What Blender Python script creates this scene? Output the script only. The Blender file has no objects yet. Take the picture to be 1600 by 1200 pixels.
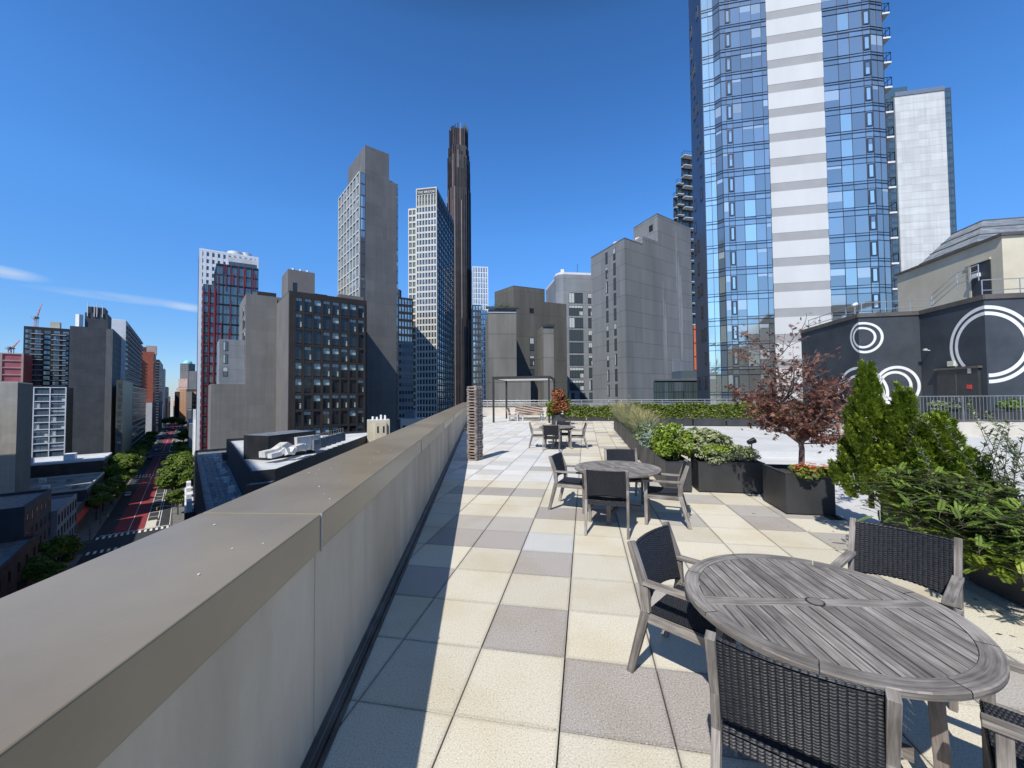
import bpy, math, random
from mathutils import Vector, Matrix
random.seed(7)
scn = bpy.context.scene
C = scn.collection
R_ = math.radians

# ------------------------------------------------------------------ camera
F, CH, PITCH, ROLL = 607.0, 1.85, R_(1.7), .0085
_fw = Vector((0, math.cos(PITCH), math.sin(PITCH)))
_r0 = Vector((1, 0, 0)); _u0 = Vector((0, -math.sin(PITCH), math.cos(PITCH)))
_r = math.cos(ROLL)*_r0 - math.sin(ROLL)*_u0
_u = math.sin(ROLL)*_r0 + math.cos(ROLL)*_u0
cd = bpy.data.cameras.new('camera')
cam = bpy.data.objects.new('camera', cd); C.objects.link(cam)
M4 = Matrix(((_r.x, _u.x, -_fw.x, 0), (_r.y, _u.y, -_fw.y, 0), (_r.z, _u.z, -_fw.z, CH), (0, 0, 0, 1)))
cam.matrix_world = M4
cd.sensor_width = 36; cd.lens = F/1600*36; cd.clip_start = .05; cd.clip_end = 9000
scn.camera = cam
scn.render.resolution_x, scn.render.resolution_y = 1024, 768

# ------------------------------------------------------------------ sky and sun
SHX, SHY = .37, .76                       # shadow of a 1 m post on the terrace
sun_dir = Vector((-SHX, -SHY, 1)).normalized()
SUN_EL = math.asin(sun_dir.z); SUN_AZ = math.atan2(sun_dir.x, sun_dir.y)
w = bpy.data.worlds.new('World'); scn.world = w; w.use_nodes = True
nt = w.node_tree; N = nt.nodes; L = nt.links; N.clear()
out = N.new('ShaderNodeOutputWorld'); bg = N.new('ShaderNodeBackground'); sky = N.new('ShaderNodeTexSky')
sky.sky_type = 'NISHITA'; sky.sun_disc = False; sky.sun_elevation = SUN_EL; sky.sun_rotation = SUN_AZ
sky.altitude = 100; sky.air_density = 1.0; sky.dust_density = .25; sky.ozone_density = 3.2
bg.inputs[1].default_value = .125
hs = N.new('ShaderNodeHueSaturation'); hs.inputs['Saturation'].default_value = 1.18
L.new(sky.outputs[0], hs.inputs['Color'])
# two thin wisps of cloud low in the sky, placed by compass direction and height angle
tc = N.new('ShaderNodeTexCoord'); sp = N.new('ShaderNodeSeparateXYZ'); L.new(tc.outputs['Generated'], sp.inputs[0])
def mth(op, a, b=None, clamp=False):
    n = N.new('ShaderNodeMath'); n.operation = op; n.use_clamp = clamp
    for i, x in enumerate((a, b)):
        if x is None: continue
        if isinstance(x, (int, float)): n.inputs[i].default_value = x
        else: L.new(x, n.inputs[i])
    return n.outputs[0]
az = mth('ARCTAN2', sp.outputs[0], sp.outputs[1]); el = mth('ARCSINE', sp.outputs[2])
cmb = N.new('ShaderNodeCombineXYZ'); L.new(az, cmb.inputs[0]); L.new(mth('MULTIPLY', el, 5.0), cmb.inputs[1])
nz = N.new('ShaderNodeTexNoise'); nz.inputs['Scale'].default_value = 9; nz.inputs['Detail'].default_value = 6
L.new(cmb.outputs[0], nz.inputs['Vector'])
def wisp(a0, e0, sa, se, tilt, gain):
    da = mth('SUBTRACT', az, a0)
    de = mth('SUBTRACT', mth('SUBTRACT', el, e0), mth('MULTIPLY', da, tilt))
    q = mth('ADD', mth('POWER', mth('ABSOLUTE', mth('DIVIDE', da, sa)), 2.0), mth('POWER', mth('ABSOLUTE', mth('DIVIDE', de, se)), 2.0))
    g = mth('SUBTRACT', 1.0, q, True)
    return mth('MULTIPLY', mth('MULTIPLY', g, mth('SUBTRACT', nz.outputs['Fac'], .25, True)), gain, True)
cl = mth('MAXIMUM', wisp(-.925, .198, .055, .011, -.05, 1.5), mth('MAXIMUM', wisp(-.78, .182, .13, .009, .0, 1.0), wisp(-.70, .179, .06, .009, -.06, 1.5)), True)
mx = N.new('ShaderNodeMixRGB'); L.new(cl, mx.inputs[0]); mx.inputs[2].default_value = (5.5, 6.2, 7.2, 1)
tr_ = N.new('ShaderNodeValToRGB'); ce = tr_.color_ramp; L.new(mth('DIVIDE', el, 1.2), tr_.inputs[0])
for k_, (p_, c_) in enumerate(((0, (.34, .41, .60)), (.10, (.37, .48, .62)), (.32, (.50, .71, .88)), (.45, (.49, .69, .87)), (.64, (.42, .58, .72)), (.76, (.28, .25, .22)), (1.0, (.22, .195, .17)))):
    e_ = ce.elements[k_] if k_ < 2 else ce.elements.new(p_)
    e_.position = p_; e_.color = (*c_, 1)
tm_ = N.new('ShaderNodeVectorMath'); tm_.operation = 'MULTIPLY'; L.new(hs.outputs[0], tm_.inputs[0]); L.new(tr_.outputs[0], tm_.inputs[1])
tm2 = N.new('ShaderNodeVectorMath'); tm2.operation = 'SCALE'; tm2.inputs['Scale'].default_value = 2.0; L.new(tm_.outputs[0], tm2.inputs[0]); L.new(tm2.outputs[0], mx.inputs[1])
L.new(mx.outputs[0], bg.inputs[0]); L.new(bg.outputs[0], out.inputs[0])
sl = bpy.data.lights.new('sun', 'SUN'); sl.energy = 4.8; sl.angle = R_(.5); sl.color = (1, .955, .88)
so = bpy.data.objects.new('sun', sl); C.objects.link(so); so.rotation_euler = sun_dir.to_track_quat('Z', 'Y').to_euler()
scn.view_settings.view_transform = 'Standard'; scn.view_settings.look = 'None'
scn.view_settings.exposure = 0.0; scn.view_settings.gamma = 1
scn.render.engine = 'CYCLES'
scn.cycles.max_bounces = 6; scn.cycles.transparent_max_bounces = 4

# ------------------------------------------------------------------ survey helpers: sight line -> place
def ray(px, py): return _fw + _r*((px-800)/F) + _u*((600-py)/F)
def at(px, py, Y):
    d = ray(px, py); k = Y/d.y; return Vector((d.x*k, Y, CH+d.z*k))
def onz(px, py, z=0):
    d = ray(px, py); k = (z-CH)/d.z; return Vector((d.x*k, d.y*k, z))
def proj(p):
    q = p-Vector((0, 0, CH)); z = q.dot(_fw)
    return (800+F*q.dot(_r)/z, 600-F*q.dot(_u)/z) if z > .01 else (9e9, 9e9)
def adir(a): return Vector((math.sin(R_(a)), math.cos(R_(a)), 0))
def reach(P, ang, px, tmax=300):
    d = adir(ang); f = lambda t: proj(P+d*t)[0]-px
    a, b = 0, tmax
    if f(a)*f(b) > 0: return 10
    for _ in range(50):
        m = (a+b)/2
        if f(a)*f(m) <= 0: b = m
        else: a = m
    return a
G = -38.0                                   # street level below the terrace
S0 = Vector((-115.8, 120, 0)); SD = Vector((-.643, .766, 0)); WD = Vector((.766, .643, 0))
def sw(s, w_, z=0): p = S0+SD*s+WD*w_; p.z = z; return p
US, VS = Vector((.1846, .9828, 0)), Vector((.9828, -.1846, 0))      # terrace grid
def uv(u_, v_, z=0): p = US*u_+VS*v_; p.z = z; return p

# ------------------------------------------------------------------ materials
MATS = {}
def newmat(name):
    m = bpy.data.materials.new(name); m.use_nodes = True; MATS[name] = m
    n = m.node_tree.nodes; return m, n, m.node_tree.links, n['Principled BSDF']
def nd(n, t, **k):
    x = n.new(t)
    for a, b in k.items(): setattr(x, a, b)
    return x
def mat(name, c1, c2=None, scale=2.0, rough=.7, metal=0, bump=0, bscale=None, stretch=(1, 1, 1), detail=5, spec=.5, coord='Object', rot=(0, 0, 0), lo=.35, hi=.65, lines=None, rough2=None, coat=0, streak=0):
    m, n, l, b = newmat(name)
    b.inputs['Roughness'].default_value = rough; b.inputs['Metallic'].default_value = metal
    b.inputs['Specular IOR Level'].default_value = spec
    if coat: b.inputs['Coat Weight'].default_value = coat
    tc = nd(n, 'ShaderNodeTexCoord'); mp = nd(n, 'ShaderNodeMapping'); mp.inputs['Scale'].default_value = stretch; mp.inputs['Rotation'].default_value = rot
    if coord == 'World':
        g = nd(n, 'ShaderNodeNewGeometry'); l.new(g.outputs['Position'], mp.inputs[0])
    else: l.new(tc.outputs[coord], mp.inputs[0])
    nz = nd(n, 'ShaderNodeTexNoise'); nz.inputs['Scale'].default_value = scale; nz.inputs['Detail'].default_value = detail; nz.inputs['Roughness'].default_value = .6
    l.new(mp.outputs[0], nz.inputs['Vector'])
    r = nd(n, 'ShaderNodeValToRGB'); r.color_ramp.elements[0].position = lo; r.color_ramp.elements[1].position = hi
    r.color_ramp.elements[0].color = (*c1, 1); r.color_ramp.elements[1].color = (*(c2 or c1), 1)
    l.new(nz.outputs['Fac'], r.inputs[0]); col = r.outputs[0]
    if lines:                                # joint lines at a spacing in height (and along)
        dz, wz, dark = lines
        g = nd(n, 'ShaderNodeNewGeometry'); s = nd(n, 'ShaderNodeSeparateXYZ'); l.new(g.outputs['Position'], s.inputs[0])
        a = nd(n, 'ShaderNodeMath', operation='FLOORED_MODULO'); a.inputs[1].default_value = dz; l.new(s.outputs[2], a.inputs[0])
        c = nd(n, 'ShaderNodeMath', operation='LESS_THAN'); c.inputs[1].default_value = wz; l.new(a.outputs[0], c.inputs[0])
        k = nd(n, 'ShaderNodeMixRGB', blend_type='MULTIPLY'); k.inputs[2].default_value = (dark, dark, dark, 1)
        l.new(c.outputs[0], k.inputs[0]); l.new(col, k.inputs[1]); col = k.outputs[0]
    if lines or streak:
        g2 = nd(n, 'ShaderNodeNewGeometry')
        if lines:
            sn = nd(n, 'ShaderNodeVectorMath', operation='SNAP'); sn.inputs[1].default_value = (2.9, 2.9, lines[0]); l.new(g2.outputs['Position'], sn.inputs[0])
            wn = nd(n, 'ShaderNodeTexWhiteNoise'); l.new(sn.outputs[0], wn.inputs['Vector']); mr = nd(n, 'ShaderNodeMapRange'); mr.inputs[3].default_value = .93; mr.inputs[4].default_value = 1.06; l.new(wn.outputs['Value'], mr.inputs[0])
            vs = nd(n, 'ShaderNodeVectorMath', operation='SCALE'); l.new(col, vs.inputs[0]); l.new(mr.outputs[0], vs.inputs['Scale']); col = vs.outputs[0]
        st = streak or .12; m3 = nd(n, 'ShaderNodeMapping'); m3.inputs['Scale'].default_value = (2.6, 2.6, .5) if streak else (.9, .9, .035); l.new(g2.outputs['Position'], m3.inputs[0])
        n3 = nd(n, 'ShaderNodeTexNoise'); n3.inputs['Scale'].default_value = 1; n3.inputs['Detail'].default_value = 6; n3.inputs['Roughness'].default_value = .65; l.new(m3.outputs[0], n3.inputs['Vector'])
        m4 = nd(n, 'ShaderNodeMapRange'); m4.inputs[1].default_value = .35; m4.inputs[2].default_value = .62; m4.inputs[3].default_value = 1-st; m4.inputs[4].default_value = 1.02; l.new(n3.outputs['Fac'], m4.inputs[0])
        v4 = nd(n, 'ShaderNodeVectorMath', operation='SCALE'); l.new(col, v4.inputs[0]); l.new(m4.outputs[0], v4.inputs['Scale']); col = v4.outputs[0]
    l.new(col, b.inputs['Base Color'])
    if rough2 is not None:
        rr = nd(n, 'ShaderNodeMapRange'); rr.inputs[3].default_value = rough; rr.inputs[4].default_value = rough2
        l.new(nz.outputs['Fac'], rr.inputs[0]); l.new(rr.outputs[0], b.inputs['Roughness'])
    if bump:
        n2 = nd(n, 'ShaderNodeTexNoise'); n2.inputs['Scale'].default_value = bscale or scale*6; n2.inputs['Detail'].default_value = 4
        l.new(mp.outputs[0], n2.inputs['Vector'])
        bp = nd(n, 'ShaderNodeBump'); bp.inputs['Strength'].default_value = bump; bp.inputs['Distance'].default_value = .01
        l.new(n2.outputs['Fac'], bp.inputs['Height']); l.new(bp.outputs[0], b.inputs['Normal'])
    return m
def wood(name, dark, light, tint):
    """grey weathered timber; grain runs along U"""
    m, n, l, b = newmat(name); b.inputs['Roughness'].default_value = .78
    tc = nd(n, 'ShaderNodeTexCoord')
    mp = nd(n, 'ShaderNodeMapping'); mp.inputs['Scale'].default_value = (2.2, 42, 1); l.new(tc.outputs['UV'], mp.inputs[0])
    g = nd(n, 'ShaderNodeTexNoise'); g.inputs['Scale'].default_value = 1.6; g.inputs['Detail'].default_value = 8; g.inputs['Roughness'].default_value = .68; l.new(mp.outputs[0], g.inputs['Vector'])
    mp2 = nd(n, 'ShaderNodeMapping'); mp2.inputs['Scale'].default_value = (3, 5, 1); l.new(tc.outputs['UV'], mp2.inputs[0])
    g2 = nd(n, 'ShaderNodeTexNoise'); g2.inputs['Scale'].default_value = 1.5; g2.inputs['Detail'].default_value = 3; l.new(mp2.outputs[0], g2.inputs['Vector'])
    r = nd(n, 'ShaderNodeValToRGB'); e = r.color_ramp.elements; e[0].position = .3; e[0].color = (*dark, 1); e[1].position = .72; e[1].color = (*light, 1)
    l.new(g.outputs['Fac'], r.inputs[0])
    mx = nd(n, 'ShaderNodeMixRGB', blend_type='MULTIPLY'); rr = nd(n, 'ShaderNodeValToRGB'); e = rr.color_ramp.elements
    e[0].position = .36; e[0].color = (*tint, 1); e[1].position = .62; e[1].color = (1, 1, 1, 1); l.new(g2.outputs['Fac'], rr.inputs[0])
    mx.inputs[0].default_value = 1; l.new(r.outputs[0], mx.inputs[1]); l.new(rr.outputs[0], mx.inputs[2])
    ta = nd(n, 'ShaderNodeAttribute'); ta.attribute_name = 'tint'; tr = nd(n, 'ShaderNodeMapRange'); tr.inputs[3].default_value = .72; tr.inputs[4].default_value = 1.22; l.new(ta.outputs['Fac'], tr.inputs[0])
    ms = nd(n, 'ShaderNodeVectorMath', operation='SCALE'); l.new(mx.outputs[0], ms.inputs[0]); l.new(tr.outputs[0], ms.inputs['Scale'])
    l.new(ms.outputs[0], b.inputs['Base Color'])
    bp = nd(n, 'ShaderNodeBump'); bp.inputs['Strength'].default_value = .5; bp.inputs['Distance'].default_value = .003
    l.new(g.outputs['Fac'], bp.inputs['Height']); l.new(bp.outputs[0], b.inputs['Normal'])
    return m
def terrazzo(name, base, light, dark):
    m, n, l, b = newmat(name); b.inputs['Roughness'].default_value = .82; b.inputs['Specular IOR Level'].default_value = .35
    g = nd(n, 'ShaderNodeNewGeometry')
    a = nd(n, 'ShaderNodeTexNoise'); a.inputs['Scale'].default_value = 1.3; a.inputs['Detail'].default_value = 6; l.new(g.outputs['Position'], a.inputs['Vector'])
    v = nd(n, 'ShaderNodeTexNoise'); v.inputs['Scale'].default_value = 105; v.inputs['Detail'].default_value = 2; v.inputs['Roughness'].default_value = .75; l.new(g.outputs['Position'], v.inputs['Vector'])
    r = nd(n, 'ShaderNodeValToRGB'); e = r.color_ramp.elements
    e[0].position = .33; e[0].color = (*dark, 1); e[1].position = .46; e[1].color = (*base, 1)
    x = e.new(.58); x.color = (*base, 1); x = e.new(.7); x.color = (*light, 1)
    l.new(v.outputs['Fac'], r.inputs[0])
    s = nd(n, 'ShaderNodeValToRGB'); e = s.color_ramp.elements; e[0].position = .36; e[0].color = (.94, .905, .84, 1); e[1].position = .52; e[1].color = (1, 1, 1, 1)
    l.new(a.outputs['Fac'], s.inputs[0])
    x = nd(n, 'ShaderNodeMixRGB', blend_type='MULTIPLY'); x.inputs[0].default_value = 1; l.new(r.outputs[0], x.inputs[1]); l.new(s.outputs[0], x.inputs[2])
    # small dark specks of grit and droppings
    v2 = nd(n, 'ShaderNodeTexVoronoi'); v2.inputs['Scale'].default_value = 5; l.new(g.outputs['Position'], v2.inputs['Vector'])
    lt = nd(n, 'ShaderNodeMath', operation='LESS_THAN'); lt.inputs[1].default_value = .035; l.new(v2.outputs['Distance'], lt.inputs[0])
    y = nd(n, 'ShaderNodeMixRGB', blend_type='MULTIPLY'); y.inputs[2].default_value = (.5, .47, .42, 1); l.new(lt.outputs[0], y.inputs[0]); l.new(x.outputs[0], y.inputs[1])
    uvn = nd(n, 'ShaderNodeTexCoord'); sx = nd(n, 'ShaderNodeSeparateXYZ'); l.new(uvn.outputs['UV'], sx.inputs[0]); ds = []
    for k in (0, 1):
        q1 = nd(n, 'ShaderNodeMath', operation='SUBTRACT'); q1.inputs[0].default_value = 1; l.new(sx.outputs[k], q1.inputs[1]); q2 = nd(n, 'ShaderNodeMath', operation='MINIMUM'); l.new(q1.outputs[0], q2.inputs[0]); l.new(sx.outputs[k], q2.inputs[1]); ds.append(q2)
    dm = nd(n, 'ShaderNodeMath', operation='MINIMUM'); l.new(ds[0].outputs[0], dm.inputs[0]); l.new(ds[1].outputs[0], dm.inputs[1])
    dn = nd(n, 'ShaderNodeTexNoise'); dn.inputs['Scale'].default_value = 7; dn.inputs['Detail'].default_value = 5; l.new(g.outputs['Position'], dn.inputs['Vector'])
    dk = nd(n, 'ShaderNodeMath', operation='MULTIPLY'); l.new(dn.outputs['Fac'], dk.inputs[0]); dk.inputs[1].default_value = .075
    dr_ = nd(n, 'ShaderNodeMapRange'); dr_.inputs[3].default_value = .80; dr_.inputs[4].default_value = 1.0; l.new(dm.outputs[0], dr_.inputs[0]); l.new(dk.outputs[0], dr_.inputs[2])
    ta = nd(n, 'ShaderNodeAttribute'); ta.attribute_name = 'tint'; tr = nd(n, 'ShaderNodeMapRange'); tr.inputs[3].default_value = .93; tr.inputs[4].default_value = 1.05; l.new(ta.outputs['Fac'], tr.inputs[0])
    mu = nd(n, 'ShaderNodeMath', operation='MULTIPLY'); l.new(dr_.outputs[0], mu.inputs[0]); l.new(tr.outputs[0], mu.inputs[1])
    ys = nd(n, 'ShaderNodeVectorMath', operation='SCALE'); l.new(y.outputs[0], ys.inputs[0]); l.new(mu.outputs[0], ys.inputs['Scale'])
    l.new(ys.outputs[0], b.inputs['Base Color'])
    bp = nd(n, 'ShaderNodeBump'); bp.inputs['Strength'].default_value = .25; bp.inputs['Distance'].default_value = .002
    l.new(v.outputs['Fac'], bp.inputs['Height']); l.new(bp.outputs[0], b.inputs['Normal'])
    return m
def leafmat(name, a, b_, c, rough=.55, trans=.25):
    m, n, l, b = newmat(name); b.inputs['Roughness'].default_value = rough; b.inputs['Specular IOR Level'].default_value = .35
    at_ = nd(n, 'ShaderNodeAttribute'); at_.attribute_name = 'tint'
    r = nd(n, 'ShaderNodeValToRGB'); e = r.color_ramp.elements; e[0].color = (*a, 1); e[1].color = (*c, 1); x = e.new(.5); x.color = (*b_, 1)
    l.new(at_.outputs['Fac'], r.inputs[0]); l.new(r.outputs[0], b.inputs['Base Color'])
    t = nd(n, 'ShaderNodeBsdfTranslucent'); l.new(r.outputs[0], t.inputs['Color'])
    mx = nd(n, 'ShaderNodeMixShader'); mx.inputs[0].default_value = trans
    l.new(b.outputs[0], mx.inputs[1]); l.new(t.outputs[0], mx.inputs[2]); l.new(mx.outputs[0], n['Material Output'].inputs[0])
    return m
def glass(name, col, metal=.55, rough=.06, wav=.02, vary=0):
    m, n, l, b = newmat(name); b.inputs['Roughness'].default_value = rough; b.inputs['Metallic'].default_value = metal
    b.inputs['Base Color'].default_value = (*col, 1); b.inputs['IOR'].default_value = 1.6
    g = nd(n, 'ShaderNodeNewGeometry'); nz = nd(n, 'ShaderNodeTexNoise'); nz.inputs['Scale'].default_value = .35; nz.inputs['Detail'].default_value = 1
    l.new(g.outputs['Position'], nz.inputs['Vector'])
    bp = nd(n, 'ShaderNodeBump'); bp.inputs['Strength'].default_value = wav; bp.inputs['Distance'].default_value = 1
    l.new(nz.outputs['Fac'], bp.inputs['Height']); l.new(bp.outputs[0], b.inputs['Normal'])
    if vary:
        a = nd(n, 'ShaderNodeAttribute'); a.attribute_name = 'tint'
        x = nd(n, 'ShaderNodeMixRGB'); x.inputs[1].default_value = (*[c*(1-vary) for c in col], 1); x.inputs[2].default_value = (*[min(1, c*(1+vary)) for c in col], 1)
        l.new(a.outputs['Fac'], x.inputs[0]); l.new(x.outputs[0], b.inputs['Base Color'])
    return m

wood('teak', (.115, .10, .09), (.47, .435, .395), (.60, .585, .57))
wood('teak_dark', (.11, .093, .082), (.33, .29, .265), (.66, .62, .6))
wood('stack_timber', (.21, .165, .14), (.50, .425, .375), (.7, .67, .64))
mat('wicker', (.013, .0145, .019), (.030, .033, .041), scale=60, rough=.5, spec=.4)
mat('joint_dark', (.05, .046, .042), (.09, .085, .078), 3, .9)
terrazzo('paver_cream', (.66, .615, .50), (.84, .81, .73), (.42, .37, .28))
terrazzo('paver_sand', (.62, .575, .47), (.80, .77, .69), (.39, .35, .27))
terrazzo('paver_mauve', (.41, .375, .345), (.70, .67, .63), (.19, .165, .15))
terrazzo('paver_grey', (.45, .425, .385), (.66, .635, .59), (.25, .23, .21))
terrazzo('paver_pale', (.56, .56, .54), (.74, .74, .72), (.40, .40, .38))
terrazzo('paver_glare', (.68, .67, .645), (.80, .79, .77), (.53, .52, .50))  # near-white tile colour that carries the glare of the far floor
mat('coping_metal', (.225, .183, .118), (.29, .24, .162), .9, .22, 0, .05, 60, rough2=.4, spec=.6, coord='World', detail=6)
mat('coping_patch', (.36, .345, .32), (.42, .40, .37), 3, .4)
mat('droppings', (.75, .74, .70), rough=.9)
mat('stucco', (.47, .395, .29), (.60, .515, .40), 1.3, .9, 0, .35, 60, stretch=(1, 1, .35), coord='World', streak=.13)
mat('trim_metal', (.09, .085, .08), (.17, .16, .15), 4, .4, .4)
mat('trim_light', (.30, .29, .27), (.42, .41, .39), 4, .4, .5)
mat('concrete_deck', (.50, .49, .465), (.66, .655, .63), .5, .9, 0, .1, 20, coord='World', lo=.3, hi=.7)
mat('concrete_band', (.50, .50, .485), (.60, .60, .59), .7, .9, coord='World')
mat('low_wall', (.52, .48, .41), (.62, .58, .51), .8, .9, 0, .1, 20, coord='World')
mat('planter_metal', (.028, .029, .031), (.05, .05, .052), 2.2, .5, 0, .05, 30, stretch=(1, 1, .5), coord='World', detail=8)
mat('planter_brown', (.06, .052, .05), (.11, .098, .093), 2.2, .6, coord='World', stretch=(1, 1, .3))
mat('soil', (.03, .022, .016), (.075, .055, .04), 25, .95, 0, .6, 60)
mat('bark_red', (.12, .08, .066), (.29, .215, .185), 14, .85, 0, .5, 40, stretch=(1, 1, .3))
mat('bark_dark', (.05, .04, .03), (.12, .10, .08), 8, .9)
mat('rail_metal', (.42, .43, .44), (.55, .56, .57), 3, .35, .6)
mat('rail_grey', (.22, .235, .25), (.32, .335, .35), 3, .4, .5)
mat('black_metal', (.022, .022, .024), (.035, .035, .037), 3, .45, .2)
mat('pergola_metal', (.022, .022, .023), (.034, .034, .035), 3, .5)
mat('awning_fabric', (.55, .53, .50), (.62, .60, .57), 3, .8)
mat('tan_fabric', (.42, .31, .23), (.52, .40, .30), 12, .9)
mat('mural_dark', (.034, .044, .056), (.054, .066, .080), .9, .75, 0, .1, 30, coord='World')
mat('mural_white', (.72, .73, .74), (.82, .83, .83), 5, .8, coord='World')
mat('cap_brown', (.09, .078, .066), (.13, .115, .10), 2, .5)
mat('cream_stucco', (.56, .50, .37), (.65, .59, .455), .6, .9, 0, .15, 30, coord='World')
mat('door_dark', (.035, .04, .043), (.05, .055, .058), 2, .5)
mat('roof_blue', (.11, .13, .155), (.26, .285, .31), 1.2, .55, coord='World', stretch=(1, 1, 4))
mat('roof_white', (.44, .455, .47), (.66, .675, .69), .25, .8, coord='World', lo=.25)
mat('roof_grey', (.16, .17, .19), (.33, .35, .37), .35, .85, coord='World')
mat('roof_dusty', (.20, .185, .16), (.40, .38, .34), .22, .9, coord='World')
mat('roof_dark', (.03, .032, .038), (.075, .08, .09), .5, .8, coord='World')
mat('white_paint', (.74, .745, .74), (.82, .82, .81), 2, .6)
mat('tower_back', (.10, .11, .12), rough=.6)
mat('machine_white', (.60, .59, .565), (.76, .75, .72), 1.5, .55, .1)
mat('stain_pale', (.27, .28, .285), (.36, .37, .37), 1.5, .9, coord='World', stretch=(1, 1, .2))
mat('black_cladding', (.012, .013, .016), (.024, .025, .03), .5, .6, coord='World')
mat('bld_grey', (.135, .135, .134), (.165, .165, .163), .12, .85, coord='World', lines=(3.3, .09, .82))
mat('bld_grey_warm', (.18, .178, .17), (.215, .212, .203), .15, .85, coord='World', lines=(3.2, .07, .88))
mat('bld_taupe', (.16, .15, .143), (.19, .178, .17), .15, .85, coord='World')
mat('bld_taupe_dark', (.021, .018, .0185), (.032, .028, .029), .2, .8, coord='World')  # darkened so the hotel front reads as a face in shade
mat('bld_slate', (.195, .204, .208), (.28, .288, .29), .16, .8, coord='World', stretch=(1, 1, .25), lines=(3.0, .11, .62), lo=.3, hi=.8)
mat('bld_slate_pale', (.22, .24, .265), (.28, .30, .325), .16, .8, coord='World', lines=(3.0, .09, .72))
mat('bld_concrete', (.15, .146, .13), (.225, .218, .197), .35, .88, 0, coord='World', stretch=(1, 1, .2), lines=(3.9, .12, .6))
mat('bld_concrete_dark', (.085, .083, .072), (.125, .121, .108), .35, .88, coord='World', stretch=(1, 1, .2), lines=(4.4, .1, .75))
mat('bld_board_white', (.53, .535, .51), (.68, .685, .66), .35, .85, coord='World', stretch=(.3, .3, 1.6), lines=(2.95, .13, .68), lo=.2, hi=.8)
mat('bld_white', (.70, .71, .72), (.78, .79, .80), .3, .7, coord='World')
mat('strip_white', (.60, .60, .585), (.66, .66, .645), .25, .75, coord='World', stretch=(1, 1, .3))
mat('strip_grey', (.34, .34, .335), (.38, .38, .375), .4, .75, coord='World')
mat('bld_limestone', (.56, .54, .48), (.64, .62, .56), .2, .7, coord='World')
mat('bld_blueglass_dark', (.022, .028, .036), (.04, .048, .058), .2, .5, coord='World')
mat('bld_black', (.025, .024, .024), (.04, .038, .038), .2, .6, coord='World')
mat('bronze', (.03, .024, .024), (.055, .042, .04), .2, .45, .3, coord='World')
mat('bronze_pale', (.30, .21, .17), (.36, .26, .21), .2, .45, .3, coord='World')
mat('bld_darkgrey', (.055, .06, .068), (.078, .083, .092), .2, .8, coord='World', lines=(9, .12, .7))
mat('bld_olive', (.075, .075, .05), (.13, .125, .085), .3, .5, coord='World')
mat('bld_brick_red', (.34, .085, .045), (.42, .12, .07), .6, .9, coord='World')
mat('bld_brick_dark', (.07, .05, .042), (.11, .08, .068), .5, .9, coord='World')
mat('bld_brick_orange', (.42, .22, .12), (.50, .29, .17), .4, .9, coord='World')
mat('bld_red_frame', (.17, .012, .018), (.23, .02, .026), .4, .5, coord='World')
mat('orange_panel', (.62, .15, .06), (.70, .20, .09), .6, .6, coord='World')
mat('bld_beige', (.50, .46, .385), (.58, .54, .46), .3, .9, coord='World', lines=(2.6, .06, .9))
mat('bld_pink', (.42, .10, .12), (.50, .15, .17), .3, .8, coord='World')
mat('bld_pink_stone', (.46, .31, .25), (.54, .39, .32), .2, .9, coord='World')
mat('copper_green', (.22, .60, .50), (.30, .70, .60), .3, .6, coord='World')
mat('tower_side', (.08, .10, .145), (.10, .125, .175), .3, .35, .35, coord='World')
mat('spandrel', (.025, .04, .07), (.04, .058, .095), .4, .5, coord='World')
glass('glass_dark', (.10, .13, .15), .35, .05, .01)
glass('glass_green', (.13, .19, .20), .5, .06, .01)
glass('glass_mid', (.20, .27, .32), .5, .06, .01)
glass('glass_black', (.03, .035, .04), .2, .08, .01)
glass('glass_blue', (.54, .56, .52), .8, .05, .02, .18)
glass('glass_sky', (.80, .90, .78), .8, .06, .02, .15)
glass('glass_gold', (.35, .29, .15), .6, .1, .01)
glass('glass_blind', (.62, .68, .66), .55, .12, .02, .2)
mat('curtain', (.45, .48, .47), (.62, .65, .63), 4, .6)
mat('curtain_teal', (.30, .42, .41), (.48, .60, .58), 4, .4)
mat('asphalt', (.024, .025, .027), (.045, .046, .048), .6, .9, coord='World')
mat('asphalt_pale', (.085, .085, .085), (.12, .12, .118), .6, .9, coord='World')
mat('ground_city', (.06, .06, .062), (.10, .10, .10), .05, .9, coord='World')
mat('pavement', (.12, .118, .112), (.20, .195, .185), .5, .9, coord='World')
mat('lane_red', (.20, .022, .026), (.30, .042, .045), .8, .85, coord='World')
mat('road_white', (.66, .66, .63), (.80, .80, .77), 1.5, .8, coord='World')
mat('lane_beige', (.56, .53, .44), (.66, .62, .52), 1.5, .8, coord='World')
leafmat('leaf_arbor', (.07, .125, .012), (.175, .26, .022), (.40, .48, .055))
leafmat('leaf_fern', (.06, .115, .022), (.14, .235, .038), (.31, .42, .08))
leafmat('leaf_hedge', (.06, .095, .015), (.14, .19, .028), (.32, .36, .07))
leafmat('leaf_box', (.09, .16, .02), (.22, .32, .03), (.42, .50, .06))
leafmat('leaf_varieg', (.13, .19, .06), (.38, .42, .22), (.68, .68, .45))
leafmat('leaf_sage', (.16, .22, .17), (.27, .34, .27), (.40, .46, .38))
leafmat('leaf_grass', (.20, .21, .07), (.40, .37, .17), (.62, .55, .30), .7)
leafmat('leaf_maple', (.10, .04, .034), (.23, .095, .070), (.42, .23, .165), .45, .35)
leafmat('leaf_red', (.16, .05, .03), (.38, .12, .05), (.40, .30, .11))
leafmat('leaf_wispy', (.09, .13, .06), (.22, .27, .14), (.44, .48, .31))
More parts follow.
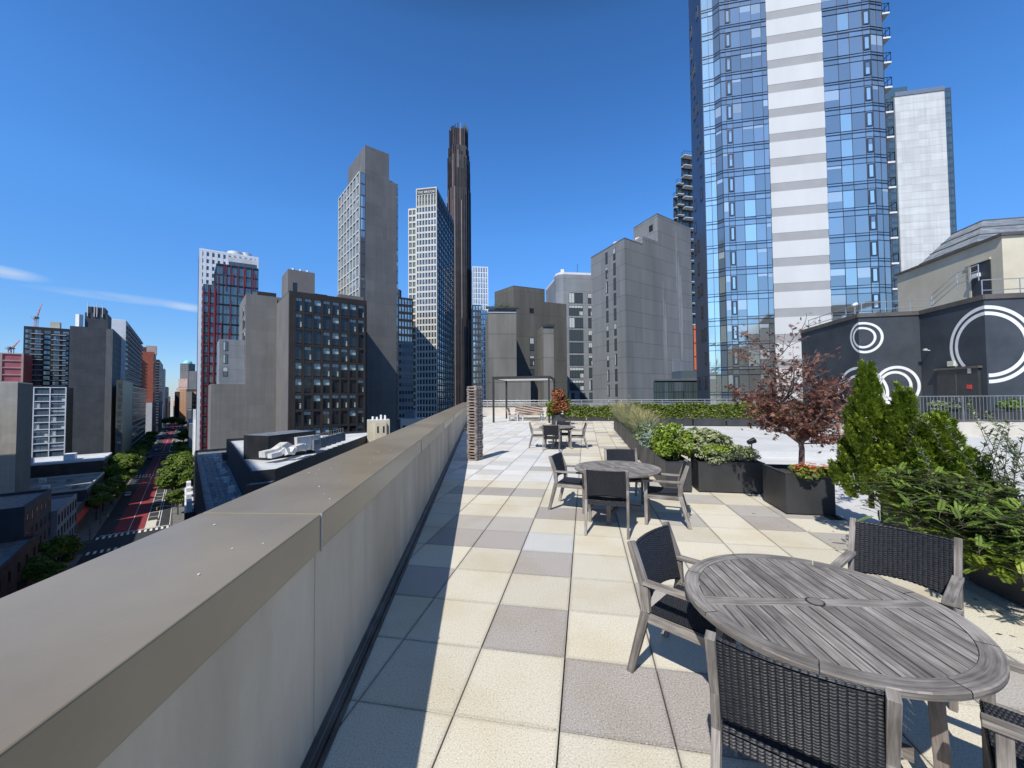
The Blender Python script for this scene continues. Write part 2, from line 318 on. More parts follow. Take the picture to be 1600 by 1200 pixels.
leafmat('leaf_street', (.05, .09, .010), (.12, .19, .02), (.26, .33, .045))
leafmat('petal_red', (.62, .05, .03), (.75, .16, .06), (.80, .42, .22), .6)
mat('car_white', (.75, .75, .75), rough=.3); mat('car_black', (.02, .02, .022), rough=.25)
mat('car_red', (.45, .03, .03), rough=.3); mat('car_yellow', (.75, .42, .03), rough=.35); mat('car_silver', (.38, .39, .40), rough=.3, metal=.5)
mat('tyre', (.015, .015, .015), rough=.9)
mat('sign_red', (.65, .06, .05), rough=.5); mat('sign_pale', (.60, .60, .50), rough=.6)
mat('crane_red', (.55, .12, .10), (.65, .5, .48), 1, .6)

# ------------------------------------------------------------------ mesh builder
class MB:
    def __init__(s): s.v = []; s.f = []; s.m = []; s.uv = []; s.t = []
    def face(s, pts, mi=0, uv=None, t=None):
        k = len(s.v); s.v += [tuple(p) for p in pts]; s.f.append(tuple(range(k, k+len(pts)))); s.m.append(mi)
        s.uv.append(uv or [(0, 0)]*len(pts)); s.t.append(random.random() if t is None else t)
    def frame(s, o, ax, ay, az, mi=0, off=None, tmi=None):
        """box from corner o with edge vectors; grain along the longest"""
        o = Vector(o); ax, ay, az = Vector(ax), Vector(ay), Vector(az)
        if ax.cross(ay).dot(az) < 0: ax, ay = ay, ax
        l = [ax.length, ay.length, az.length]; g = l.index(max(l)); ofs = (random.random()*50, random.random()*50) if off is None else off
        P = lambda i, j, k: o+ax*i+ay*j+az*k
        tt = random.random()
        Q = {'z0': [(0, 0, 0), (0, 1, 0), (1, 1, 0), (1, 0, 0)], 'z1': [(0, 0, 1), (1, 0, 1), (1, 1, 1), (0, 1, 1)],
             'y0': [(0, 0, 0), (1, 0, 0), (1, 0, 1), (0, 0, 1)], 'y1': [(0, 1, 0), (0, 1, 1), (1, 1, 1), (1, 1, 0)],
             'x0': [(0, 0, 0), (0, 0, 1), (0, 1, 1), (0, 1, 0)], 'x1': [(1, 0, 0), (1, 1, 0), (1, 1, 1), (1, 0, 1)]}
        for nm, q in Q.items():
            a = 'xyz'.index(nm[0]); oth = [i for i in range(3) if i != a]
            ui = g if g in oth else oth[0]; vi = [i for i in oth if i != ui][0]
            uvs = [(c[ui]*l[ui]+ofs[0], c[vi]*l[vi]+ofs[1]+a*.31) for c in q]
            s.face([P(*c) for c in q], (tmi if (nm == 'z1' and tmi is not None) else mi), uvs, t=tt)
    def box(s, x0, x1, y0, y1, z0, z1, mi=0, tmi=None): s.frame((x0, y0, z0), (x1-x0, 0, 0), (0, y1-y0, 0), (0, 0, z1-z0), mi, tmi=tmi)
    def beam(s, p0, p1, w, h, mi=0, up=(0, 0, 1), w1=None, h1=None):
        p0, p1 = Vector(p0), Vector(p1); d = (p1-p0).normalized(); up = Vector(up)
        if abs(d.dot(up)) > .98: up = Vector((0, 1, 0))
        sx = d.cross(up).normalized(); sy = sx.cross(d).normalized(); w1 = w if w1 is None else w1; h1 = h if h1 is None else h1
        ring = lambda p, a, b: [p-sx*a/2-sy*b/2, p+sx*a/2-sy*b/2, p+sx*a/2+sy*b/2, p-sx*a/2+sy*b/2]
        tt = random.random(); A, B = ring(p0, w, h), ring(p1, w1, h1); ln = (p1-p0).length; o = random.random()*50; acc = 0
        for i in range(4):
            j = (i+1) % 4; wd = (A[j]-A[i]).length
            s.face([A[i], A[j], B[j], B[i]], mi, [(o, acc+o), (o, acc+wd+o), (o+ln, acc+wd+o), (o+ln, acc+o)], t=tt); acc += wd+.1
        s.face([A[3], A[2], A[1], A[0]], mi, [(o, o), (o, o+.02), (o+.02, o+.02), (o+.02, o)])
        s.face(B, mi, [(o, o), (o, o+.02), (o+.02, o+.02), (o+.02, o)])
    def prism(s, poly, z0, z1, mi=0, top=None, bottom=False):
        poly = [Vector((p[0], p[1], 0)) for p in poly]; n = len(poly)
        ar = sum(poly[i].x*poly[(i+1) % n].y-poly[(i+1) % n].x*poly[i].y for i in range(n))
        if ar < 0: poly = poly[::-1]
        Z = lambda p, z: (p.x, p.y, z)
        for i in range(n):
            a, b = poly[i], poly[(i+1) % n]; s.face([Z(a, z0), Z(b, z0), Z(b, z1), Z(a, z1)], mi)
        s.face([Z(p, z1) for p in poly], mi if top is None else top)
        if bottom: s.face([Z(p, z0) for p in poly[::-1]], mi)
    def tube(s, pts, rad, seg=8, mi=0, caps=True):
        pts = [Vector(p) for p in pts]; rad = rad if isinstance(rad, (list, tuple)) else [rad]*len(pts); rings = []
        for i, p in enumerate(pts):
            d = (pts[min(i+1, len(pts)-1)]-pts[max(i-1, 0)]).normalized(); a = Vector((0, 0, 1)) if abs(d.z) < .9 else Vector((1, 0, 0))
            x = d.cross(a).normalized(); y = x.cross(d).normalized()
            rings.append([p+(x*math.cos(6.28318*k/seg)+y*math.sin(6.28318*k/seg))*rad[i] for k in range(seg)])
        base = len(s.v)
        for r in rings: s.v += [tuple(q) for q in r]
        for i in range(len(pts)-1):
            for k in range(seg):
                a = base+i*seg+k; b = base+i*seg+(k+1) % seg
                s.f.append((a, a+seg, b+seg, b)); s.m.append(mi); s.uv.append([(0, 0)]*4); s.t.append(.5)
        if caps:
            s.face(rings[0], mi); s.face(rings[-1][::-1], mi)
    def mesh(s, name, mats, smooth=False):
        me = bpy.data.meshes.new(name); me.from_pydata(s.v, [], s.f)
        for m in mats: me.materials.append(MATS[m])
        me.polygons.foreach_set('material_index', s.m)
        ul = me.uv_layers.new(name='UVMap'); flat = [c for f in s.uv for p in f for c in p]; ul.data.foreach_set('uv', flat)
        a = me.attributes.new('tint', 'FLOAT', 'FACE'); a.data.foreach_set('value', s.t)
        if smooth: me.polygons.foreach_set('use_smooth', [True]*len(me.polygons))
        me.update(); return me
    def build(s, name, mats, parent=None, loc=(0, 0, 0), rz=0, smooth=False, bevel=0):
        if isinstance(mats, str): mats = [mats]
        o = bpy.data.objects.new(name, s.mesh(name, mats, smooth)); C.objects.link(o); o.location = loc; o.rotation_euler.z = rz
        if parent: o.parent = parent
        if bevel:
            w_ = o.modifiers.new('weld', 'WELD'); w_.merge_threshold = .0002
            b = o.modifiers.new('bevel', 'BEVEL'); b.width = bevel; b.segments = 2; b.limit_method = 'ANGLE'; b.angle_limit = R_(50); b.harden_normals = False
        return o
def thing(name, label, cat, loc=(0, 0, 0), rz=0, group=None):
    o = bpy.data.objects.new(name, None); C.objects.link(o); o.location = loc; o.rotation_euler.z = rz
    o['label'] = label; o['category'] = cat; o.empty_display_size = .2
    if group: o['group'] = group
    return o
def tag(o, label, cat, group=None, kind=None):
    o['label'] = label; o['category'] = cat
    if group: o['group'] = group
    if kind: o['kind'] = kind
    return o
def struct(mb, name, mats, smooth=False): o = mb.build(name, mats, smooth=smooth); o['kind'] = 'structure'; return o
def dup(o, loc, rz, label=None, group=None):
    r = o.copy(); C.objects.link(r); r.location = loc; r.rotation_euler.z = rz
    if label: r['label'] = label
    if group: r['group'] = group
    for ch in o.children:
        c = ch.copy(); C.objects.link(c); c.parent = r
        for g in ch.children:
            d = g.copy(); C.objects.link(d); d.parent = c
    return r

# ================================================================== GROUND AND STREET
mb = MB(); mb.face([(-4500, -4500, G), (4500, -4500, G), (4500, 4500, G), (-4500, 4500, G)]); struct(mb, 'ground', 'ground_city')
def swquad(mb, s0, s1, w0, w1, z, mi=0): mb.face([sw(s0, w0, z), sw(s0, w1, z), sw(s1, w1, z), sw(s1, w0, z)], mi)
mb = MB(); swquad(mb, -120, 1500, -8.2, 8.2, G+.02); swquad(mb, -17, -7, 8.2, 160, G+.02); swquad(mb, -17, -7, -160, -8.2, G+.02)
for s in (206, 430, 700): swquad(mb, s, s+11, -150, -8.2, G+.02); swquad(mb, s, s+11, 8.2, 150, G+.02)
struct(mb, 'road', 'asphalt')
mb = MB()
for a, b in ((-120, -18), (-5, 205), (218, 429), (442, 699), (712, 1400)):
    for w0, w1 in ((-13, -8.2), (8.2, 13)):
        P = [sw(a, w0), sw(b, w0), sw(b, w1), sw(a, w1)]; mb.prism(P, G, G+.15)
struct(mb, 'pavement', 'pavement')
mb = MB()
for a, b in ((-2, 106), (113, 204), (220, 428), (444, 690)): swquad(mb, a, b, -4.6, 2.2, G+.026)
struct(mb, 'bus_lane', 'lane_red')
mb = MB()
z = G+.032
for a, b in ((-2, 106), (113, 204), (220, 428), (444, 690)):
    s = a
    for wl in (2.3, 4.9, 5.5): swquad(mb, a+(0 if wl != 4.9 else 12), b, wl, wl+.16, z)
    swquad(mb, a, b, -1.3, -1.15, z)
    s = a+1
    while s < min(b, a+60):
        swquad(mb, s, s+.35, 2.5, 5.4, z); s += 7
for s0 in (-5.4, -19.5, 107, 112, 206, 218):                        # zebra bars
    wv = -7.6
    while wv < 7.8: swquad(mb, s0, s0+2.6, wv, wv+.55, z); wv += 1.25
for s0 in (-2.2, 105.5, 219.5, 204.5): swquad(mb, s0, s0+.5, -7, 7.9, z)
swquad(mb, -2, 40, 8.0, 8.14, z)
struct(mb, 'road_marking', 'road_white')
mb = MB()
swquad(mb, -1.5, 8, 2.5, 4.8, z+.005); swquad(mb, 219.5, 232, 2.5, 7.4, z+.005)
struct(mb, 'painted_kerb_zone', 'lane_beige')

# ================================================================== BUILDING KIT
def win_mesh(kind, w, h, k):
    """window: frame proud of the wall, pane, blind. origin bottom centre, faces -y"""
    key = ('win', kind, round(w, 2), round(h, 2), k)
    if key in CACHE: return CACHE[key]
    rnd = random.Random(hash((round(w, 1), round(h, 1), k)) % 9999); mb = MB(); fr = .06 if w < 3 else .08; x = w/2
    st = KIND[kind]; fr = st.get('fr', fr)
    mb.box(-x, x, -.05, 0, 0, fr, 0); mb.box(-x, x, -.05, 0, h-fr, h, 0); mb.box(-x, -x+fr, -.05, 0, fr, h-fr, 0); mb.box(x-fr, x, -.05, 0, fr, h-fr, 0)
    n = st.get('split', 1)
    for i in range(1, n):
        c = -x+w*i/n; mb.box(c-fr*.35, c+fr*.35, -.045, 0, fr, h-fr, 0)
    for z_ in st.get('rails', ()): mb.box(-x+fr, x-fr, -.043, 0, h*z_-.03, h*z_+.03, 0)
    mb.face([(-x, -.02, 0), (x, -.02, 0), (x, -.02, h), (-x, -.02, h)], 1)
    mode = k % 4
    if mode == 1: mb.face([(-x+fr, -.024, h*.55), (x-fr, -.024, h*.55), (x-fr, -.024, h-fr), (-x+fr, -.024, h-fr)], 2)
    if mode == 2: mb.face([(-x+fr, -.024, fr), (-x+w*.38, -.024, fr), (-x+w*.38, -.024, h-fr), (-x+fr, -.024, h-fr)], 2)
    if mode == 3: mb.face([(-x+fr, -.024, h*.75), (x-fr, -.024, h*.75), (x-fr, -.024, h-fr), (-x+fr, -.024, h-fr)], 2); mb.face([(x-w*.25, -.024, fr), (x-fr, -.024, fr), (x-fr, -.024, h*.4), (x-w*.25, -.024, h*.4)], 2)
    CACHE[key] = (mb, mb.mesh('window', st['mats'])); return CACHE[key]
CACHE = {}
KIND = {
 'dark': dict(mats=['black_metal', 'glass_dark', 'curtain']), 'grid': dict(mats=['black_metal', 'glass_mid', 'curtain'], split=2),
 'hotel': dict(mats=['black_metal', 'glass_black', 'curtain_teal'], split=2, rails=(.3,)), 'wide': dict(mats=['black_metal', 'glass_dark', 'curtain'], split=5),
 'tall': dict(mats=['black_metal', 'glass_dark', 'curtain'], split=2), 'small': dict(mats=['black_metal', 'glass_black', 'glass_black']),
 'blue': dict(mats=['spandrel', 'glass_blue', 'glass_sky'], split=2), 'green': dict(mats=['black_metal', 'glass_green', 'glass_dark'], split=2),
 'gold': dict(mats=['spandrel', 'glass_gold', 'glass_dark']), 'brook': dict(mats=['spandrel', 'glass_dark', 'glass_mid'], split=2),
 'open': dict(mats=['spandrel', 'glass_sky', 'glass_blue'], fr=.13), 'curtainwall': dict(mats=['black_metal', 'glass_green', 'glass_mid'], split=4, rails=(.5,)),
}
class Bld:
    def __init__(s, name, label, cat, base, group=None):
        s.o = Vector((base[0], base[1], G)); s.root = thing(name, label, cat, s.o, 0, group); s.w = []
    def part(s, mb, name, mats, smooth=False):
        mb.v = [tuple(Vector(v)-s.o) for v in mb.v]; return mb.build(name, mats, s.root, smooth=smooth)
    def mass(s, poly, z1, m, roof='roof_grey', z0=G, name='wall', rim=.0, rimmat=None):
        mb = MB()
        if rim:
            mb.prism(poly, z0, z1-rim, 0, 1)
            P = [Vector((p[0], p[1], 0)) for p in poly]; n = len(P); c = sum(P, Vector())/n
            In = [p+(c-p).normalized()*.45 for p in P]
            for i in range(n):
                j = (i+1) % n; q = [P[i], P[j], In[j], In[i]]; mb.prism(q, z1-rim-.02, z1, 2)
            return s.part(mb, name, [m, roof, rimmat or m])
        mb.prism(poly, z0, z1, 0, 1); return s.part(mb, name, [m, roof])
    def windows(s, P, Q, z0, fh, rows, cols, w, h, kind='dark', edge=None, sill=.9, skip=None, proud=0.004, gap0=None, gap1=None):
        """P left and Q right end of a wall as seen from outside"""
        P = Vector((P[0], P[1], 0)); Q = Vector((Q[0], Q[1], 0)); d = (Q-P); Ln = d.length; d.normalize(); n = Vector((d.y, -d.x, 0)); ang = math.atan2(d.y, d.x)
        g0 = Ln/cols/2 if gap0 is None else gap0; g1 = Ln/cols/2 if gap1 is None else gap1
        for r in range(rows):
            for c in range(cols):
                if skip and skip(r, c): continue
                t = g0+(Ln-g0-g1)*(c/(cols-1) if cols > 1 else .5)
                p = P+d*t+n*proud; p.z = z0+r*fh+sill; s.w.append((p, ang, n, kind, w, h, random.choice((1, 3, 1, 3, 0) if kind == 'hotel' else (0, 0, 1, 2, 3, 0))))
    def grid(s, P, Q, z0, z1, fh, cols, pw, sh, depth, m, name='facade_grid'):
        """piers and spandrels standing proud of a wall"""
        P = Vector((P[0], P[1], 0)); Q = Vector((Q[0], Q[1], 0)); d = (Q-P); Ln = d.length; d.normalize(); n = Vector((d.y, -d.x, 0)); mb = MB()
        for c in range(cols+1):
            t = min(max(Ln*c/cols-pw/2, 0), Ln-pw); o = P+d*t-n*.01; o.z = z0; mb.frame(o, d*pw, n*(depth+.01), (0, 0, z1-z0))
        z = z0
        while z < z1+.01:
            o = P-n*.01; o.z = z-sh/2; mb.frame(o, d*Ln, n*(depth-.04), (0, 0, sh)); z += fh
        s.part(mb, name, m)
    def band(s, P, Q, za, zb, depth, m, name='band', out=0):
        P = Vector((P[0], P[1], 0)); Q = Vector((Q[0], Q[1], 0)); d = (Q-P); Ln = d.length; d.normalize(); n = Vector((d.y, -d.x, 0)); mb = MB()
        o = P-d*out-n*.01; o.z = za; mb.frame(o, d*(Ln+2*out), n*(depth+.01), (0, 0, zb-za)); return s.part(mb, name, m)
    def balcony(s, P, Q, z, depth, m='roof_white', rail='black_metal', rh=1.05, name='balcony', glassy=False):
        P = Vector((P[0], P[1], 0)); Q = Vector((Q[0], Q[1], 0)); d = (Q-P); Ln = d.length; d.normalize(); n = Vector((d.y, -d.x, 0)); mb = MB()
        o = P-n*.01; o.z = z; mb.frame(o, d*Ln, n*(depth+.01), (0, 0, .2), 0)
        A = P+n*(depth-.06); B = Q+n*(depth-.06)
        for a, b in ((A, B), (P, A), (Q, B)):
            a = a.copy(); b = b.copy(); a.z = b.z = z+rh+.2; mb.beam(a, b, .06, .06, 1)
            a.z = b.z = z+.35; mb.beam(a, b, .04, .04, 1)
            k = max(2, int((b-a).length/.9))
            for i in range(k+1):
                q = a.lerp(b, i/k); mb.beam((q.x, q.y, z+.2), (q.x, q.y, z+rh+.2), .04, .04, 1)
        s.part(mb, name, [m, rail])
    def done(s):
        c0 = Vector((0, 0, CH))
        def area(x):
            p = x[0]; v = c0-p; dd = v.length; return x[4]*x[5]*max(0, v.normalized().dot(x[2]))/dd**2 * (1 if -150 < proj(p)[0] < 1750 and proj(p)[1] > -200 else .001)
        s.w = [x for x in s.w if area(x) > 0]
        s.w.sort(key=area, reverse=True)
        for x in s.w[:100]:
            src, me = win_mesh(x[3], x[4], x[5], x[6]); big = area(x) > 3.2e-4
            if big:
                key = ('half', x[3], round(x[4], 2), round(x[5], 2), x[6])
                if key not in CACHE:
                    hv = []
                    for want in (0, 1):
                        h_ = MB()
                        for f_, m_, u_, t_ in zip(src.f, src.m, src.uv, src.t):
                            if (m_ == 0) == (want == 0): h_.face([src.v[i] for i in f_], m_, u_, t_)
                        hv.append(h_.mesh(('window', 'pane')[want], KIND[x[3]]['mats']))
                    CACHE[key] = hv
                me = CACHE[key][0]
            o = bpy.data.objects.new('window', me); C.objects.link(o); o.parent = s.root; o.location = x[0]-s.o; o.rotation_euler.z = x[1]
            if big: q = bpy.data.objects.new('pane', CACHE[key][1]); C.objects.link(q); q.parent = o
        rest = s.w[100:]; by = {}
        for x in rest: by.setdefault(x[3], []).append(x)
        if rest:
            mb = MB(); mats = []
            for kind, xs in by.items():
                b0 = len(mats); mats += KIND[kind]['mats']
                for x in xs:
                    src, _ = win_mesh(x[3], x[4], x[5], x[6]); R = Matrix.Translation(x[0]-s.o) @ Matrix.Rotation(x[1], 4, 'Z'); k = len(mb.v)
                    mb.v += [tuple(R @ Vector(v)) for v in src.v]; mb.f += [tuple(i+k for i in f) for f in src.f]; mb.m += [m+b0 for m in src.m]; mb.uv += src.uv; mb.t += src.t
            o = mb.build('windows', mats, s.root); o['kind'] = 'stuff'
        return s.root
def corner(top, Y, pxL, pxR, aL, aR, dL=None, dR=None):
    """nearest corner of a block seen on its edge: footprint C, L, B, R and roof height"""
    Cn = at(top[0], top[1], Y); tl = dL or reach(Cn, aL, pxL); tr = dR or reach(Cn, aR, pxR)
    Lp = Cn+adir(aL)*tl; Rp = Cn+adir(aR)*tr; return Cn, Lp, Lp+adir(aR)*tr, Rp, Cn.z
def roofbox(b, c, sx, sy, h, z, m='roof_grey', name='rooftop_unit', ang=0):
    mb = MB(); ca, sa = math.cos(R_(ang)), math.sin(R_(ang)); o = Vector((c[0], c[1], z)); ax = Vector((ca*sx, -sa*sx, 0)); ay = Vector((sa*sy, ca*sy, 0))
    mb.frame(o-ax/2-ay/2, ax, ay, (0, 0, h)); return b.part(mb, name, m)

# ================================================================== RIGHT OF THE STREET
# --- dark hotel with the regular window grid
Cn, Lp, Bp, Rp, zt = corner((452, 454), 90, 433, 573, -40, 54)
b = Bld('hotel_building', 'dark brown-grey hotel slab with eight columns of rounded dark windows', 'building', Cn)
b.mass([Cn, Lp, Bp, Rp], zt, 'bld_taupe_dark', 'roof_dark', rim=.5)
b.band(Lp, Cn, G, zt-.3, .12, 'bld_taupe', 'side_wall')  # paler taupe stands for the sunlit side against the darkened front
d = (Rp-Cn).normalized(); Wf = (Rp-Cn).length
fh = 3.85; z0 = zt-1.1-fh*11
P1, Q1 = Cn+d*.9, Rp-d*.35
b.windows(P1, Q1, z0, fh, 11, 8, 1.5, 3.15, 'hotel', sill=.45)
for r in range(0): pass
b.grid(P1, Q1, z0, z0+fh*11, fh, 8, .46, .62, .38, 'bld_taupe_dark')
Cp, Lq, Bq, Rq, zp = corner((450, 420), 94, 443, 492, -40, 54, dL=8)
b.mass([Cp, Lq, Bq, Rq], zp, 'bld_taupe', 'roof_dark', z0=zt-.4, name='penthouse')
dq = (Rq-Cp).normalized(); b.windows(Cp, Cp+dq*3, zt+.3, 3, 1, 1, .9, 2.6, 'small', sill=.4)
roofbox(b, (Rq+dq*1.2)[:2], 3, 2.4, 1.3, zt-.3, 'bld_taupe_dark', ang=54-90)
roofbox(b, (Rp-d*3.2+adir(-40)*3)[:2], 6, 3, 1.5, zt-.3, 'bld_taupe', ang=54-90)
for k in range(3):
    q = Cp+dq*(1.5+k*1.6)+adir(-40)*2; roofbox(b, q[:2], .5, .5, .9, zp, 'machine_white', 'roof_vent')
b.done()
# --- plain grey slab with a lower wing
Cn, Lp, Bp, Rp, zt = corner((384.5, 458.7), 98, 372, 441, -40, 56)
b = Bld('party_wall_building', 'blank pale grey slab stepping down to a lower wing left of the dark hotel', 'building', Cn)
Lp = Cn+adir(-40)*16; Bp = Lp+(Rp-Cn)
b.mass([Cn, Lp, Bp, Rp], zt, 'bld_grey_warm', 'roof_grey', rim=.3)
d = (Rp-Cn).normalized(); b.band(Rp-d*1.15, Rp-d*.95, G, zt-.6, .05, 'bld_taupe_dark', 'drain_pipe')
Wl = Cn-d*(reach(Cn, 56-180, 335) if False else 6.8)
b.mass([Wl, Cn, Cn+adir(-40)*14, Wl+adir(-40)*14], at(360, 600, 96).z, 'bld_grey_warm', 'roof_grey', name='lower_wing', rim=.3)
W2 = [Cn+adir(-40)*1.5-d*5.2, Cn+adir(-40)*1.5-d*.02, Cn+adir(-40)*11-d*.02, Cn+adir(-40)*11-d*5.2]
b.mass(W2, at(360, 531, 98).z, 'bld_slate_pale', 'roof_grey', name='rear_wing', z0=G)
b.windows(W2[0], W2[1], at(360, 590, 98).z, 3.2, 3, 1, 1.0, 2.3, 'dark', gap0=1.2, gap1=3.9, sill=.3)
for k in range(5):
    z_ = at(360, 560, 98).z-3+k*3.4
    b.windows(Cn+adir(-40)*9, Cn+adir(-40)*.5, z_, 3, 1, 3, 1.6, 2.4, 'dark')
roofbox(b, (Cn+d*5+adir(-40)*4)[:2], 4.2, 3.4, 1.6, zt-.1, 'bld_taupe_dark', ang=-34); roofbox(b, (Cn+d*3+adir(-40)*7)[:2], 1.2, 1.2, 2.2, zt-.1, 'trim_metal', 'roof_vent')
b.done()
# --- red-framed glass tower
Cn, Lp, Bp, Rp, zt = corner((338, 411), 130, 322, 404, -40, 60)
Lp = Cn+adir(-40)*14; Bp = Lp+(Rp-Cn)
b = Bld('red_glass_tower', 'dark glass apartment tower with red vertical fins and red frame', 'building', Cn)
b.mass([Cn, Lp, Bp, Rp], zt, 'bld_blueglass_dark', 'roof_dark', rim=.4)
n = int((zt-G)//3.35)
b.windows(Cn, Rp, zt-3.35*20-.6, 3.35, 20, 6, 1.75, 2.9, 'green', sill=.3)
b.windows(Lp, Cn, zt-3.35*20-.6, 3.35, 20, 4, 2.2, 2.6, 'green', sill=.3)
dR = (Rp-Cn).normalized()
for k, (a, z0_, z1_) in enumerate(((.17, -3, -.4), (.33, -30, -12), (.33, -7, -.4), (.58, -46, -20), (.84, -8, -.4), (.67, -7, -.4), (.04, -30, -4), (.22, -9, -.4), (.38, -7, -3), (.5, -9, -.4), (.64, -40, -.4), (.8, -30, -16), (.9, -8, -2), (.3, -40, -22), (.72, -44, -24), (.12, -50, -20))):
    p = Cn.lerp(Rp, a); b.band(p, p+dR*.28, zt+z0_, zt+z1_, .3, 'bld_red_frame', 'red_fin')
for k in range(6): b.band(Cn, Rp, zt-.5-k*6.7, zt-.2-k*6.7, .22, 'black_metal', 'floor_band')
b.band(Cn+adir(-40)*.9, Cn, G, zt-8, .5, 'bld_red_frame', 'red_corner')
SL = Cn+adir(-40)*14
b.mass([SL, SL+(Cn-SL)*.02, SL+(Cn-SL)*.02+dR*2, SL+dR*2], zt-9, 'bld_blueglass_dark', name='side_bay')
zq = at(372, 402, 134).z; Pa = Cn+dR*3.2+adir(-40)*2; b.mass([Pa, Pa+dR*(Wf*.5), Pa+dR*(Wf*.5)+adir(-40)*7, Pa+adir(-40)*7], zq, 'roof_white', 'roof_white', z0=zt-.4, name='penthouse')
b.windows(Pa, Pa+dR*Wf*.5, zt-.3, 3, 1, 1, Wf*.46, 1.9, 'wide', sill=.1)
# lower front wing nearer the street
P0 = Cn+adir(-40)*-0+dR*-3.4; b.mass([P0, Cn-dR*.02, Cn-dR*.02+adir(-40)*10, P0+adir(-40)*10], at(330, 443, 128).z, 'bld_blueglass_dark', 'roof_dark', name='street_wing')
b.windows(P0, Cn-dR*.02, zt-3.35*20-.6, 3.35, 18, 2, 1.1, 2.6, 'green', sill=.3); b.grid(P0, Cn-dR*.02, G+4, at(330, 443, 128).z-1, 3.35, 2, .3, .28, .3, 'bld_red_frame', 'red_frame'); b.band(Cn-dR*.5, Cn-dR*.02, G, zt-9, .35, 'bld_red_frame', 'red_fin')
b.done()
# --- white gridded tower
Cn = at(311.5, 390, 180); Rp = Cn+adir(56)*reach(Cn, 56, 404); Lp = Cn+adir(-40)*18; Bp = Lp+(Rp-Cn); zt = Cn.z
b = Bld('white_tower', 'tall white gridded apartment tower behind the red glass one', 'building', Cn)
b.mass([Cn, Lp, Bp, Rp], zt, 'bld_blueglass_dark', 'roof_white')
nf = int((zt-G)//3.3); nc = 11
b.windows(Cn, Rp, zt-nf*3.3, 3.3, nf, nc, 1.2, 2.2, 'brook', sill=.6)
b.grid(Cn, Rp, zt-nf*3.3, zt, 3.3, nc, 1.15, 1.4, .3, 'bld_white')
b.band(Cn, Rp, zt-.2, zt+.5, .32, 'bld_white', 'parapet')
mb = MB(); q = Cn.lerp(Rp, .62)+adir(-40)*5; mb.tube([(q.x, q.y, zt), (q.x, q.y, zt+2.6)], 3.6, 20); q2 = Cn.lerp(Rp, .8)+adir(-40)*5; mb.tube([(q2.x, q2.y, zt), (q2.x, q2.y, zt+3)], 2.4, 20)
b.part(mb, 'cooling_tower', 'machine_white', True)
b.done()
# --- low white building between the white tower and the street
P = at(302, 640, 215); b = Bld('stepped_white_building', 'small white stepped building at the foot of the white tower', 'building', P)
d = adir(56); b.mass([P, P+d*16, P+d*16+adir(-40)*9, P+adir(-40)*9], P.z, 'bld_white', 'roof_white')
b.mass([P+adir(130)*5+d*.5, P+d*15+adir(130)*5, P+d*15-adir(130)*.01, P+d*.5-adir(130)*.01], P.z-6, 'bld_white', 'roof_white', name='lower_terrace')
P2 = P+adir(130)*10+d*.5; b.mass([P2, P2+d*14, P2+d*14-adir(130)*4.9, P2-adir(130)*4.9], P.z-12, 'bld_brick_dark', 'roof_white', name='street_front'); b.windows(P2, P2+d*14, P.z-18, 4, 1, 5, 1.4, 1.8, 'small')
b.done()
# --- big grey tower, blank front with a glazed flank
Cn, Lp, Bp, Rp, zt = corner((563, 268), 112, 530, 622, -40, 52)
b = Bld('grey_slab_tower', 'tall blank grey tower with white-ribbed glass flank behind the dark hotel', 'building', Cn)
b.mass([Cn, Lp, Bp, Rp], zt, 'bld_grey', 'roof_grey')
nf = int((zt-G)//3.45); dl = (Cn-Lp).normalized(); dr = (Rp-Cn).normalized()
b.windows(Lp, Cn-dl*.3, zt-nf*3.45, 3.45, nf, 7, 2.2, 3.1, 'blue', sill=.2)
b.grid(Lp, Cn-dl*.1, zt-nf*3.45, zt, 3.45, 7, .28, .35, .3, 'bld_limestone')
b.windows(Cn+dr*.05, Cn+dr*1.5, zt-nf*3.45, 3.45, nf, 1, 1.2, 3.2, 'blue', sill=.1)
for k in range(nf): b.windows(Rp-dr*.55, Rp, zt-nf*3.45+k*3.45, 3.45, 1, 1, .45, 3, 'blue', sill=.2)
T = Cn+dr*1.5+adir(-40)*.4; zt2 = at(569.5, 229, 114).z; e = reach(Vector((T.x, T.y, zt2)), 52, 608)
b.mass([T, T+adir(-40)*16, T+adir(-40)*16+dr*e, T+dr*e], zt2, 'bld_grey', 'roof_grey', z0=zt-.4, name='penthouse')
b.mass([Cn+dr*(e+1.5)-adir(-40)*.0+adir(-40)*1, Rp-dr*.8+adir(-40)*1, Rp-dr*.8+adir(-40)*6, Cn+dr*(e+1.5)+adir(-40)*6], zt+.9, 'rail_grey', z0=zt-.1, name='roof_screen')
b.done()
# --- limestone grid tower with the sign on top
Cn = at(682.5, 293, 190); Lp = Cn+adir(-80)*reach(Cn, -80, 650.5); Rp = Cn+adir(4.5)*36; Bp = Lp+adir(4.5)*36; zt = Cn.z
b = Bld('gridded_sign_tower', 'slim pale stone gridded tower with a white name sign at its top', 'building', Cn)
b.mass([Cn, Lp, Bp, Rp], zt, 'bld_blueglass_dark', 'roof_grey')
nf = int((zt-9-G)//3.3)
b.windows(Lp, Cn, zt-9-nf*3.3, 3.3, nf, 7, 1.05, 2.3, 'brook', sill=.5); b.grid(Lp, Cn, zt-9-nf*3.3, zt-9, 3.3, 7, .45, .9, .35, 'bld_limestone')
b.windows(Lp, Cn, zt-9, 2.5, 3, 7, 1.0, 2.1, 'gold', sill=.2); b.grid(Lp, Cn, zt-9, zt-2.6, 6.4, 7, .45, .3, .35, 'bld_limestone', 'crown_grid')
b.grid(Lp, Cn, zt-3, zt, 3, 1, .5, .5, .4, 'bld_limestone', 'crown_frame')
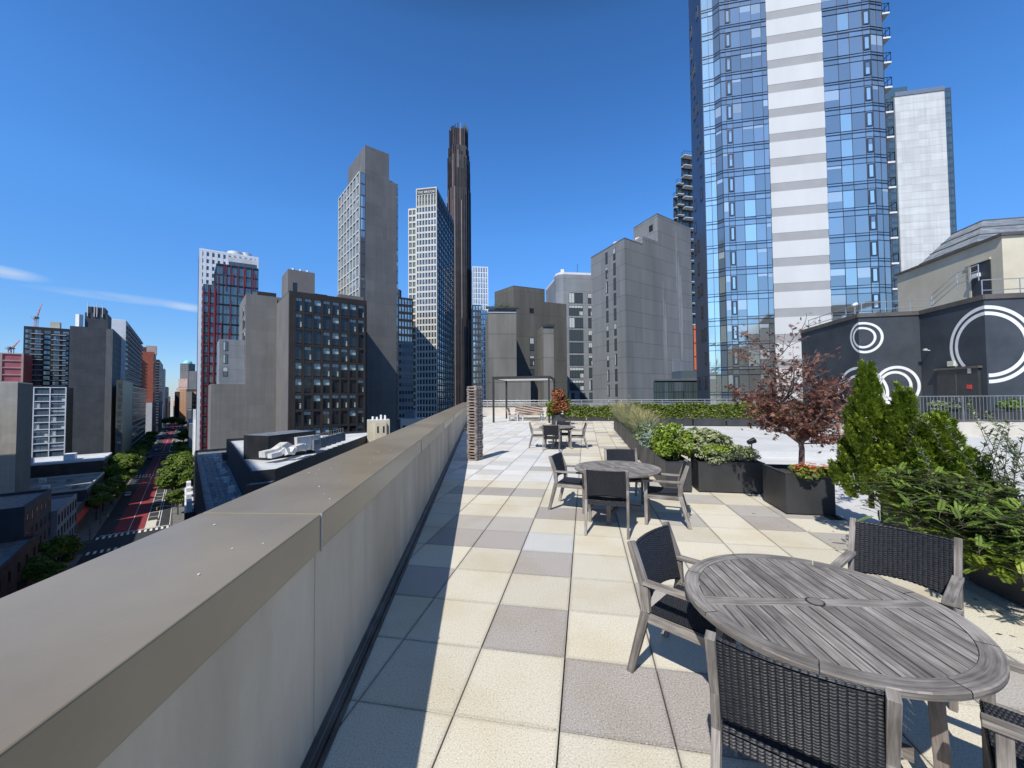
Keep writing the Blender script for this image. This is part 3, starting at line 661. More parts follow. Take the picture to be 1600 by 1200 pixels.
b.windows(Cn, Rp, zt-9-nf*3.3, 3.3, nf, 9, 2.4, 2.6, 'dark', sill=.3); b.grid(Cn, Rp, G+20, zt-2, 3.3, 9, .3, .35, .25, 'bld_darkgrey', 'side_grid')
L2 = Lp+adir(-80)*4.3; z2 = at(645, 325, 191).z
b.mass([Lp+adir(4.5)*.3, L2+adir(4.5)*.3, L2+adir(4.5)*30, Lp+adir(4.5)*30], z2, 'bld_blueglass_dark', name='side_bay'); n2 = int((z2-G)//3.3)
b.windows(L2+adir(4.5)*.3, Lp+adir(4.5)*.3, z2-n2*3.3, 3.3, n2, 2, 1.3, 2.2, 'gold', sill=.5); b.grid(L2+adir(4.5)*.3, Lp+adir(4.5)*.3, z2-n2*3.3, z2, 3.3, 2, .45, .9, .3, 'bld_limestone', 'bay_grid')
b.band(Lp+(Cn-Lp)*.04, Lp+(Cn-Lp)*.96, zt-2.9, zt-.4, .45, 'bld_black', 'sign_panel')
fc = bpy.data.curves.new('name_sign', 'FONT'); fc.body = 'THE BROOK'; fc.size = 2.25; fc.extrude = .12; fc.align_x = 'CENTER'; fc.space_character = 1.12
ft = bpy.data.objects.new('name_sign', fc); C.objects.link(ft); dg = bpy.context.evaluated_depsgraph_get(); me = bpy.data.meshes.new_from_object(ft.evaluated_get(dg)); bpy.data.objects.remove(ft)
me.materials.clear(); me.materials.append(MATS['white_paint']); so_ = bpy.data.objects.new('name_sign', me); C.objects.link(so_); so_.parent = b.root
dd = (Cn-Lp).normalized(); nn = Vector((dd.y, -dd.x, 0)); mid = (Cn+Lp)/2+nn*.47; wtx = max(v.co.x for v in me.vertices)-min(v.co.x for v in me.vertices); k = ((Cn-Lp).length-1.6)/wtx
so_.scale = (k, k, k); so_.location = Vector((mid.x, mid.y, zt-2.4))-b.o; so_.rotation_euler = (R_(90), 0, math.atan2(dd.y, dd.x))
b.done()
# --- dark bronze skyscraper: stepped bundle of fluted shafts
cx = at(717.5, 400, 265); b = Bld('bronze_skyscraper', 'tallest dark bronze fluted skyscraper with spiked crown', 'building', cx)
def hexa(c, r, rot): return [(c[0]+r*math.cos(R_(rot+60*k)), c[1]+r*math.sin(R_(rot+60*k))) for k in range(6)]
zt = at(717, 208, 265).z
levels = ((6.2, zt, 0, 0), (7.0, zt-12, 0, 0), (7.55, at(717, 250, 265).z, 0, 0), (7.9, at(717, 300, 265).z, .1, 0), (8.2, at(717, 500, 265).z, 0, 0))
prev = None
for i, (r, z_, dx, dy) in enumerate(levels):
    b.mass(hexa((cx.x, cx.y), r, 12), z_, 'bld_black', z0=G if i == 0 else G, name='shaft')
mb = MB()
for i, (r, z_, dx, dy) in enumerate(levels[::-1]):
    top = z_; poly = hexa((cx.x, cx.y), r, 12); low = G
    for a in range(6):
        p, q = Vector((*poly[a], 0)), Vector((*poly[(a+1) % 6], 0)); nrm = Vector(((q-p).y, -(q-p).x, 0)).normalized()
        for k in range(7):
            rr = random.Random(i*97+a*13+k); c_ = p.lerp(q, (k+.5)/7); wv = .28 if k % 2 else .5
            t_ = top-rr.choice((0, 0, 4, 9))*(1 if i != 4 else 0)+(rr.choice((2.2, 3.4, 1.2)) if i == 4 and k % 2 == 0 else 0)
            dq = (q-p).normalized()*wv; o = c_-dq/2; o.z = low; mb.frame(o, dq, nrm*(.35 if k % 2 else .55), (0, 0, t_-low), 1 if rr.random() < .2 else 0)
b.part(mb, 'fins', ['bronze', 'bronze_pale'])
b.done()
# --- far buildings in the gaps
def simple(name, label, p, Y, pr, aR, depth, m, kind, fh, cols, ww, wh, rows=None, grid=None, aL=None, side=None, roof='roof_grey', sill=.7, back=None):
    P = at(p[0], p[1], Y); Q = P+adir(aR)*reach(P, aR, pr); bk = adir(back if back is not None else aR-90)
    b = Bld(name, label, 'building', P); b.mass([P, Q, Q+bk*depth, P+bk*depth], P.z, m, roof)
    n_ = rows or int((P.z-G)//fh)
    if cols: b.windows(P, Q, P.z-n_*fh, fh, n_, cols, ww, wh, kind, sill=sill)
    if grid: b.grid(P, Q, P.z-n_*fh, P.z, fh, cols, grid[0], grid[1], .25, grid[2])
    if side: b.windows(Q, Q+bk*depth, P.z-n_*fh, fh, n_, side, ww, wh, kind, sill=sill)
    return b, P, Q
b, P, Q = simple('white_fin_tower', 'far white gridded tower right of the bronze skyscraper', (738, 417), 260, 762.5, 82, 14, 'bld_blueglass_dark', 'blue', 3.6, 6, 1.1, 3.0, grid=(.6, .6, 'bld_white'))
b.done()
b, P, Q = simple('blue_glass_block', 'blue glass block in shade in front of the far white tower', (738.5, 477), 215, 752, 80, 12, 'bld_blueglass_dark', 'blue', 3.4, 3, 1.2, 2.4, grid=(.3, .5, 'bld_darkgrey')); b.done()
b, P, Q = simple('dark_grid_block', 'dark gridded block peeking right of the grey slab tower', (618, 465), 170, 645, 60, 14, 'bld_blueglass_dark', 'blue', 3.3, 6, 1.2, 2.3, grid=(.5, .8, 'bld_taupe_dark'))
roofbox(b, (P+adir(60)*1.5+adir(-30)*2)[:2], 2.5, 2.5, 4, P.z, 'bld_taupe_dark'); b.done()
b, P, Q = simple('blue_panel_block', 'pale blue panelled block with small windows beside the gridded sign tower', (623, 534), 150, 646, 75, 10, 'bld_slate_pale', 'small', 3.0, 5, .7, 1.3); b.done()
# cream building with chimneys
P = at(573.5, 657, 78); Q = P+adir(70)*reach(P, 70, 609); b = Bld('cream_house', 'small cream rooftop block with white chimneys under the grey slab tower', 'building', P)
bk = adir(-20); b.mass([P, Q, Q+bk*4, P+bk*4], P.z, 'cream_stucco', 'roof_white', rim=.25, rimmat='bld_limestone'); dq = (Q-P).normalized(); nq = Vector((dq.y, -dq.x, 0))
b.windows(P+dq*1.9, P+dq*3.3, P.z-2.2, 2, 1, 2, .22, 1.1, 'small', sill=.4, gap0=.35, gap1=.35)
b.mass([P+dq*1.5+nq*.5, P+dq*3.7+nq*.5, P+dq*3.7, P+dq*1.5], P.z-.5, 'cream_stucco', name='bay', z0=P.z-8)
b.windows(P+dq*1.5+nq*.5, P+dq*3.7+nq*.5, P.z-3, 2, 1, 2, .3, 1.3, 'small', sill=.5)
for k, h_ in enumerate((1.0, .9, 1.3, 1.2)): roofbox(b, (P+dq*(1.1+k*.8)+bk*1.5)[:2], .35, .35, h_, P.z-.3, 'white_paint', 'chimney')
b.done()
P = at(626, 655, 120); b = Bld('pale_low_house', 'pale low house with a dark rooftop opening beside the sign tower', 'building', P); Q = P+adir(60)*9; bk = adir(-30)
b.mass([P, Q, Q+bk*6, P+bk*6], P.z, 'bld_limestone', 'roof_white'); roofbox(b, (P+adir(60)*4+bk*3)[:2], 3, 2.4, 2.6, P.z, 'bld_slate_pale', 'roof_shed'); b.windows(P, Q, P.z-8, 3.5, 2, 4, 1, 1.6, 'small'); b.done()
# --- concrete pair behind the pergola
P = at(763, 483, 62); Q = P+adir(84)*reach(P, 84, 806.5); bk = adir(-6)
b = Bld('concrete_block', 'grey board-marked concrete block with planted roof behind the pergola', 'building', P)
b.mass([P, Q, Q+bk*14, P+bk*14], P.z, 'bld_concrete', 'roof_dark'); b.band(P, Q, P.z+.05, P.z+.35, .5, 'roof_dark', 'roof_canopy', out=.4)
b.band(P, Q, P.z-.6, P.z-.3, .1, 'bld_limestone', 'cornice'); dq = (Q-P).normalized(); b.mass([Q-dq*1.5-bk*.9, Q+dq*2.1-bk*.9, Q+dq*2.1, Q-dq*1.5], 4.2, 'bld_concrete', name='stair_block')
mb = MB(); rp = random.Random(2)
for k in range(26):
    c_ = P+dq*rp.uniform(.8, 4.0)+bk*rp.uniform(.3, 1.5)
    for _ in range(26):
        q = Vector((c_.x, c_.y, P.z+.3))+Vector((rp.gauss(0, .12), rp.gauss(0, .12), rp.uniform(0, .5)*(1+.8*(k % 4 == 0)))); a_ = rp.uniform(0, 6.28); e_ = Vector((math.cos(a_), math.sin(a_), rp.uniform(.2, 1)))*.12; sd_ = e_.cross(Vector((0, 0, 1)))*.35; mb.face([q, q+e_*.5+sd_, q+e_, q+e_*.5-sd_])
b.part(mb, 'roof_plants', 'leaf_street')
b.done(); CB = (P, Q, bk)
P = at(802.5, 446, 74); Q = P+adir(66)*reach(P, 66, 851); bk = adir(-40)
b = Bld('tall_concrete_block', 'taller dark concrete block with three small windows beside the planted-roof block', 'building', P)
b.mass([P, Q, Q+bk*6, P+bk*6], P.z, 'bld_concrete_dark', 'roof_dark', rim=.15, rimmat='cap_brown')
dq = (Q-P).normalized(); z_ = at(828, 530, 76).z
for k, hh in enumerate((.3, 3.2, 5.6)): b.windows(P+dq*3.0, P+dq*4.6, z_-hh-2.2, 3, 1, 1, .9, (2.5, 1.9, 1.7)[k], 'tall', sill=.2)
b.windows(P+dq*3.0, P+dq*4.6, P.z-5, 3, 1, 1, .9, .9, 'small', sill=0)
P3 = Q-bk*0; Q3 = P3+adir(66)*5; b.mass([P3+dq*.02, Q3, Q3+bk*6, P3+dq*.02+bk*6], at(855, 474, 78).z, 'bld_concrete_dark', 'roof_dark', name='side_block')
b.done()
P = at(849, 509, 62); Q = P+adir(80)*1.7; b = Bld('concrete_stair_tower', 'slim concrete stair tower with dark cap left of the rounded slate block', 'building', P)
b.mass([P, Q, Q+adir(-10)*4, P+adir(-10)*4], P.z, 'bld_concrete', 'roof_dark'); b.band(P, Q, P.z-.15, P.z+.25, .2, 'roof_dark', 'cap', out=.15); b.done()
# --- rounded slate block
P = at(880, 425, 93); zt = P.z; Q = P+adir(82)*12; b = Bld('rounded_slate_block', 'pale slate-grey block with a rounded corner and wide dark windows', 'building', P)
arc = [P+adir(-98)*0]
poly = [P, Q, Q+adir(-8)*12]; end = P+adir(-55)*1.6+adir(-25)*2.6
pts = [P]+[P+adir(-98+73*t)*2.9*math.sin(t*1.35)+adir(-8)*2.2*t*t for t in (.25, .5, .75, 1)]
poly = pts[::-1]+[Q, Q+adir(-8)*12, pts[-1]+adir(-8)*10]
b.mass(poly, zt, 'bld_slate_pale', 'roof_white', rim=.5, rimmat='bld_white')
dq = (Q-P).normalized()
wz = at(890, 457, 93).z-2.6
b.windows(P+dq*.9, P+dq*5.2, wz-3.02*7, 3.02, 8, 1, 3.5, 2.5, 'wide', sill=.1)
b.windows(P+dq*5.9, P+dq*7.2, wz-3.02*9, 3.02, 10, 1, .95, 2.5, 'tall', sill=.1)
for k in (8, 9): b.windows(P+dq*.9, P+dq*5.2, wz-3.02*k, 3.02, 1, 2, 1.4, 2.4, 'tall', sill=.1, gap0=.8, gap1=.8)
mb = MB(); q = P+dq*4.5+adir(-8)*3; mb.tube([(q.x, q.y, zt), (q.x, q.y, zt+3.2)], .05, 6); mb.tube([(q.x, q.y, zt), (q.x, q.y, zt+.9)], [1.6, .3], 12); b.part(mb, 'mast', 'black_metal')
roofbox(b, (P+dq*.3+adir(-8)*2)[:2], .8, .8, 1.2, zt, 'white_paint', 'roof_vent'); b.done()
# --- large slate building with stepped roof
Cn = at(975.5, 371, 74); zt = Cn.z; Lp = Cn+adir(-22)*reach(Cn, -22, 923); dr = adir(55)
Rp = Cn+dr*reach(Vector((Cn.x, Cn.y, at(1030, 335, 80).z)), 55, 1079); Bp = Lp+(Rp-Cn)
b = Bld('slate_stepped_building', 'large slate-grey building with stepped roof, rain streaks and paired tall windows', 'building', Cn)
t1 = reach(Cn, 55, 1004); t2 = reach(Cn, 55, 1028)
b.mass([Cn, Lp, Lp+dr*t1, Cn+dr*t1], zt, 'bld_slate', 'roof_white', rim=.25, rimmat='cap_brown')
A1 = Cn+dr*t1; A2 = Cn+dr*t2; bk = (Lp-Cn); bkn = bk.normalized()
b.mass([A1, A1+bk*.85, A2+bk*.85, A2], zt+1.6, 'bld_slate', 'roof_white', name='middle_step')
zp = at(1027.5, 333, 74+t2*math.cos(R_(55))).z
b.mass([A2, A2+bkn*7.5, Rp+bkn*7.5, Rp], zp, 'bld_slate', 'roof_grey', name='penthouse', rim=.2, rimmat='cap_brown')
b.windows(Lp, Cn, zt-3.5-3.03*17, 3.03, 18, 2, .75, 2.35, 'tall', sill=.2, gap0=bk.length*.50, gap1=bk.length*.275)
b.windows(A2+bkn*7.5, A2, zp-3.4, 2, 1, 1, 1.1, 1.3, 'small', gap0=5.6, gap1=1.9, sill=.3)
for k in range(3): roofbox(b, (Cn+dr*(t1*.35+k*2.3)+bkn*(4.5-k*1.2))[:2], 1.0, .8, 1.0, zt+.2+(.5*k), 'machine_white', 'condenser', ang=-35)
mb = MB()
for k in range(7):
    q = A1.lerp(A2, k/6)+bkn*.4; mb.beam((q.x, q.y, zt+1.6), (q.x, q.y, zt+2.9), .06, .06)
for hh in (2.2, 2.9): a = A1+bkn*.4; c_ = A2+bkn*.4; mb.beam((a.x, a.y, zt+hh), (c_.x, c_.y, zt+hh), .05, .05)
b.part(mb, 'roof_railing', 'rail_metal')
nr = Vector((dr.y, -dr.x, 0)); pa = Rp-dr*8.2; b.band(pa, Rp-dr*4.2, 5.2-9, 9.4, .06, 'bld_slate_pale', 'patched_panel')
rs = random.Random(4)
for px0, wd_, y0_, y1_ in ((1041, 2.6, 470, 596), (1060, 1.4, 362, 470), (1066, 3.2, 430, 596), (1063, 2.2, 400, 520), (1038, 1.2, 440, 600)):
    mb = MB(); t_ = reach(Vector((Cn.x, Cn.y, 10)), 55, px0); dist = (Cn+dr*t_).y; za, zb = CH+(618-y0_)/607*dist, CH+(618-y1_)/607*dist; hw = wd_/607*dist*1.1; prev = None
    for i in range(13):
        f_ = i/12; ww = hw*(.25+.9*math.sin(math.pi*min(.97, f_+.05)))*rs.uniform(.7, 1.25); cc_ = t_+rs.uniform(-.08, .08); z_ = za+(zb-za)*f_; L_ = Cn+dr*(cc_-ww)+nr*.012; R2 = Cn+dr*(cc_+ww)+nr*.012
        cur = ((L_.x, L_.y, z_), (R2.x, R2.y, z_))
        if prev: mb.face([prev[0], cur[0], cur[1], prev[1]])
        prev = cur
    b.part(mb, 'rain_streak', 'stain_pale')
b.done()
for k, (sc_, hh, off) in enumerate(((1.1, .9, .1), (.9, .7, .3))):
    pass
# --- glass pavilion at its foot
P = at(1022, 594, 62); Q = P+adir(84)*reach(P, 84, 1112); b = Bld('glass_pavilion', 'low green glass pavilion at the foot of the slate building', 'building', P)
b.mass([P, Q, Q+adir(-6)*8, P+adir(24)*8], P.z, 'glass_mid', 'roof_grey'); b.windows(P, Q, P.z-3.6, 3.5, 1, 6, 1.85, 3.3, 'curtainwall', sill=.05); b.band(P, Q, P.z-.1, P.z+.2, .2, 'rail_grey', 'roof_edge')
mb = MB(); q = P+adir(84)*4.6; mb.frame(Vector((q.x, q.y, P.z+.2)), adir(84)*4, adir(-6)*3, (0, 0, 1.3)); b.part(mb, 'glass_roof_screen', 'glass_mid'); b.done()
# --- far balcony tower behind, and the orange building
P = at(1064, 246, 112); Rr = P+adir(78)*10; b = Bld('balcony_tower', 'dark tower with stacked white-edged balconies left of the glass tower', 'building', P); zt = P.z
b.mass([P, Rr, Rr+adir(27)*14, P+adir(27)*14], zt, 'bld_black', 'roof_dark')
b.windows(P, Rr, zt-3.1*24, 3.1, 24, 4, 1.9, 2.5, 'green', sill=.2)
for k in range(22): b.balcony(P-adir(78)*0, Rr, zt-3.1*k-(0 if k else .2), 1.6, glassy=True)
zm = at(1058, 290, 112).z; P2 = P+adir(-102)*1.9; b.mass([P2, P+adir(78)*-.02, P+adir(27)*12+adir(78)*-.02, P2+adir(27)*12], zm, 'bld_black', name='side_wing')
b.windows(P2, P, zm-3.1*20, 3.1, 20, 2, .8, 2.4, 'green', sill=.2); P4 = P2+adir(-102)*.95; b.mass([P4, P2-adir(78)*.02, P2+adir(27)*12-adir(78)*.02, P4+adir(27)*12], zm-4, 'bld_black', name='end_wing'); b.windows(P4, P2, zm-4-3.1*18, 3.1, 18, 1, .6, 2.4, 'green', sill=.2)
for k in range(20): b.balcony(P2, P, zm-3.1*k, 1.0); b.balcony(P4, P2, zm-4-3.1*k, .8)
b.done()
P = at(1077, 508, 96); Q = P+adir(80)*5; b = Bld('orange_building', 'narrow orange-panelled building squeezed beside the glass tower', 'building', P)
b.mass([P, Q, Q+adir(-10)*6, P+adir(-10)*6], P.z, 'orange_panel', 'roof_dark'); b.grid(P, Q, P.z-18, P.z, 3.4, 5, .1, .18, .12, 'bld_red_frame', 'panel_frame'); b.done()

# ================================================================== GLASS TOWER
UT = adir(10.8); VT = adir(100.8); A = at(1208.6, 460, 45); A.z = 0
FHT = 2.96; NF = 42; ZB = 13.4-FHT*18+.2; ZT = ZB+FHT*NF
b = Bld('glass_tower', 'huge blue glass apartment tower with a white and grey banded stripe', 'building', A)
tR = reach(Vector((A.x, A.y, 13)), 100.8, 1297.5); Bs = A+VT*tR
tE = reach(Vector((A.x, A.y, 13)), 100.8, 1374); E1 = A+VT*tE; E2 = E1+adir(82)*1.6; E3 = E2+adir(45)*1.3
tG = reach(Vector((A.x, A.y, 13)), 280.8, 1134.5); G2 = A-VT*tG; H1 = G2+adir(-35)*.75; H2 = H1+adir(-72)*1; H2 = H1+adir(-72)*reach(Vector((H1.x, H1.y, 13)), -72, 1106); H3 = H2+adir(10.8)*reach(Vector((H2.x, H2.y, 13)), 10.8, 1087, 30); H4 = H3+adir(30)*6
poly = [A, Bs, E1, E2, E3, E3+UT*14, H4+adir(80)*12, H4, H3, H2, H1, G2]
b.mass(poly, ZT, 'spandrel', 'roof_dark')
# banded stripe
mb = MB(); n_ = Vector((VT.y, -VT.x, 0)); o0 = A-n_*.01
for k in range(NF):
    o = o0+VT*0; o.z = ZB+k*FHT; hb = 1.02
    mb.frame(o, VT*tR, n_*.08, (0, 0, hb), 1); o = o.copy(); o.z += hb; mb.frame(o, VT*tR, n_*.1, (0, 0, FHT-hb), 0)
b.part(mb, 'banded_stripe', ['strip_white', 'strip_grey'])
def curtain(P, Q, cuts, open_c, bright_c, mg='glass_blue', name='curtain_wall', opening='open', hi=.0):
    d = Q-P; Ln = d.length; d = d.normalized(); n_ = Vector((d.y, -d.x, 0)); mb = MB(); xs = [0]+list(cuts)+[1]
    rr = random.Random(int(P.x*100))
    for k in range(NF):
        z0_ = ZB+k*FHT
        for i in range(len(xs)-1):
            for (za, zb, kind) in ((.0, .30, 's'), (.30, FHT-.62, 'v'), (FHT-.62, FHT, 's')):
                p = P+d*(Ln*xs[i])+n_*.03; q = P+d*(Ln*xs[i+1])+n_*.03
                mi = 0
                if kind == 'v' and i in bright_c and rr.random() < .7: mi = 1
                if kind == 'v' and rr.random() < hi: mi = 1
                jt = lambda: n_*rr.uniform(-.012, .012)
                ja, jb, jc, jd = jt(), jt(), jt(), jt()
                mb.face([Vector((p.x, p.y, z0_+za))+ja, Vector((q.x, q.y, z0_+za))+jb, Vector((q.x, q.y, z0_+zb))+jc, Vector((p.x, p.y, z0_+zb))+jd], mi)
                if kind == 'v' and (q-p).length > .5 and mi == 0 and rr.random() < .34:
                    hb_ = rr.choice((.35, .5, .8, 1.2)); p2 = p+n_*.012+d*.05; q2 = q+n_*.012-d*.05; mb.face([Vector((p2.x, p2.y, z0_+zb-hb_)), Vector((q2.x, q2.y, z0_+zb-hb_)), Vector((q2.x, q2.y, z0_+zb-.03)), Vector((p2.x, p2.y, z0_+zb-.03))], 3)
        if open_c is not None:
            i = open_c; c_ = (xs[i]+xs[i+1])/2; pc = P+d*(Ln*c_)+n_*.05; pc.z = z0_+.55
            b.w.append((pc, math.atan2(d.y, d.x), n_, opening, Ln*(xs[i+1]-xs[i])-.12, 1.65, random.choice((0, 0, 1, 3))))
    for x_ in xs:
        p = P+d*(Ln*x_-.02)+n_*.02; p.z = ZB; mb.frame(p, d*.04, n_*.05, (0, 0, FHT*NF), 2)
    for k in range(NF+1):
        for dz, th in ((0, .075), (.30, .035), (FHT-.62, .035)):
            if k == NF and dz: continue
            p = P+n_*.02; p.z = ZB+k*FHT+dz-th/2; mb.frame(p, d*Ln, n_*.065, (0, 0, th), 2)
    b.part(mb, name, [mg, 'glass_sky', 'spandrel', 'glass_blind'])
curtain(G2, A, (.11, .24, .44, .68, .89), 2 if False else 1, (4 if False else 3,), 'glass_blue')
curtain(Bs, E1, (.32, .56, .84), 3, (1,), 'glass_blue')
curtain(E1, E2, (.5,), None, (), 'glass_blue'); curtain(E2, E3, (), None, (), 'glass_mid')
curtain(H2, H1, (.55,), None, (0, 1), 'glass_sky', hi=.6); curtain(H1, G2, (), None, (), 'glass_mid', hi=.3)
# side wall with scattered slots
b.band(H3, H2, G, ZT-.1, .05, 'tower_side', 'side_wall'); b.band(H4, H3, G, ZT-.1, .05, 'tower_side', 'rear_side_wall')
for (P_, Q_, m_) in ((H3, H2, 6), (H4, H3, 3)):
    d = (Q_-P_).normalized(); n_ = Vector((d.y, -d.x, 0))
    for k in range(NF):
        for j in range(3):
            t = ((k*.37+j*.34) % 1)*((Q_-P_).length-1.2)+.6; p = P_+d*t+n_*.055; p.z = ZB+k*FHT+.8
            if (k+j) % 2 == 0: b.w.append((p, math.atan2(d.y, d.x), n_, 'small', .7, 1.5, 0))
for k in range(8, 34):
    z_ = ZB+k*FHT; b.balcony(E3+UT*.15, E3+UT*3.4, z_, .95, 'bld_white', 'black_metal')
b.done()
# grey-glass tower sliver right behind it and the board-marked white tower
P = at(1398, 151, 150); P.z = P.z; Q = at(1475.5, 127, 150); dq = adir(100.8); Q = P+dq*reach(P, 100.8, 1475.5)
b = Bld('board_marked_tower', 'pale board-marked concrete tower with thin glass edge right of the glass tower', 'building', P)
bk = adir(10.8); P.z = at(1398, 151, 150).z
b.mass([P, Q, Q+bk*14, P+bk*14], P.z, 'bld_board_white', 'roof_grey'); b.band(P, Q, P.z-.1, P.z+1.6, .2, 'rail_grey', 'roof_screen')
Qe = Q+dq*2.6; b.mass([Q+bk*.6, Qe+bk*.6, Qe+bk*12, Q+bk*12], P.z+1.2, 'glass_dark', name='glass_edge')
Pe = P-dq*5; b.mass([Pe+bk*.6, P+bk*.6, P+bk*12, Pe+bk*12], P.z-.5, 'glass_dark', name='glass_flank')
nf = int((P.z-G)//2.95)
b.windows(Q+bk*.6, Qe+bk*.6, P.z-nf*2.95, 2.95, nf, 1, 2.2, 2.4, 'green', sill=.3); b.windows(Pe+bk*.6, P+bk*.6, P.z-nf*2.95, 2.95, nf, 2, 2.0, 2.4, 'green', sill=.3)
mb = MB(); o = P-dq*5+bk*1; o.z = P.z; mb.frame(o, dq*10, bk*5, (0, 0, 4.2)); b.part(mb, 'rooftop_canopy', 'glass_green'); b.done()

# ================================================================== LEFT OF THE STREET
def front_sw(name, label, s, w0, w1, z, depth, m, roof='roof_grey', rim=.3, z0=G, cat='building', rimmat=None):
    b = Bld(name, label, cat, sw(s, w1)); P = [sw(s, w0), sw(s, w1), sw(s+depth, w1), sw(s+depth, w0)]
    b.mass(P, z, m, roof, rim=rim, z0=z0, rimmat=rimmat); b.P = P; return b
b = front_sw('grey_party_wall_tower', 'blank dark grey tower with rooftop machine block left of the street', 141, -36, -20, 40.8, 58, 'bld_darkgrey')
b.mass([sw(143, -31), sw(143, -22.2), sw(156, -22.2), sw(156, -31)], 49, 'bld_darkgrey', name='machine_block', z0=40.4); b.mass([sw(143.5, -30), sw(143.5, -23.5), sw(154, -23.5), sw(154, -30)], 52.5, 'bld_darkgrey', name='upper_machine_block', z0=48.9)
roofbox(b, sw(143, -33)[:2], 2, 2, 7, 40.5, 'bld_white', 'roof_vent')
mb = MB()
for k, (w_, h_) in enumerate(((-30, 4), (-27.5, 2.6), (-26.5, 3.8), (-24.4, 2.2))): p = sw(142.7, w_); mb.tube([(p.x, p.y, 47), (p.x, p.y, 52.5+h_*.6)], .18, 6)
b.part(mb, 'antenna', 'machine_white'); b.windows(b.P[1], b.P[2], G+2, 3.6, 21, 9, .4, 2.2, 'small')
b.band(sw(141, -22.6), sw(141, -20), G, 40.5, .12, 'bld_grey', 'pale_edge')
b.done()
b = front_sw('slab_balcony_tower', 'tower with stacks of white balconies facing the street behind the grey tower', 177, -26.5, -18, 51.6, 111, 'bld_blueglass_dark', rimmat='bld_white')
b.band(b.P[0], b.P[1], -10, 51.4, .2, 'bld_white', 'end_wall')
b.windows(b.P[1], b.P[2], 51-3.1*27, 3.1, 27, 16, 3.2, 2.2, 'brook', sill=.4)
for k in range(1, 22):
    z_ = 51-3.1*k-.1; b.balcony(b.P[1]+SD*2, b.P[1]+SD*108, z_, 1.3, 'bld_white', 'bld_darkgrey')
b.done()
b = front_sw('olive_panel_building', 'olive and black panelled corner building with glazed edge by the street', 107, -14.9, -12.5, 11.3, 46, 'bld_olive')
b.windows(b.P[0], b.P[1], 10-3.4*13, 3.4, 13, 1, 1.3, 2.4, 'brook', sill=.4); b.done()
b = front_sw('ribbed_office_building', 'dark office block with thin horizontal ribs beside the olive panelled one', 153.5, -30, -12.5, 9.6, 100, 'bld_black')
for k in range(14): b.band(b.P[1], b.P[2], 9-3.4*k-.3, 9-3.4*k, .25, 'trim_light', 'rib')
b.windows(b.P[1], b.P[2], 9-3.4*13, 3.4, 13, 14, 5.6, 2.4, 'small', sill=.4); b.done()
b = front_sw('red_brick_tower', 'red brick apartment tower with dark balconies down the street', 345, -22.5, -13, 47, 42, 'bld_brick_red')
b.windows(b.P[1], b.P[2], 46-3.2*26, 3.2, 26, 6, 3.5, 2, 'brook', sill=.5); roofbox(b, sw(350, -21)[:2], 5, 5, 5, 46.7, 'bld_brick_dark', ang=50); roofbox(b, sw(375, -16)[:2], 6, 8, 9, 46.7, 'bld_pink_stone', ang=50)
for k in range(2, 13): b.balcony(sw(344.9, -26.5), sw(344.9, -21.5), 46.5-3.2*k, 2, 'bld_brick_dark', 'black_metal')
b.done()
b = front_sw('striped_balcony_tower', 'narrow dark tower with white balcony slabs behind the brick tower', 451, -17, -13, 47.7, 100, 'bld_black'); b.windows(b.P[1], b.P[2], 46-3.2*25, 3.2, 25, 10, 5, 2, 'brook')
for k in range(1, 24): b.balcony(sw(450.9, -16.5), sw(450.9, -13), 47-3.2*k, 1.2, 'bld_white', 'bld_darkgrey')
b.done()
b = front_sw('far_blue_tower', 'far slim blue-grey tower at the end of the left row', 600, -19, -13, 46, 40, 'bld_slate_pale'); b.windows(b.P[0], b.P[1], 44-3.2*24, 3.2, 24, 3, 1.2, 2, 'small'); b.done()
b = front_sw('far_glass_tower', 'small far glass tower right of the slim blue-grey one', 740, -19, -13, 22, 60, 'bld_blueglass_dark'); b.windows(b.P[0], b.P[1], 20-3.4*17, 3.4, 17, 3, 1.4, 2.2, 'blue'); b.done()
b = front_sw('grey_gabled_block', 'low block with bright lit end wall and brown street front', 338, -18, -13, -1.5, 70, 'bld_brick_dark', roof='roof_grey'); b.band(b.P[0], b.P[1], G, -2, .2, 'bld_limestone', 'pale_end_wall'); b.windows(b.P[1], b.P[2], -6-3.6*8, 3.6, 9, 12, 2, 2, 'small'); b.done()  # end wall in a paler colour than the brick street front
for i, (s, h_, m_) in enumerate(((470, 8, 'bld_brick_dark'), (560, 2, 'bld_slate_pale'), (660, 12, 'bld_taupe_dark'), (820, 6, 'bld_brick_dark'), (930, 16, 'bld_taupe'))):
    b = front_sw('street_block', ('brown shaded block far down the left side of the street', 'pale slate block far down the left side of the street', 'tall dark taupe block far down the left side of the street', 'brick block near the far end of the left side of the street', 'last taupe block on the left side of the street')[i], s, -40, -12.5, h_-10, 70, m_)
    b.windows(b.P[1], b.P[2], h_-10-3.5*7, 3.5, 7, 8, 2, 2, 'small'); b.done()
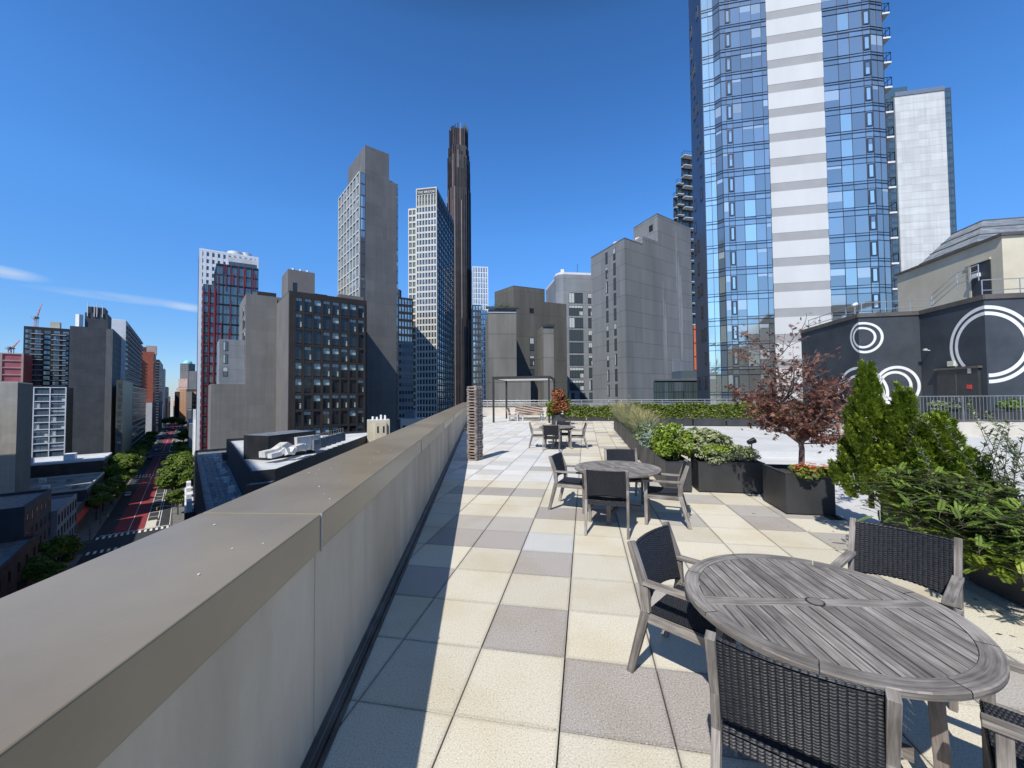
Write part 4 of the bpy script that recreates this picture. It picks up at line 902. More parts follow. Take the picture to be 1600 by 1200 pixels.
# blocks further left
b = front_sw('beige_brick_block', 'pale beige blank-walled block at the left edge of the view', 8, -52, -25, 6.9, 14, 'bld_beige', 'roof_grey', rimmat='bld_limestone')
mbx = b.band(b.P[1], b.P[2], G, 6.6, .03, 'bld_grey', 'side_wall_shade'); b.done()  # grey sheet over the beige paints this side as the shaded face
b = front_sw('white_framed_block', 'glass block in a white frame behind the beige block', 99, -39.7, -30, 7.3, 14, 'bld_blueglass_dark', 'roof_white')
b.windows(b.P[0], b.P[1], 7-3.1*13, 3.1, 13, 2, 4.2, 2.3, 'grid', sill=.4); b.grid(b.P[0], b.P[1], 7.2-3.1*13, 7.2, 3.1, 2, .35, .4, .4, 'bld_white', 'white_frame'); b.done()
b = front_sw('dark_balcony_tower', 'brown apartment tower with two columns of white balconies at far left', 201, -63.8, -45, 46.3, 20, 'bld_taupe_dark')
b.windows(b.P[0], b.P[1], 45-3.15*24, 3.15, 24, 5, 2.6, 2.1, 'brook', sill=.5)
for k in range(1, 22):
    for (a, c_) in ((-61, -56), (-52.6, -46.5)): b.balcony(sw(200.95, a), sw(200.95, c_), 45-3.15*k, 1.4, 'bld_white', 'bld_darkgrey')
roofbox(b, sw(206, -52)[:2], 4, 4, 4.5, 46, 'cream_stucco', ang=50); b.done()
b = front_sw('pink_netted_block', 'crimson-netted building under construction at the far left edge', 184, -100, -60, 28.1, 20, 'bld_pink'); b.grid(b.P[0], b.P[1], 28-4*16, 28, 4, 5, .8, .6, .4, 'bld_pink_stone', 'floor_slabs'); b.done()
# tall blocks outside the view on the left: their shade falls over the near street
for s0_, s1_, w0_, w1_, z_, lb in ((-78, 2, -44, -31.5, 4, 'mid-rise block just outside the view that shades the near street'), (-260, -155, -70, -20, 12, 'second block outside the view further back along the street'), (-150, -80, -70, -31.5, 58, 'tall tower outside the view that shades the black low-rise'), (24, 55, -66, -42, 17.7, 'block outside the view behind the beige one that shades the bus lanes')):
    b = front_sw('shade_block', lb, s0_, w0_, w1_, z_, s1_-s0_, 'bld_taupe'); b.done()
# cranes
def crane(name, label, px, py_base, Y, py_top, jib):
    P = at(px, py_base, Y); zt = at(px, py_top, Y).z; t = thing(name, label, 'crane', (P.x, P.y, P.z)); mb = MB(); H_ = zt-P.z
    for dx in (-.7, .7):
        for dy in (-.7, .7): mb.beam((dx, dy, 0), (dx, dy, H_*.45), .25, .25)
    k = 0
    while k < H_*.45: mb.beam((-.7, -.7, k), (.7, -.7, k+1.5), .15, .15); k += 1.5
    mb.build('mast', 'crane_red', t); mb = MB(); tip = Vector(jib)*H_; b0 = Vector((0, 0, H_*.4))
    for dx in (-.5, .5): mb.beam(b0+Vector((dx, 0, 0)), tip+Vector((dx*.3, 0, 0)), .25, .25)
    mb.beam(b0+Vector((0, .8, 0)), tip, .25, .25)
    for i in range(14): a = b0.lerp(tip, i/14); c_ = b0.lerp(tip, (i+1)/14); mb.beam(a+Vector((-.5, 0, 0)), c_+Vector((.5, 0, 0)), .14, .14)
    mb.build('jib', 'crane_red', t); mb = MB(); mb.box(-1.2, 1.2, -2, 1, H_*.36, H_*.45); mb.beam((0, 0, H_*.42), (-H_*.12, -1, H_*.42), 1.2, 1.6); mb.build('cab', 'roof_grey', t)
crane('tower_crane', 'thin pale red luffing crane rising behind the brown balcony tower', 56, 512, 300, 474, (.22, 0, 1))
crane('tower_crane', 'small dark crane on top of the crimson-netted building', 17, 553, 225, 532, (.6, 0, 1.0))
# low street-front buildings, nearest left
def low(name, label, s0, s1, w0, w1, z, m, roof, kind='small', rows=3, fh=3.6, cols=6, ww=1.1, wh=1.9, rimmat=None, cut=0):
    b = front_sw(name, label, s0, w0, w1, z, s1-s0, m, roof, rim=.6, rimmat=rimmat)
    b.windows(b.P[1], b.P[2], z-1-fh*rows, fh, rows, cols, ww, wh, kind); return b
b = low('blue_roof_building', 'shaded building with blue-grey flat roof at the lower left corner', -70, -41, -60, -11.5, -26, 'bld_brick_dark', 'roof_blue')
for k in range(4): roofbox(b, sw(-60+k*5, -22-k*3)[:2], 2.4, 1.6, 1.1, -26.5, 'roof_grey', ang=50)
b.done()
b = low('pitched_edge_building', 'dark taller building with pale roof edge behind the blue-roofed one', -40.8, -20, -60, -13.4, -20, 'bld_darkgrey', 'roof_blue'); roofbox(b, sw(-33, -24)[:2], 3, 2, 1.4, -20.5, 'roof_grey', ang=50)
mb = MB()
for k in range(3): p = sw(-24, -27-k*.9); mb.tube([(p.x, p.y, -20.5), (p.x, p.y, -15.5)], .35, 8)
b.part(mb, 'flue', 'black_metal', True); b.done()
b = low('corner_loft_building', 'grey four-storey loft building with rows of upright windows on the street', -19.8, 2.5, -30, -12.4, -25.6, 'bld_slate_pale', 'roof_blue', rows=3, fh=3.7, cols=7, ww=1.5, wh=2.5); b.done()
b = low('red_shopfront_building', 'low shop with red sign band beside the loft building', 2.8, 20, -28, -12.6, -30.5, 'bld_brick_dark', 'roof_grey', rows=1, cols=4); b.band(sw(2.8, -12.6), sw(20, -12.6), -34.4, -32.2, .3, 'sign_red', 'sign_band'); b.band(b.P[0], b.P[1], -36, -31.4, .2, 'sign_red', 'side_banner'); b.done()
b = low('long_row_building', 'long low building with dusty roof clutter across from the trees', 20.3, 57, -70, -12.8, -27, 'bld_darkgrey', 'roof_dusty', rows=2, cols=10, rimmat='bld_limestone')
for k in range(9): roofbox(b, sw(26+k*3, -16-(k*7) % 38)[:2], 2.2, 1.5, 1+.4*(k % 3), -27.6, ('roof_grey', 'machine_white', 'roof_dark')[k % 3], ang=50)
b.done()
b = low('brick_parapet_building', 'brick building with white roof edge under the blank grey tower', 58, 82, -48, -13.4, -22, 'bld_brick_dark', 'roof_white', rows=4, cols=6, rimmat='bld_white')
roofbox(b, sw(62, -33)[:2], 2, 2, 2.5, -22.5, 'machine_white', ang=50); roofbox(b, sw(70, -24)[:2], 5, 3, 2.4, -22.5, 'white_paint', ang=50)
b.done()
# far end of the street
def fs(name, label, s, w0, w1, z, m, depth=30, cols=6, kind='small', fh=3.5, ww=1.5, wh=2): 
    b = front_sw(name, label, s, w0, w1, z, depth, m, rim=0.001); n_ = int(min((z-G)//fh, 40)); b.windows(b.P[0], b.P[1], z-n_*fh, fh, n_, cols, ww, wh, kind); return b
s_ = 560
P = at(288, 575, 560); z_ = P.z
b = Bld('domed_tower', 'far stepped pink stone tower with a green copper dome', 'building', P)
def blk(px0, px1, py, Y, m, name, dome=0):
    Y += 190
    A_ = at(px0, py, Y); B_ = at(px1, py, Y); ww = (B_-A_).length
    b.mass([A_, (B_.x, B_.y), (B_.x, B_.y+ww), (A_.x, A_.y+ww)], A_.z, m, z0=G, name=name); return A_, B_, ww
A_, B_, ww = blk(279, 293, 592, 562, 'bld_pink_stone', 'base_block'); b.windows(A_, B_, G+3, 4, 15, 6, 1.1, 2.2, 'small')
A_, B_, ww = blk(275.5, 293, 606, 560, 'bld_pink_stone', 'lower_step'); A_, B_, ww = blk(271, 293, 626, 558, 'bld_brick_orange', 'low_wing')
A_, B_, ww = blk(281.5, 294.5, 568, 566, 'bld_taupe', 'upper_block'); b.windows(A_, B_, A_.z-16, 4, 4, 5, 1.1, 2.4, 'small')
c_ = (A_+B_)/2+Vector((0, ww/2, 0)); mb = MB(); rr = ww*.46
prof = [(rr*math.cos(R_(a)), rr*.95*math.sin(R_(a))) for a in range(0, 90, 12)]+[(.4, rr*1.0), (.3, rr*1.35)]
mb.tube([(c_.x, c_.y, A_.z+h_) for r_, h_ in prof], [max(r_, .05) for r_, h_ in prof], 12); b.part(mb, 'dome', 'copper_green', True); b.done()
def pb(name, label, px0, px1, py, Y, m, cols, fh=3.5, ww=.75, wh=1.5, kind='small', rows=18):
    A_ = at(px0, py, Y); B_ = at(px1, py, Y); b = Bld(name, label, 'building', A_); b.mass([A_, (B_.x, B_.y), (B_.x, B_.y+25), (A_.x, A_.y+25)], A_.z, m)
    b.windows(A_, (B_.x, B_.y), A_.z-fh*rows-.5, fh, rows, cols, ww, wh, kind); b.done()
pb('ribbed_grey_tower', 'grey ribbed tower right of the green dome', 295, 309, 580, 690, 'bld_grey', 5, kind='brook')
pb('orange_brick_block', 'orange brick block in front of the domed tower', 281, 291, 608, 650, 'bld_brick_orange', 4)
pb('taupe_stone_block', 'taupe block right of the orange brick one', 291, 301, 612, 640, 'bld_taupe', 4)
pb('tan_stone_block', 'small tan block at the street end left of the dome', 266.5, 273, 613, 820, 'bld_limestone', 3)
pb('brown_narrow_block', 'narrow dark block left of the orange brick one', 273, 280, 612, 700, 'bld_taupe_dark', 3)
pb('terracotta_block', 'terracotta block beside the foot of the white tower', 300, 311, 612, 330, 'bld_brick_orange', 4)
# right row continuing down the street
for i, (s, z_, m_) in enumerate(((150, -14, 'bld_slate_pale'), (240, -20, 'bld_grey'), (330, -24, 'bld_brick_dark'), (430, -12, 'bld_taupe'), (540, -18, 'bld_grey'))):
    b = Bld('street_block', ('slate block on the right of the street behind the white tower foot', 'grey low block further down the right side of the street', 'low dark brick block far down the right side of the street', 'taupe block far down the right side of the street', 'grey block near the right far end of the street')[i], 'building', sw(s, 13))
    P = [sw(s, 13.2), sw(s, 40), sw(s+80, 40), sw(s+80, 13.2)]; b.mass(P, z_, m_); b.windows(P[3], P[0], z_-3.5*4-.5, 3.5, 4, 14, 1.6, 2, 'small'); b.done()
# --- black low-rise below us with white roofs
pA, pB, pC = onz(358, 690, -6), onz(393, 737, -6), onz(430, 733.5, -6); pD = onz(573, 681, -6)
b = Bld('black_lowrise', 'black-clad low building with white membrane roofs just below our parapet', 'building', pB)
far = pD+Vector((-2, 14, 0)); pA2 = pA+SD*6
b.mass([pB, pC, pD, far, pA2, pA], -6, 'black_cladding', 'roof_white', rim=.45)
b.mass([pB+adir(175)*.02, pC+adir(175)*.02, pC+adir(175)*1.1, pB+adir(175)*1.1], -7.2, 'black_cladding', name='ledge')
lw = [sw(-113, 13.4), sw(-113, 17.2), sw(-55, 18.3), sw(-55, 13.6)]
b.mass([sw(-116, 13.3), sw(-116, 17.6), sw(-52, 19.3), sw(-52, 13.3)], -10, 'black_cladding', 'roof_blue', rim=.5, name='lower_roof')
b.mass([sw(-52, 13.3), sw(-52, 30), sw(-40, 30), sw(-40, 13.3)], -11.5, 'black_cladding', 'roof_grey', name='rear_block')
P = onz(419, 681, -3.2); Qx = onz(492, 673, -3.2); bx = Qx-P; bxn = bx.normalized(); bkx = Vector((-bxn.y, bxn.x, 0))
b.mass([P, Qx, Qx+bkx*4.5, P+bkx*4.5], -3.2, 'black_cladding', 'roof_blue', z0=-6.5, name='stair_bulkhead')
mb = MB()                                                   # ductwork
c_ = onz(450, 713, -6); ax = (onz(490, 700, -6)-onz(392, 715, -6)).normalized(); ay = Vector((-ax.y, ax.x, 0))
def duct(mb, pts, r):
    P_ = [Vector(((c_+ax*u_+ay*v_).x, (c_+ax*u_+ay*v_).y, z_)) for u_, v_, z_ in pts]
    for p, q in zip(P_, P_[1:]): mb.beam(p, q, r, r*.8)
duct(mb, [(-3.4, .3, -5.3), (-1.6, .5, -5.2), (-.9, .6, -4.9), (.6, 1.5, -4.6), (1.5, 1.7, -5.1)], .95)
duct(mb, [(-3.0, -.5, -5.5), (-1.4, -.3, -5.4), (-.8, -.6, -4.9), (-.7, -.9, -5.6)], .7)
duct(mb, [(-.3, -.8, -5.5), (.2, -.7, -5.0), (2.2, .1, -4.9), (2.8, .3, -5.4)], .85)
mb.tube([(c_+ax*-.5+ay*.9+Vector((0, 0, -5.9))), (c_+ax*-.5+ay*.9+Vector((0, 0, -4.3)))], [.6, .6], 14); mb.tube([(c_+ax*2.2+ay*-.5+Vector((0, 0, -5.9))), (c_+ax*2.6+ay*-.6+Vector((0, 0, -5.0)))], [.45, .6], 12)
b.part(mb, 'ductwork', 'machine_white')
mb = MB(); p = c_+ax*2.6+ay*1.5; mb.frame(Vector((p.x, p.y, -5.8)), ax*4, ay*2.6, (0, 0, 2.0)); b.part(mb, 'air_handler', 'machine_white')
mb = MB()
for k in range(12):
    p = c_+ax*(5+k*1.0)+ay*(1+k*.5); mb.beam((p.x, p.y, -6), (p.x, p.y, -3.6), .07, .07)
    if k % 2 == 0: mb.frame(Vector((p.x, p.y, -5.9)), ax*1.1, ay*.7, (0, 0, 1.5), 1)
for zz in (-5, -3.7): p = c_+ax*5+ay; q = c_+ax*16+ay*6.5; mb.beam((p.x, p.y, zz), (q.x, q.y, zz), .07, .07)
for k in range(5): p = c_+ax*(2+k*2.2)+ay*(5.5+k*.6); mb.frame(Vector((p.x, p.y, -5.9)), ax*1.2, ay*1.2, (0, 0, 1.3), 1)
b.part(mb, 'pipe_rack', ['rail_grey', 'roof_blue'])
mb = MB()
for k in range(34):
    q = sw(-113+k*1.6, 14.2+.0*k); mb.frame(Vector((q.x, q.y, -10.5)), SD*1.1, WD*.35, (0, 0, .28))
for wv in (14.9, 15.5, 16.4): q0 = sw(-114, wv, -10.35); q1 = sw(-62, wv+.3, -10.35); mb.beam(q0, q1, .12, .12)
b.part(mb, 'roof_pipework', 'roof_grey')
mb = MB(); rp = random.Random(6)
for k in range(9):
    q = sw(-108+k*5.6, 16.2+.02*k+rp.uniform(-.3, .5), -10.492); n_ = 9; s1, s2 = rp.uniform(.8, 2.4), rp.uniform(.3, .8); mb.face([q+SD*(s1*rp.uniform(.7, 1.2)*math.cos(6.283*i/n_))+WD*(s2*rp.uniform(.7, 1.2)*math.sin(6.283*i/n_)) for i in range(n_)][::-1])
b.part(mb, 'roof_patches', 'roof_white')
mb = MB()
for k in range(6):
    q = sw(-104+k*8, 15.9, -10.5); mb.frame(q, SD*.9, WD*.7, (0, 0, .8))
for k in range(5):
    q = c_+ax*(-1+k*2.6)+ay*(3.6+.3*k); mb.tube([(q.x, q.y, -6.4), (q.x, q.y, -5.2)], [.22, .22], 8)
b.part(mb, 'roof_vent', 'machine_white')
mb = MB(); q0 = pC+Vector((.9, -3, -2.2)); q1 = pD+Vector((1.4, -30, -2.2))
for dz in (0, 1.0): mb.beam(q0+Vector((0, 0, dz)), q1+Vector((0, 0, dz)), .08, .08)
for k in range(18): a = q0.lerp(q1, k/17); mb.beam(a, a+Vector((0, 0, 1)), .06, .06)
b.part(mb, 'catwalk_railing', 'trim_metal')
mb = MB(); q = sw(-60, 17, -9.9)
for k in range(2): mb.frame(q+SD*(k*2.4-16), SD*1.4, WD*1.0, (0, 0, 1.2))
b.part(mb, 'condenser', 'roof_dark'); b.done()
# slim white-banded street building edge by the trees
b = Bld('white_banded_building', 'thin white and red banded building edge beside the street trees', 'building', sw(-62, 13)); b.mass([sw(-60, 11.6), sw(-60, 13.2), sw(-30, 13.2), sw(-30, 11.6)], -22, 'bld_brick_dark', 'roof_white')
for k in range(4): q = sw(-60+k*8, 11.9); mb = MB(); mb.frame(Vector((q.x, q.y, -22)), SD*3, WD*.9, (0, 0, 2.2)); b.part(mb, 'roof_hood', 'white_paint')
b.band(sw(-30, 11.6), sw(-60, 11.6), -36, -33, .3, 'sign_red', 'sign_band'); b.done()

# ================================================================== CARS AND STREET TREES
def car_mesh(cm):
    mb = MB(); L_, W_ = 4.5, 1.8
    prof = [(-2.25, .35), (-2.25, .8), (-2.1, .95), (-1.5, 1.0), (-1.0, 1.42), (.55, 1.45), (1.15, 1.02), (2.1, .88), (2.25, .7), (2.25, .35)]
    n = len(prof)
    for sx, fl in ((-.88, 1), (.88, 0)):
        pts = [(sx, y, z) for y, z in prof]; mb.face(pts if fl else pts[::-1], 0)
    for i in range(n-1):
        (y0, z0_), (y1, z1_) = prof[i], prof[i+1]; mi = 1 if i in (3, 5) else 0
        mb.face([(-.88, y0, z0_), (.88, y0, z0_), (.88, y1, z1_), (-.88, y1, z1_)], mi)
    for sx in (-.885, .885): mb.face([(sx, -1.35, 1.02), (sx, .95, 1.04), (sx, .5, 1.38), (sx, -.95, 1.38)], 1)
    return mb
def make_car(label, cm, loc, rz):
    t = thing('parked_car', label, 'car', loc, rz, 'cars on the street below'); mb = car_mesh(cm); mb.build('body', [cm, 'glass_black'], t)
    for x in (-.8, .8):
        for y in (-1.4, 1.4): w_ = MB(); w_.tube([(x-.1, y, .33), (x+.1, y, .33)], .33, 12); w_.build('wheel', 'tyre', t)
    return t
rzs = math.atan2(SD.y, SD.x)-math.pi/2
cars = [(59, -6.2, 'car_white', 'white car on the near bus lane beside the lit green tree'), (160, 6.5, 'car_silver', 'silver car parked on the right just before the far crossing'), (185, -6.4, 'car_black', 'black car on the left before the far crossing'),
        (232, -3.2, 'car_red', 'red car beyond the far crossing'), (262, 6.6, 'car_white', 'white car parked right beyond the far crossing'), (300, -4.8, 'car_silver', 'silver car far down the left lane'), (322, 3.6, 'car_yellow', 'yellow car far down the middle of the street'),
        (350, 6.5, 'car_white', 'white car parked far right'), (362, -5.0, 'car_black', 'black car far down the left lane'), (392, 1.0, 'car_white', 'white car in the far middle lane'), (415, -4.0, 'car_red', 'red car in the distant left lane'), (455, 3.0, 'car_silver', 'silver car in the distant right lane'), (-12, 16, 'car_black', 'black car on the cross street by the crossing'), (500, 0, 'car_white', 'white car farthest down the street')]
rc = random.Random(9); words = ('left lane', 'middle lane', 'right lane', 'right kerb'); cols_ = {'car_white': 'white', 'car_black': 'black', 'car_silver': 'silver', 'car_yellow': 'yellow', 'car_red': 'red'}
marks = ((240, 'just beyond the second crossing'), (290, 'in front of the grey gabled block'), (355, 'beside the red brick tower'), (465, 'beside the striped balcony tower'))
ci = 0
for s_, mk in marks:
    for wi in (0, 2, 3):
        cm = ('car_white', 'car_black', 'car_silver', 'car_yellow', 'car_white')[ci % 5]; ci += 1
        cars.append((s_+wi*7+rc.uniform(-2, 2), (-5.6, -1.0, 3.8, 7.0)[wi], cm, '%s car in the %s %s' % (cols_[cm], words[wi], mk)))
def pole(name, label, s, w_, arm, h=8.5, head='lamp'):
    t = thing(name, label, 'street lamp' if head == 'lamp' else 'traffic light', sw(s, w_, G+.15), rzs, 'poles along the street'); mb = MB(); mb.tube([(0, 0, 0), (0, 0, h)], [.12, .07], 8); mb.build('pole', 'trim_metal', t)
    mb = MB(); mb.tube([(0, 0, h-.1), (arm*.6, 0, h+.4), (arm, 0, h+.35)], .06, 6); mb.build('arm', 'trim_metal', t); mb = MB()
    if head == 'lamp': mb.box(min(arm, arm*1.25), max(arm, arm*1.25), -.15, .15, h+.25, h+.4); mb.build('lamp_head', 'rail_grey', t)
    else: mb.box(arm-.12, arm+.12, -.12, .12, h-.6, h+.2); mb.build('signal_head', 'car_yellow', t)
for k, (s_, w_) in enumerate(((-1, 8.6), (30, 8.7), (58, 8.7), (86, 8.7), (104, -8.6), (115, 8.7), (40, -8.6), (12, -8.6))):
    pole('street_lamp', ('street lamp at the near crossing', 'street lamp on the right beside the broad lit tree', 'second street lamp along the right pavement', 'third street lamp along the right pavement', 'street lamp on the left at the far crossing', 'street lamp on the right beyond the far crossing', 'street lamp on the left by the low buildings', 'street lamp on the left near the red shop')[k], s_, w_, -2.6 if w_ > 0 else 2.6)
for k, (s_, w_) in enumerate(((-5.5, -8.6), (-5.8, 8.7), (107, 8.7))): pole('traffic_light', ('yellow traffic light left of the near zebra crossing', 'yellow traffic light right of the near zebra crossing', 'yellow traffic light at the far crossing')[k], s_, w_, -3.5 if w_ > 0 else 3.5, 6.5, 'signal')
for s, w_, cm, lb in cars: make_car(lb, cm, sw(s, w_, G+.02), rzs+(math.pi/2 if s == -12 else 0))
def leaves(mb, c, rad, n, size, rng, flat=0, squash=1, mi=0, long=1.6, shell=.55, droop=0):
    for _ in range(n):
        d = Vector((rng.gauss(0, 1), rng.gauss(0, 1), rng.gauss(0, 1))).normalized(); r_ = rng.uniform(shell, 1)**.7
        p = Vector(c)+Vector((d.x*rad[0], d.y*rad[1], d.z*rad[2]))*r_
        a = Vector((rng.gauss(0, 1), rng.gauss(0, 1), rng.gauss(0, .6))).normalized(); up = (d*.8+Vector((rng.gauss(0, .5), rng.gauss(0, .5), .6+rng.gauss(0, .4)))).normalized()
        x = a.cross(up)
        if x.length < .05: continue
        x.normalize(); y = up.cross(x).normalized(); s_ = size*rng.uniform(.6, 1.35); x = x*s_*.5; y = y*s_*.5*long
        if droop: y = (y+Vector((0, 0, -droop*s_))).normalized()*y.length
        mb.face([p-y, p+x, p+y, p-x], mi, t=min(1, max(0, rng.gauss(.45, .24))))
def street_tree_meshes(seed, R0=4.6, H0=11):
    rng = random.Random(seed); tr = MB(); cr = MB(); tr.tube([(0, 0, 0), (.1, 0, H0*.3), (0, .1, H0*.55)], [.28, .2, .12], 7)
    for k in range(16):
        a = rng.uniform(0, 6.28); rr = R0*rng.uniform(.2, .78); z_ = H0*rng.uniform(.45, .86); p = (rr*math.cos(a), rr*math.sin(a), z_)
        tr.tube([(0, 0, H0*.35), (p[0]*.5, p[1]*.5, z_*.8), p], [.1, .07, .03], 5); q = R0*rng.uniform(.28, .46); leaves(cr, p, (q, q, q*.62), 300, .42, rng)
    return tr.mesh('trunk', ['bark_dark']), cr.mesh('crown', ['leaf_street'])
TM = [street_tree_meshes(k) for k in (1, 2, 3)]
tl = [(44, -9.5, 'lit street tree on the left side below the grey tower', 1.1), (33, -10.5, 'left street tree next to the lit one', .95), (20, -10.4, 'left street tree by the long low building', .9), (62, -9.2, 'left street tree in the shade of the olive building', 1.4), (76, -9.2, 'dark tree at the foot of the olive building', 1.45), (90, -9.2, 'dark left tree before the far crossing', 1.45), (102, -9.4, 'dark left tree right at the far crossing', 1.3), (125, -10.6, 'dark left tree beyond the first far crossing', 1.2), (145, -10.6, 'left tree by the ribbed office', 1.2), (170, -10.6, 'shaded left tree mid-street', 1.2), (195, -10.6, 'left tree before the second crossing', 1.2),
      (22, 9.3, 'broad lit street tree on the right above the parapet', 1.35), (36, 9.8, 'lit right street tree behind the broad one', 1.4), (50, 9.8, 'third lit tree on the right pavement', 1.4), (10, 9.9, 'thin right street tree by the crossing', .85), (66, 9.6, 'dark right tree before the far crossing', 1.3), (78, 9.6, 'second dark right tree before the far crossing', 1.3), (90, 10.4, 'right tree at the far crossing', 1.1), (120, 10.4, 'right tree beyond the far crossing', 1.1), (145, 10.4, 'right tree beside the stepped white building', 1.1), (175, 10.4, 'right tree further down the street', 1.1),
      (250, -10.5, 'left tree beyond the second crossing', 1.2), (280, -10.5, 'distant left tree past the crossing', 1.2), (260, 10.4, 'distant right tree beyond the second crossing', 1.1), (300, 10.4, 'more distant right tree on the pavement', 1.2), (520, 0, 'round tree closing the far end of the street', 1.5), (530, -9, 'tree left of the street end', 1.4), (500, 9, 'tree right of the street end', 1.4), (-36, -9.6, 'dark tree at the near corner above the parapet', .9), (-48, -9.6, 'dark near tree at the lower left', .9),
      (66, -52, 'lit garden tree left of the blank grey tower', 1.1), (74, -44, 'garden tree right of the lit one by the grey tower', 1.0), (84, -47, 'garden tree behind the lit lawn', 1.0), (58, -44, 'front garden tree before the white-framed block', .9)]
for i, (s, w_, lb, sc) in enumerate(tl):
    t = thing('street_tree', lb, 'tree', sw(s, w_, G+.1), i*1.3, 'street trees below'); t.scale = (sc, sc, sc)
    for me in TM[i % 3]: o = bpy.data.objects.new(me.name.split('.')[0], me); C.objects.link(o); o.parent = t
mb = MB(); swquad(mb, 48, 98, -75, -38, G+.08); struct(mb, 'lawn', 'leaf_street')

# ================================================================== TERRACE FLOOR
TS = .61; TU0, TV0 = 2.2048, -.165            # one joint crossing, in grid coordinates
PK = -.0857                                   # parapet line X = off + PK*Y
def wallx(Y, off=-.879): return off+PK*Y
poly = [(wallx(-6, -1.5), -6), (30, -6), (30, 40), (wallx(40, -1.5), 40)]
tb = Bld('terrace_building', 'our own building body under the roof terrace', 'building', (5, 10)); tb.mass(poly, -.06, 'bld_beige', 'joint_dark')
RU = 2.2048+TS*31                              # paving ends here towards the pergola
mats5 = ['paver_cream', 'paver_sand', 'paver_mauve', 'paver_grey', 'paver_pale', 'paver_glare']
rng = random.Random(11)
def cell(px, py):
    p = onz(px, py); return (math.floor((p.dot(VS)-TV0)/TS), math.floor((p.dot(US)-TU0)/TS))
special = {}
for px, py, m in ((815, 985, 2), (970, 1075, 2), (970, 1175, 2), (655, 905, 3), (845, 882, 2), (850, 848, 4), (800, 840, 2), (680, 838, 2), (820, 820, 2), (770, 815, 3), (855, 800, 2), (880, 803, 2), (795, 770, 2), (820, 768, 3), (745, 765, 3), (845, 733, 3), (800, 722, 4), (1150, 800, 2), (1180, 820, 2), (1010, 890, 0), (940, 930, 1), (920, 870, 0), (760, 935, 0), (1270, 790, 3), (610, 960, 0), (1300, 850, 3), (1150, 790, 3), (880, 1180, 1), (740, 1050, 0), (940, 980, 0), (1000, 730, 3), (1080, 1100, 2), (970, 700, 2), (905, 690, 3)):
    special[cell(px, py)] = m
tiles = MB(); gap = .008
for i in range(-14, 30):
    for j in range(-14, 54):
        u0, v0 = TU0+j*TS, TV0+i*TS; cpt = uv(u0+TS/2, v0+TS/2)
        if cpt.x < wallx(cpt.y)-.5 or cpt.y < -5: continue
        if v0 > 3.35 and 6.4 < u0 < 21.9: continue
        if v0 > 4.6: continue
        if (i, j) in special: m = special[(i, j)]
        else:
            r_ = rng.random()
            near = cpt.y < 8.5
            if near: m = 0 if r_ < .55 else 1 if r_ < .82 else 2 if r_ < .9 else 3
            elif cpt.x < 1.6-.02*cpt.y: m = 5 if r_ < .8 else 4 if r_ < .97 else 1  # far tiles whitened to stand for glare
            else: m = 0 if r_ < .6 else 1 if r_ < .85 else 3 if r_ < .93 else 2
        e = .0025; h = rng.uniform(-.0008, .0008)
        P = [uv(u0+gap/2, v0+gap/2), uv(u0+gap/2, v0+TS-gap/2), uv(u0+TS-gap/2, v0+TS-gap/2), uv(u0+TS-gap/2, v0+gap/2)]
        for p in P: p.z = h
        cc = sum(P, Vector())/4; T = [p+(cc-p).normalized()*e for p in P]; Bt = [Vector((p.x, p.y, -.03)) for p in P]; Pm = [Vector((p.x, p.y, p.z-e)) for p in P]
        tt_ = rng.random(); UVQ = [(0, 0), (0, 1), (1, 1), (1, 0)]; tiles.face(T[::-1], m, UVQ[::-1], tt_) if (T[1]-T[0]).cross(T[2]-T[0]).z < 0 else tiles.face(T, m, UVQ, tt_)
        for k in range(4):
            a, b_ = k, (k+1) % 4; tiles.face([Pm[b_], Pm[a], T[a], T[b_]][::-1], m); tiles.face([Bt[b_], Bt[a], Pm[a], Pm[b_]][::-1], m)
struct(tiles, 'paving', mats5)
# pale roof deck to the right of the planters
mb = MB(); P = [uv(5.6, 3.75), uv(5.6, 34), uv(22.0, 34), uv(22.0, 3.75)]; mb.prism(P, -.05, -.012)
P = [uv(-4, 4.3), uv(-4, 34), uv(5.58, 34), uv(5.58, 4.3)]; mb.prism(P, -.05, -.014)
P = [uv(22.02, 5.3), uv(22.02, 34), uv(37, 34), uv(37, 5.3)]; mb.prism(P, -.05, -.010)
struct(mb, 'roof_deck', 'concrete_deck')
mb = MB(); mb.prism([uv(12.6, 5.0), uv(12.6, 30), uv(14.2, 30), uv(14.2, 5.0)], -.02, .16); mb.prism([uv(14.22, 5.0), uv(14.22, 30), uv(17.6, 30), uv(17.6, 5.0)], -.02, .10); struct(mb, 'deck_step', 'concrete_band')

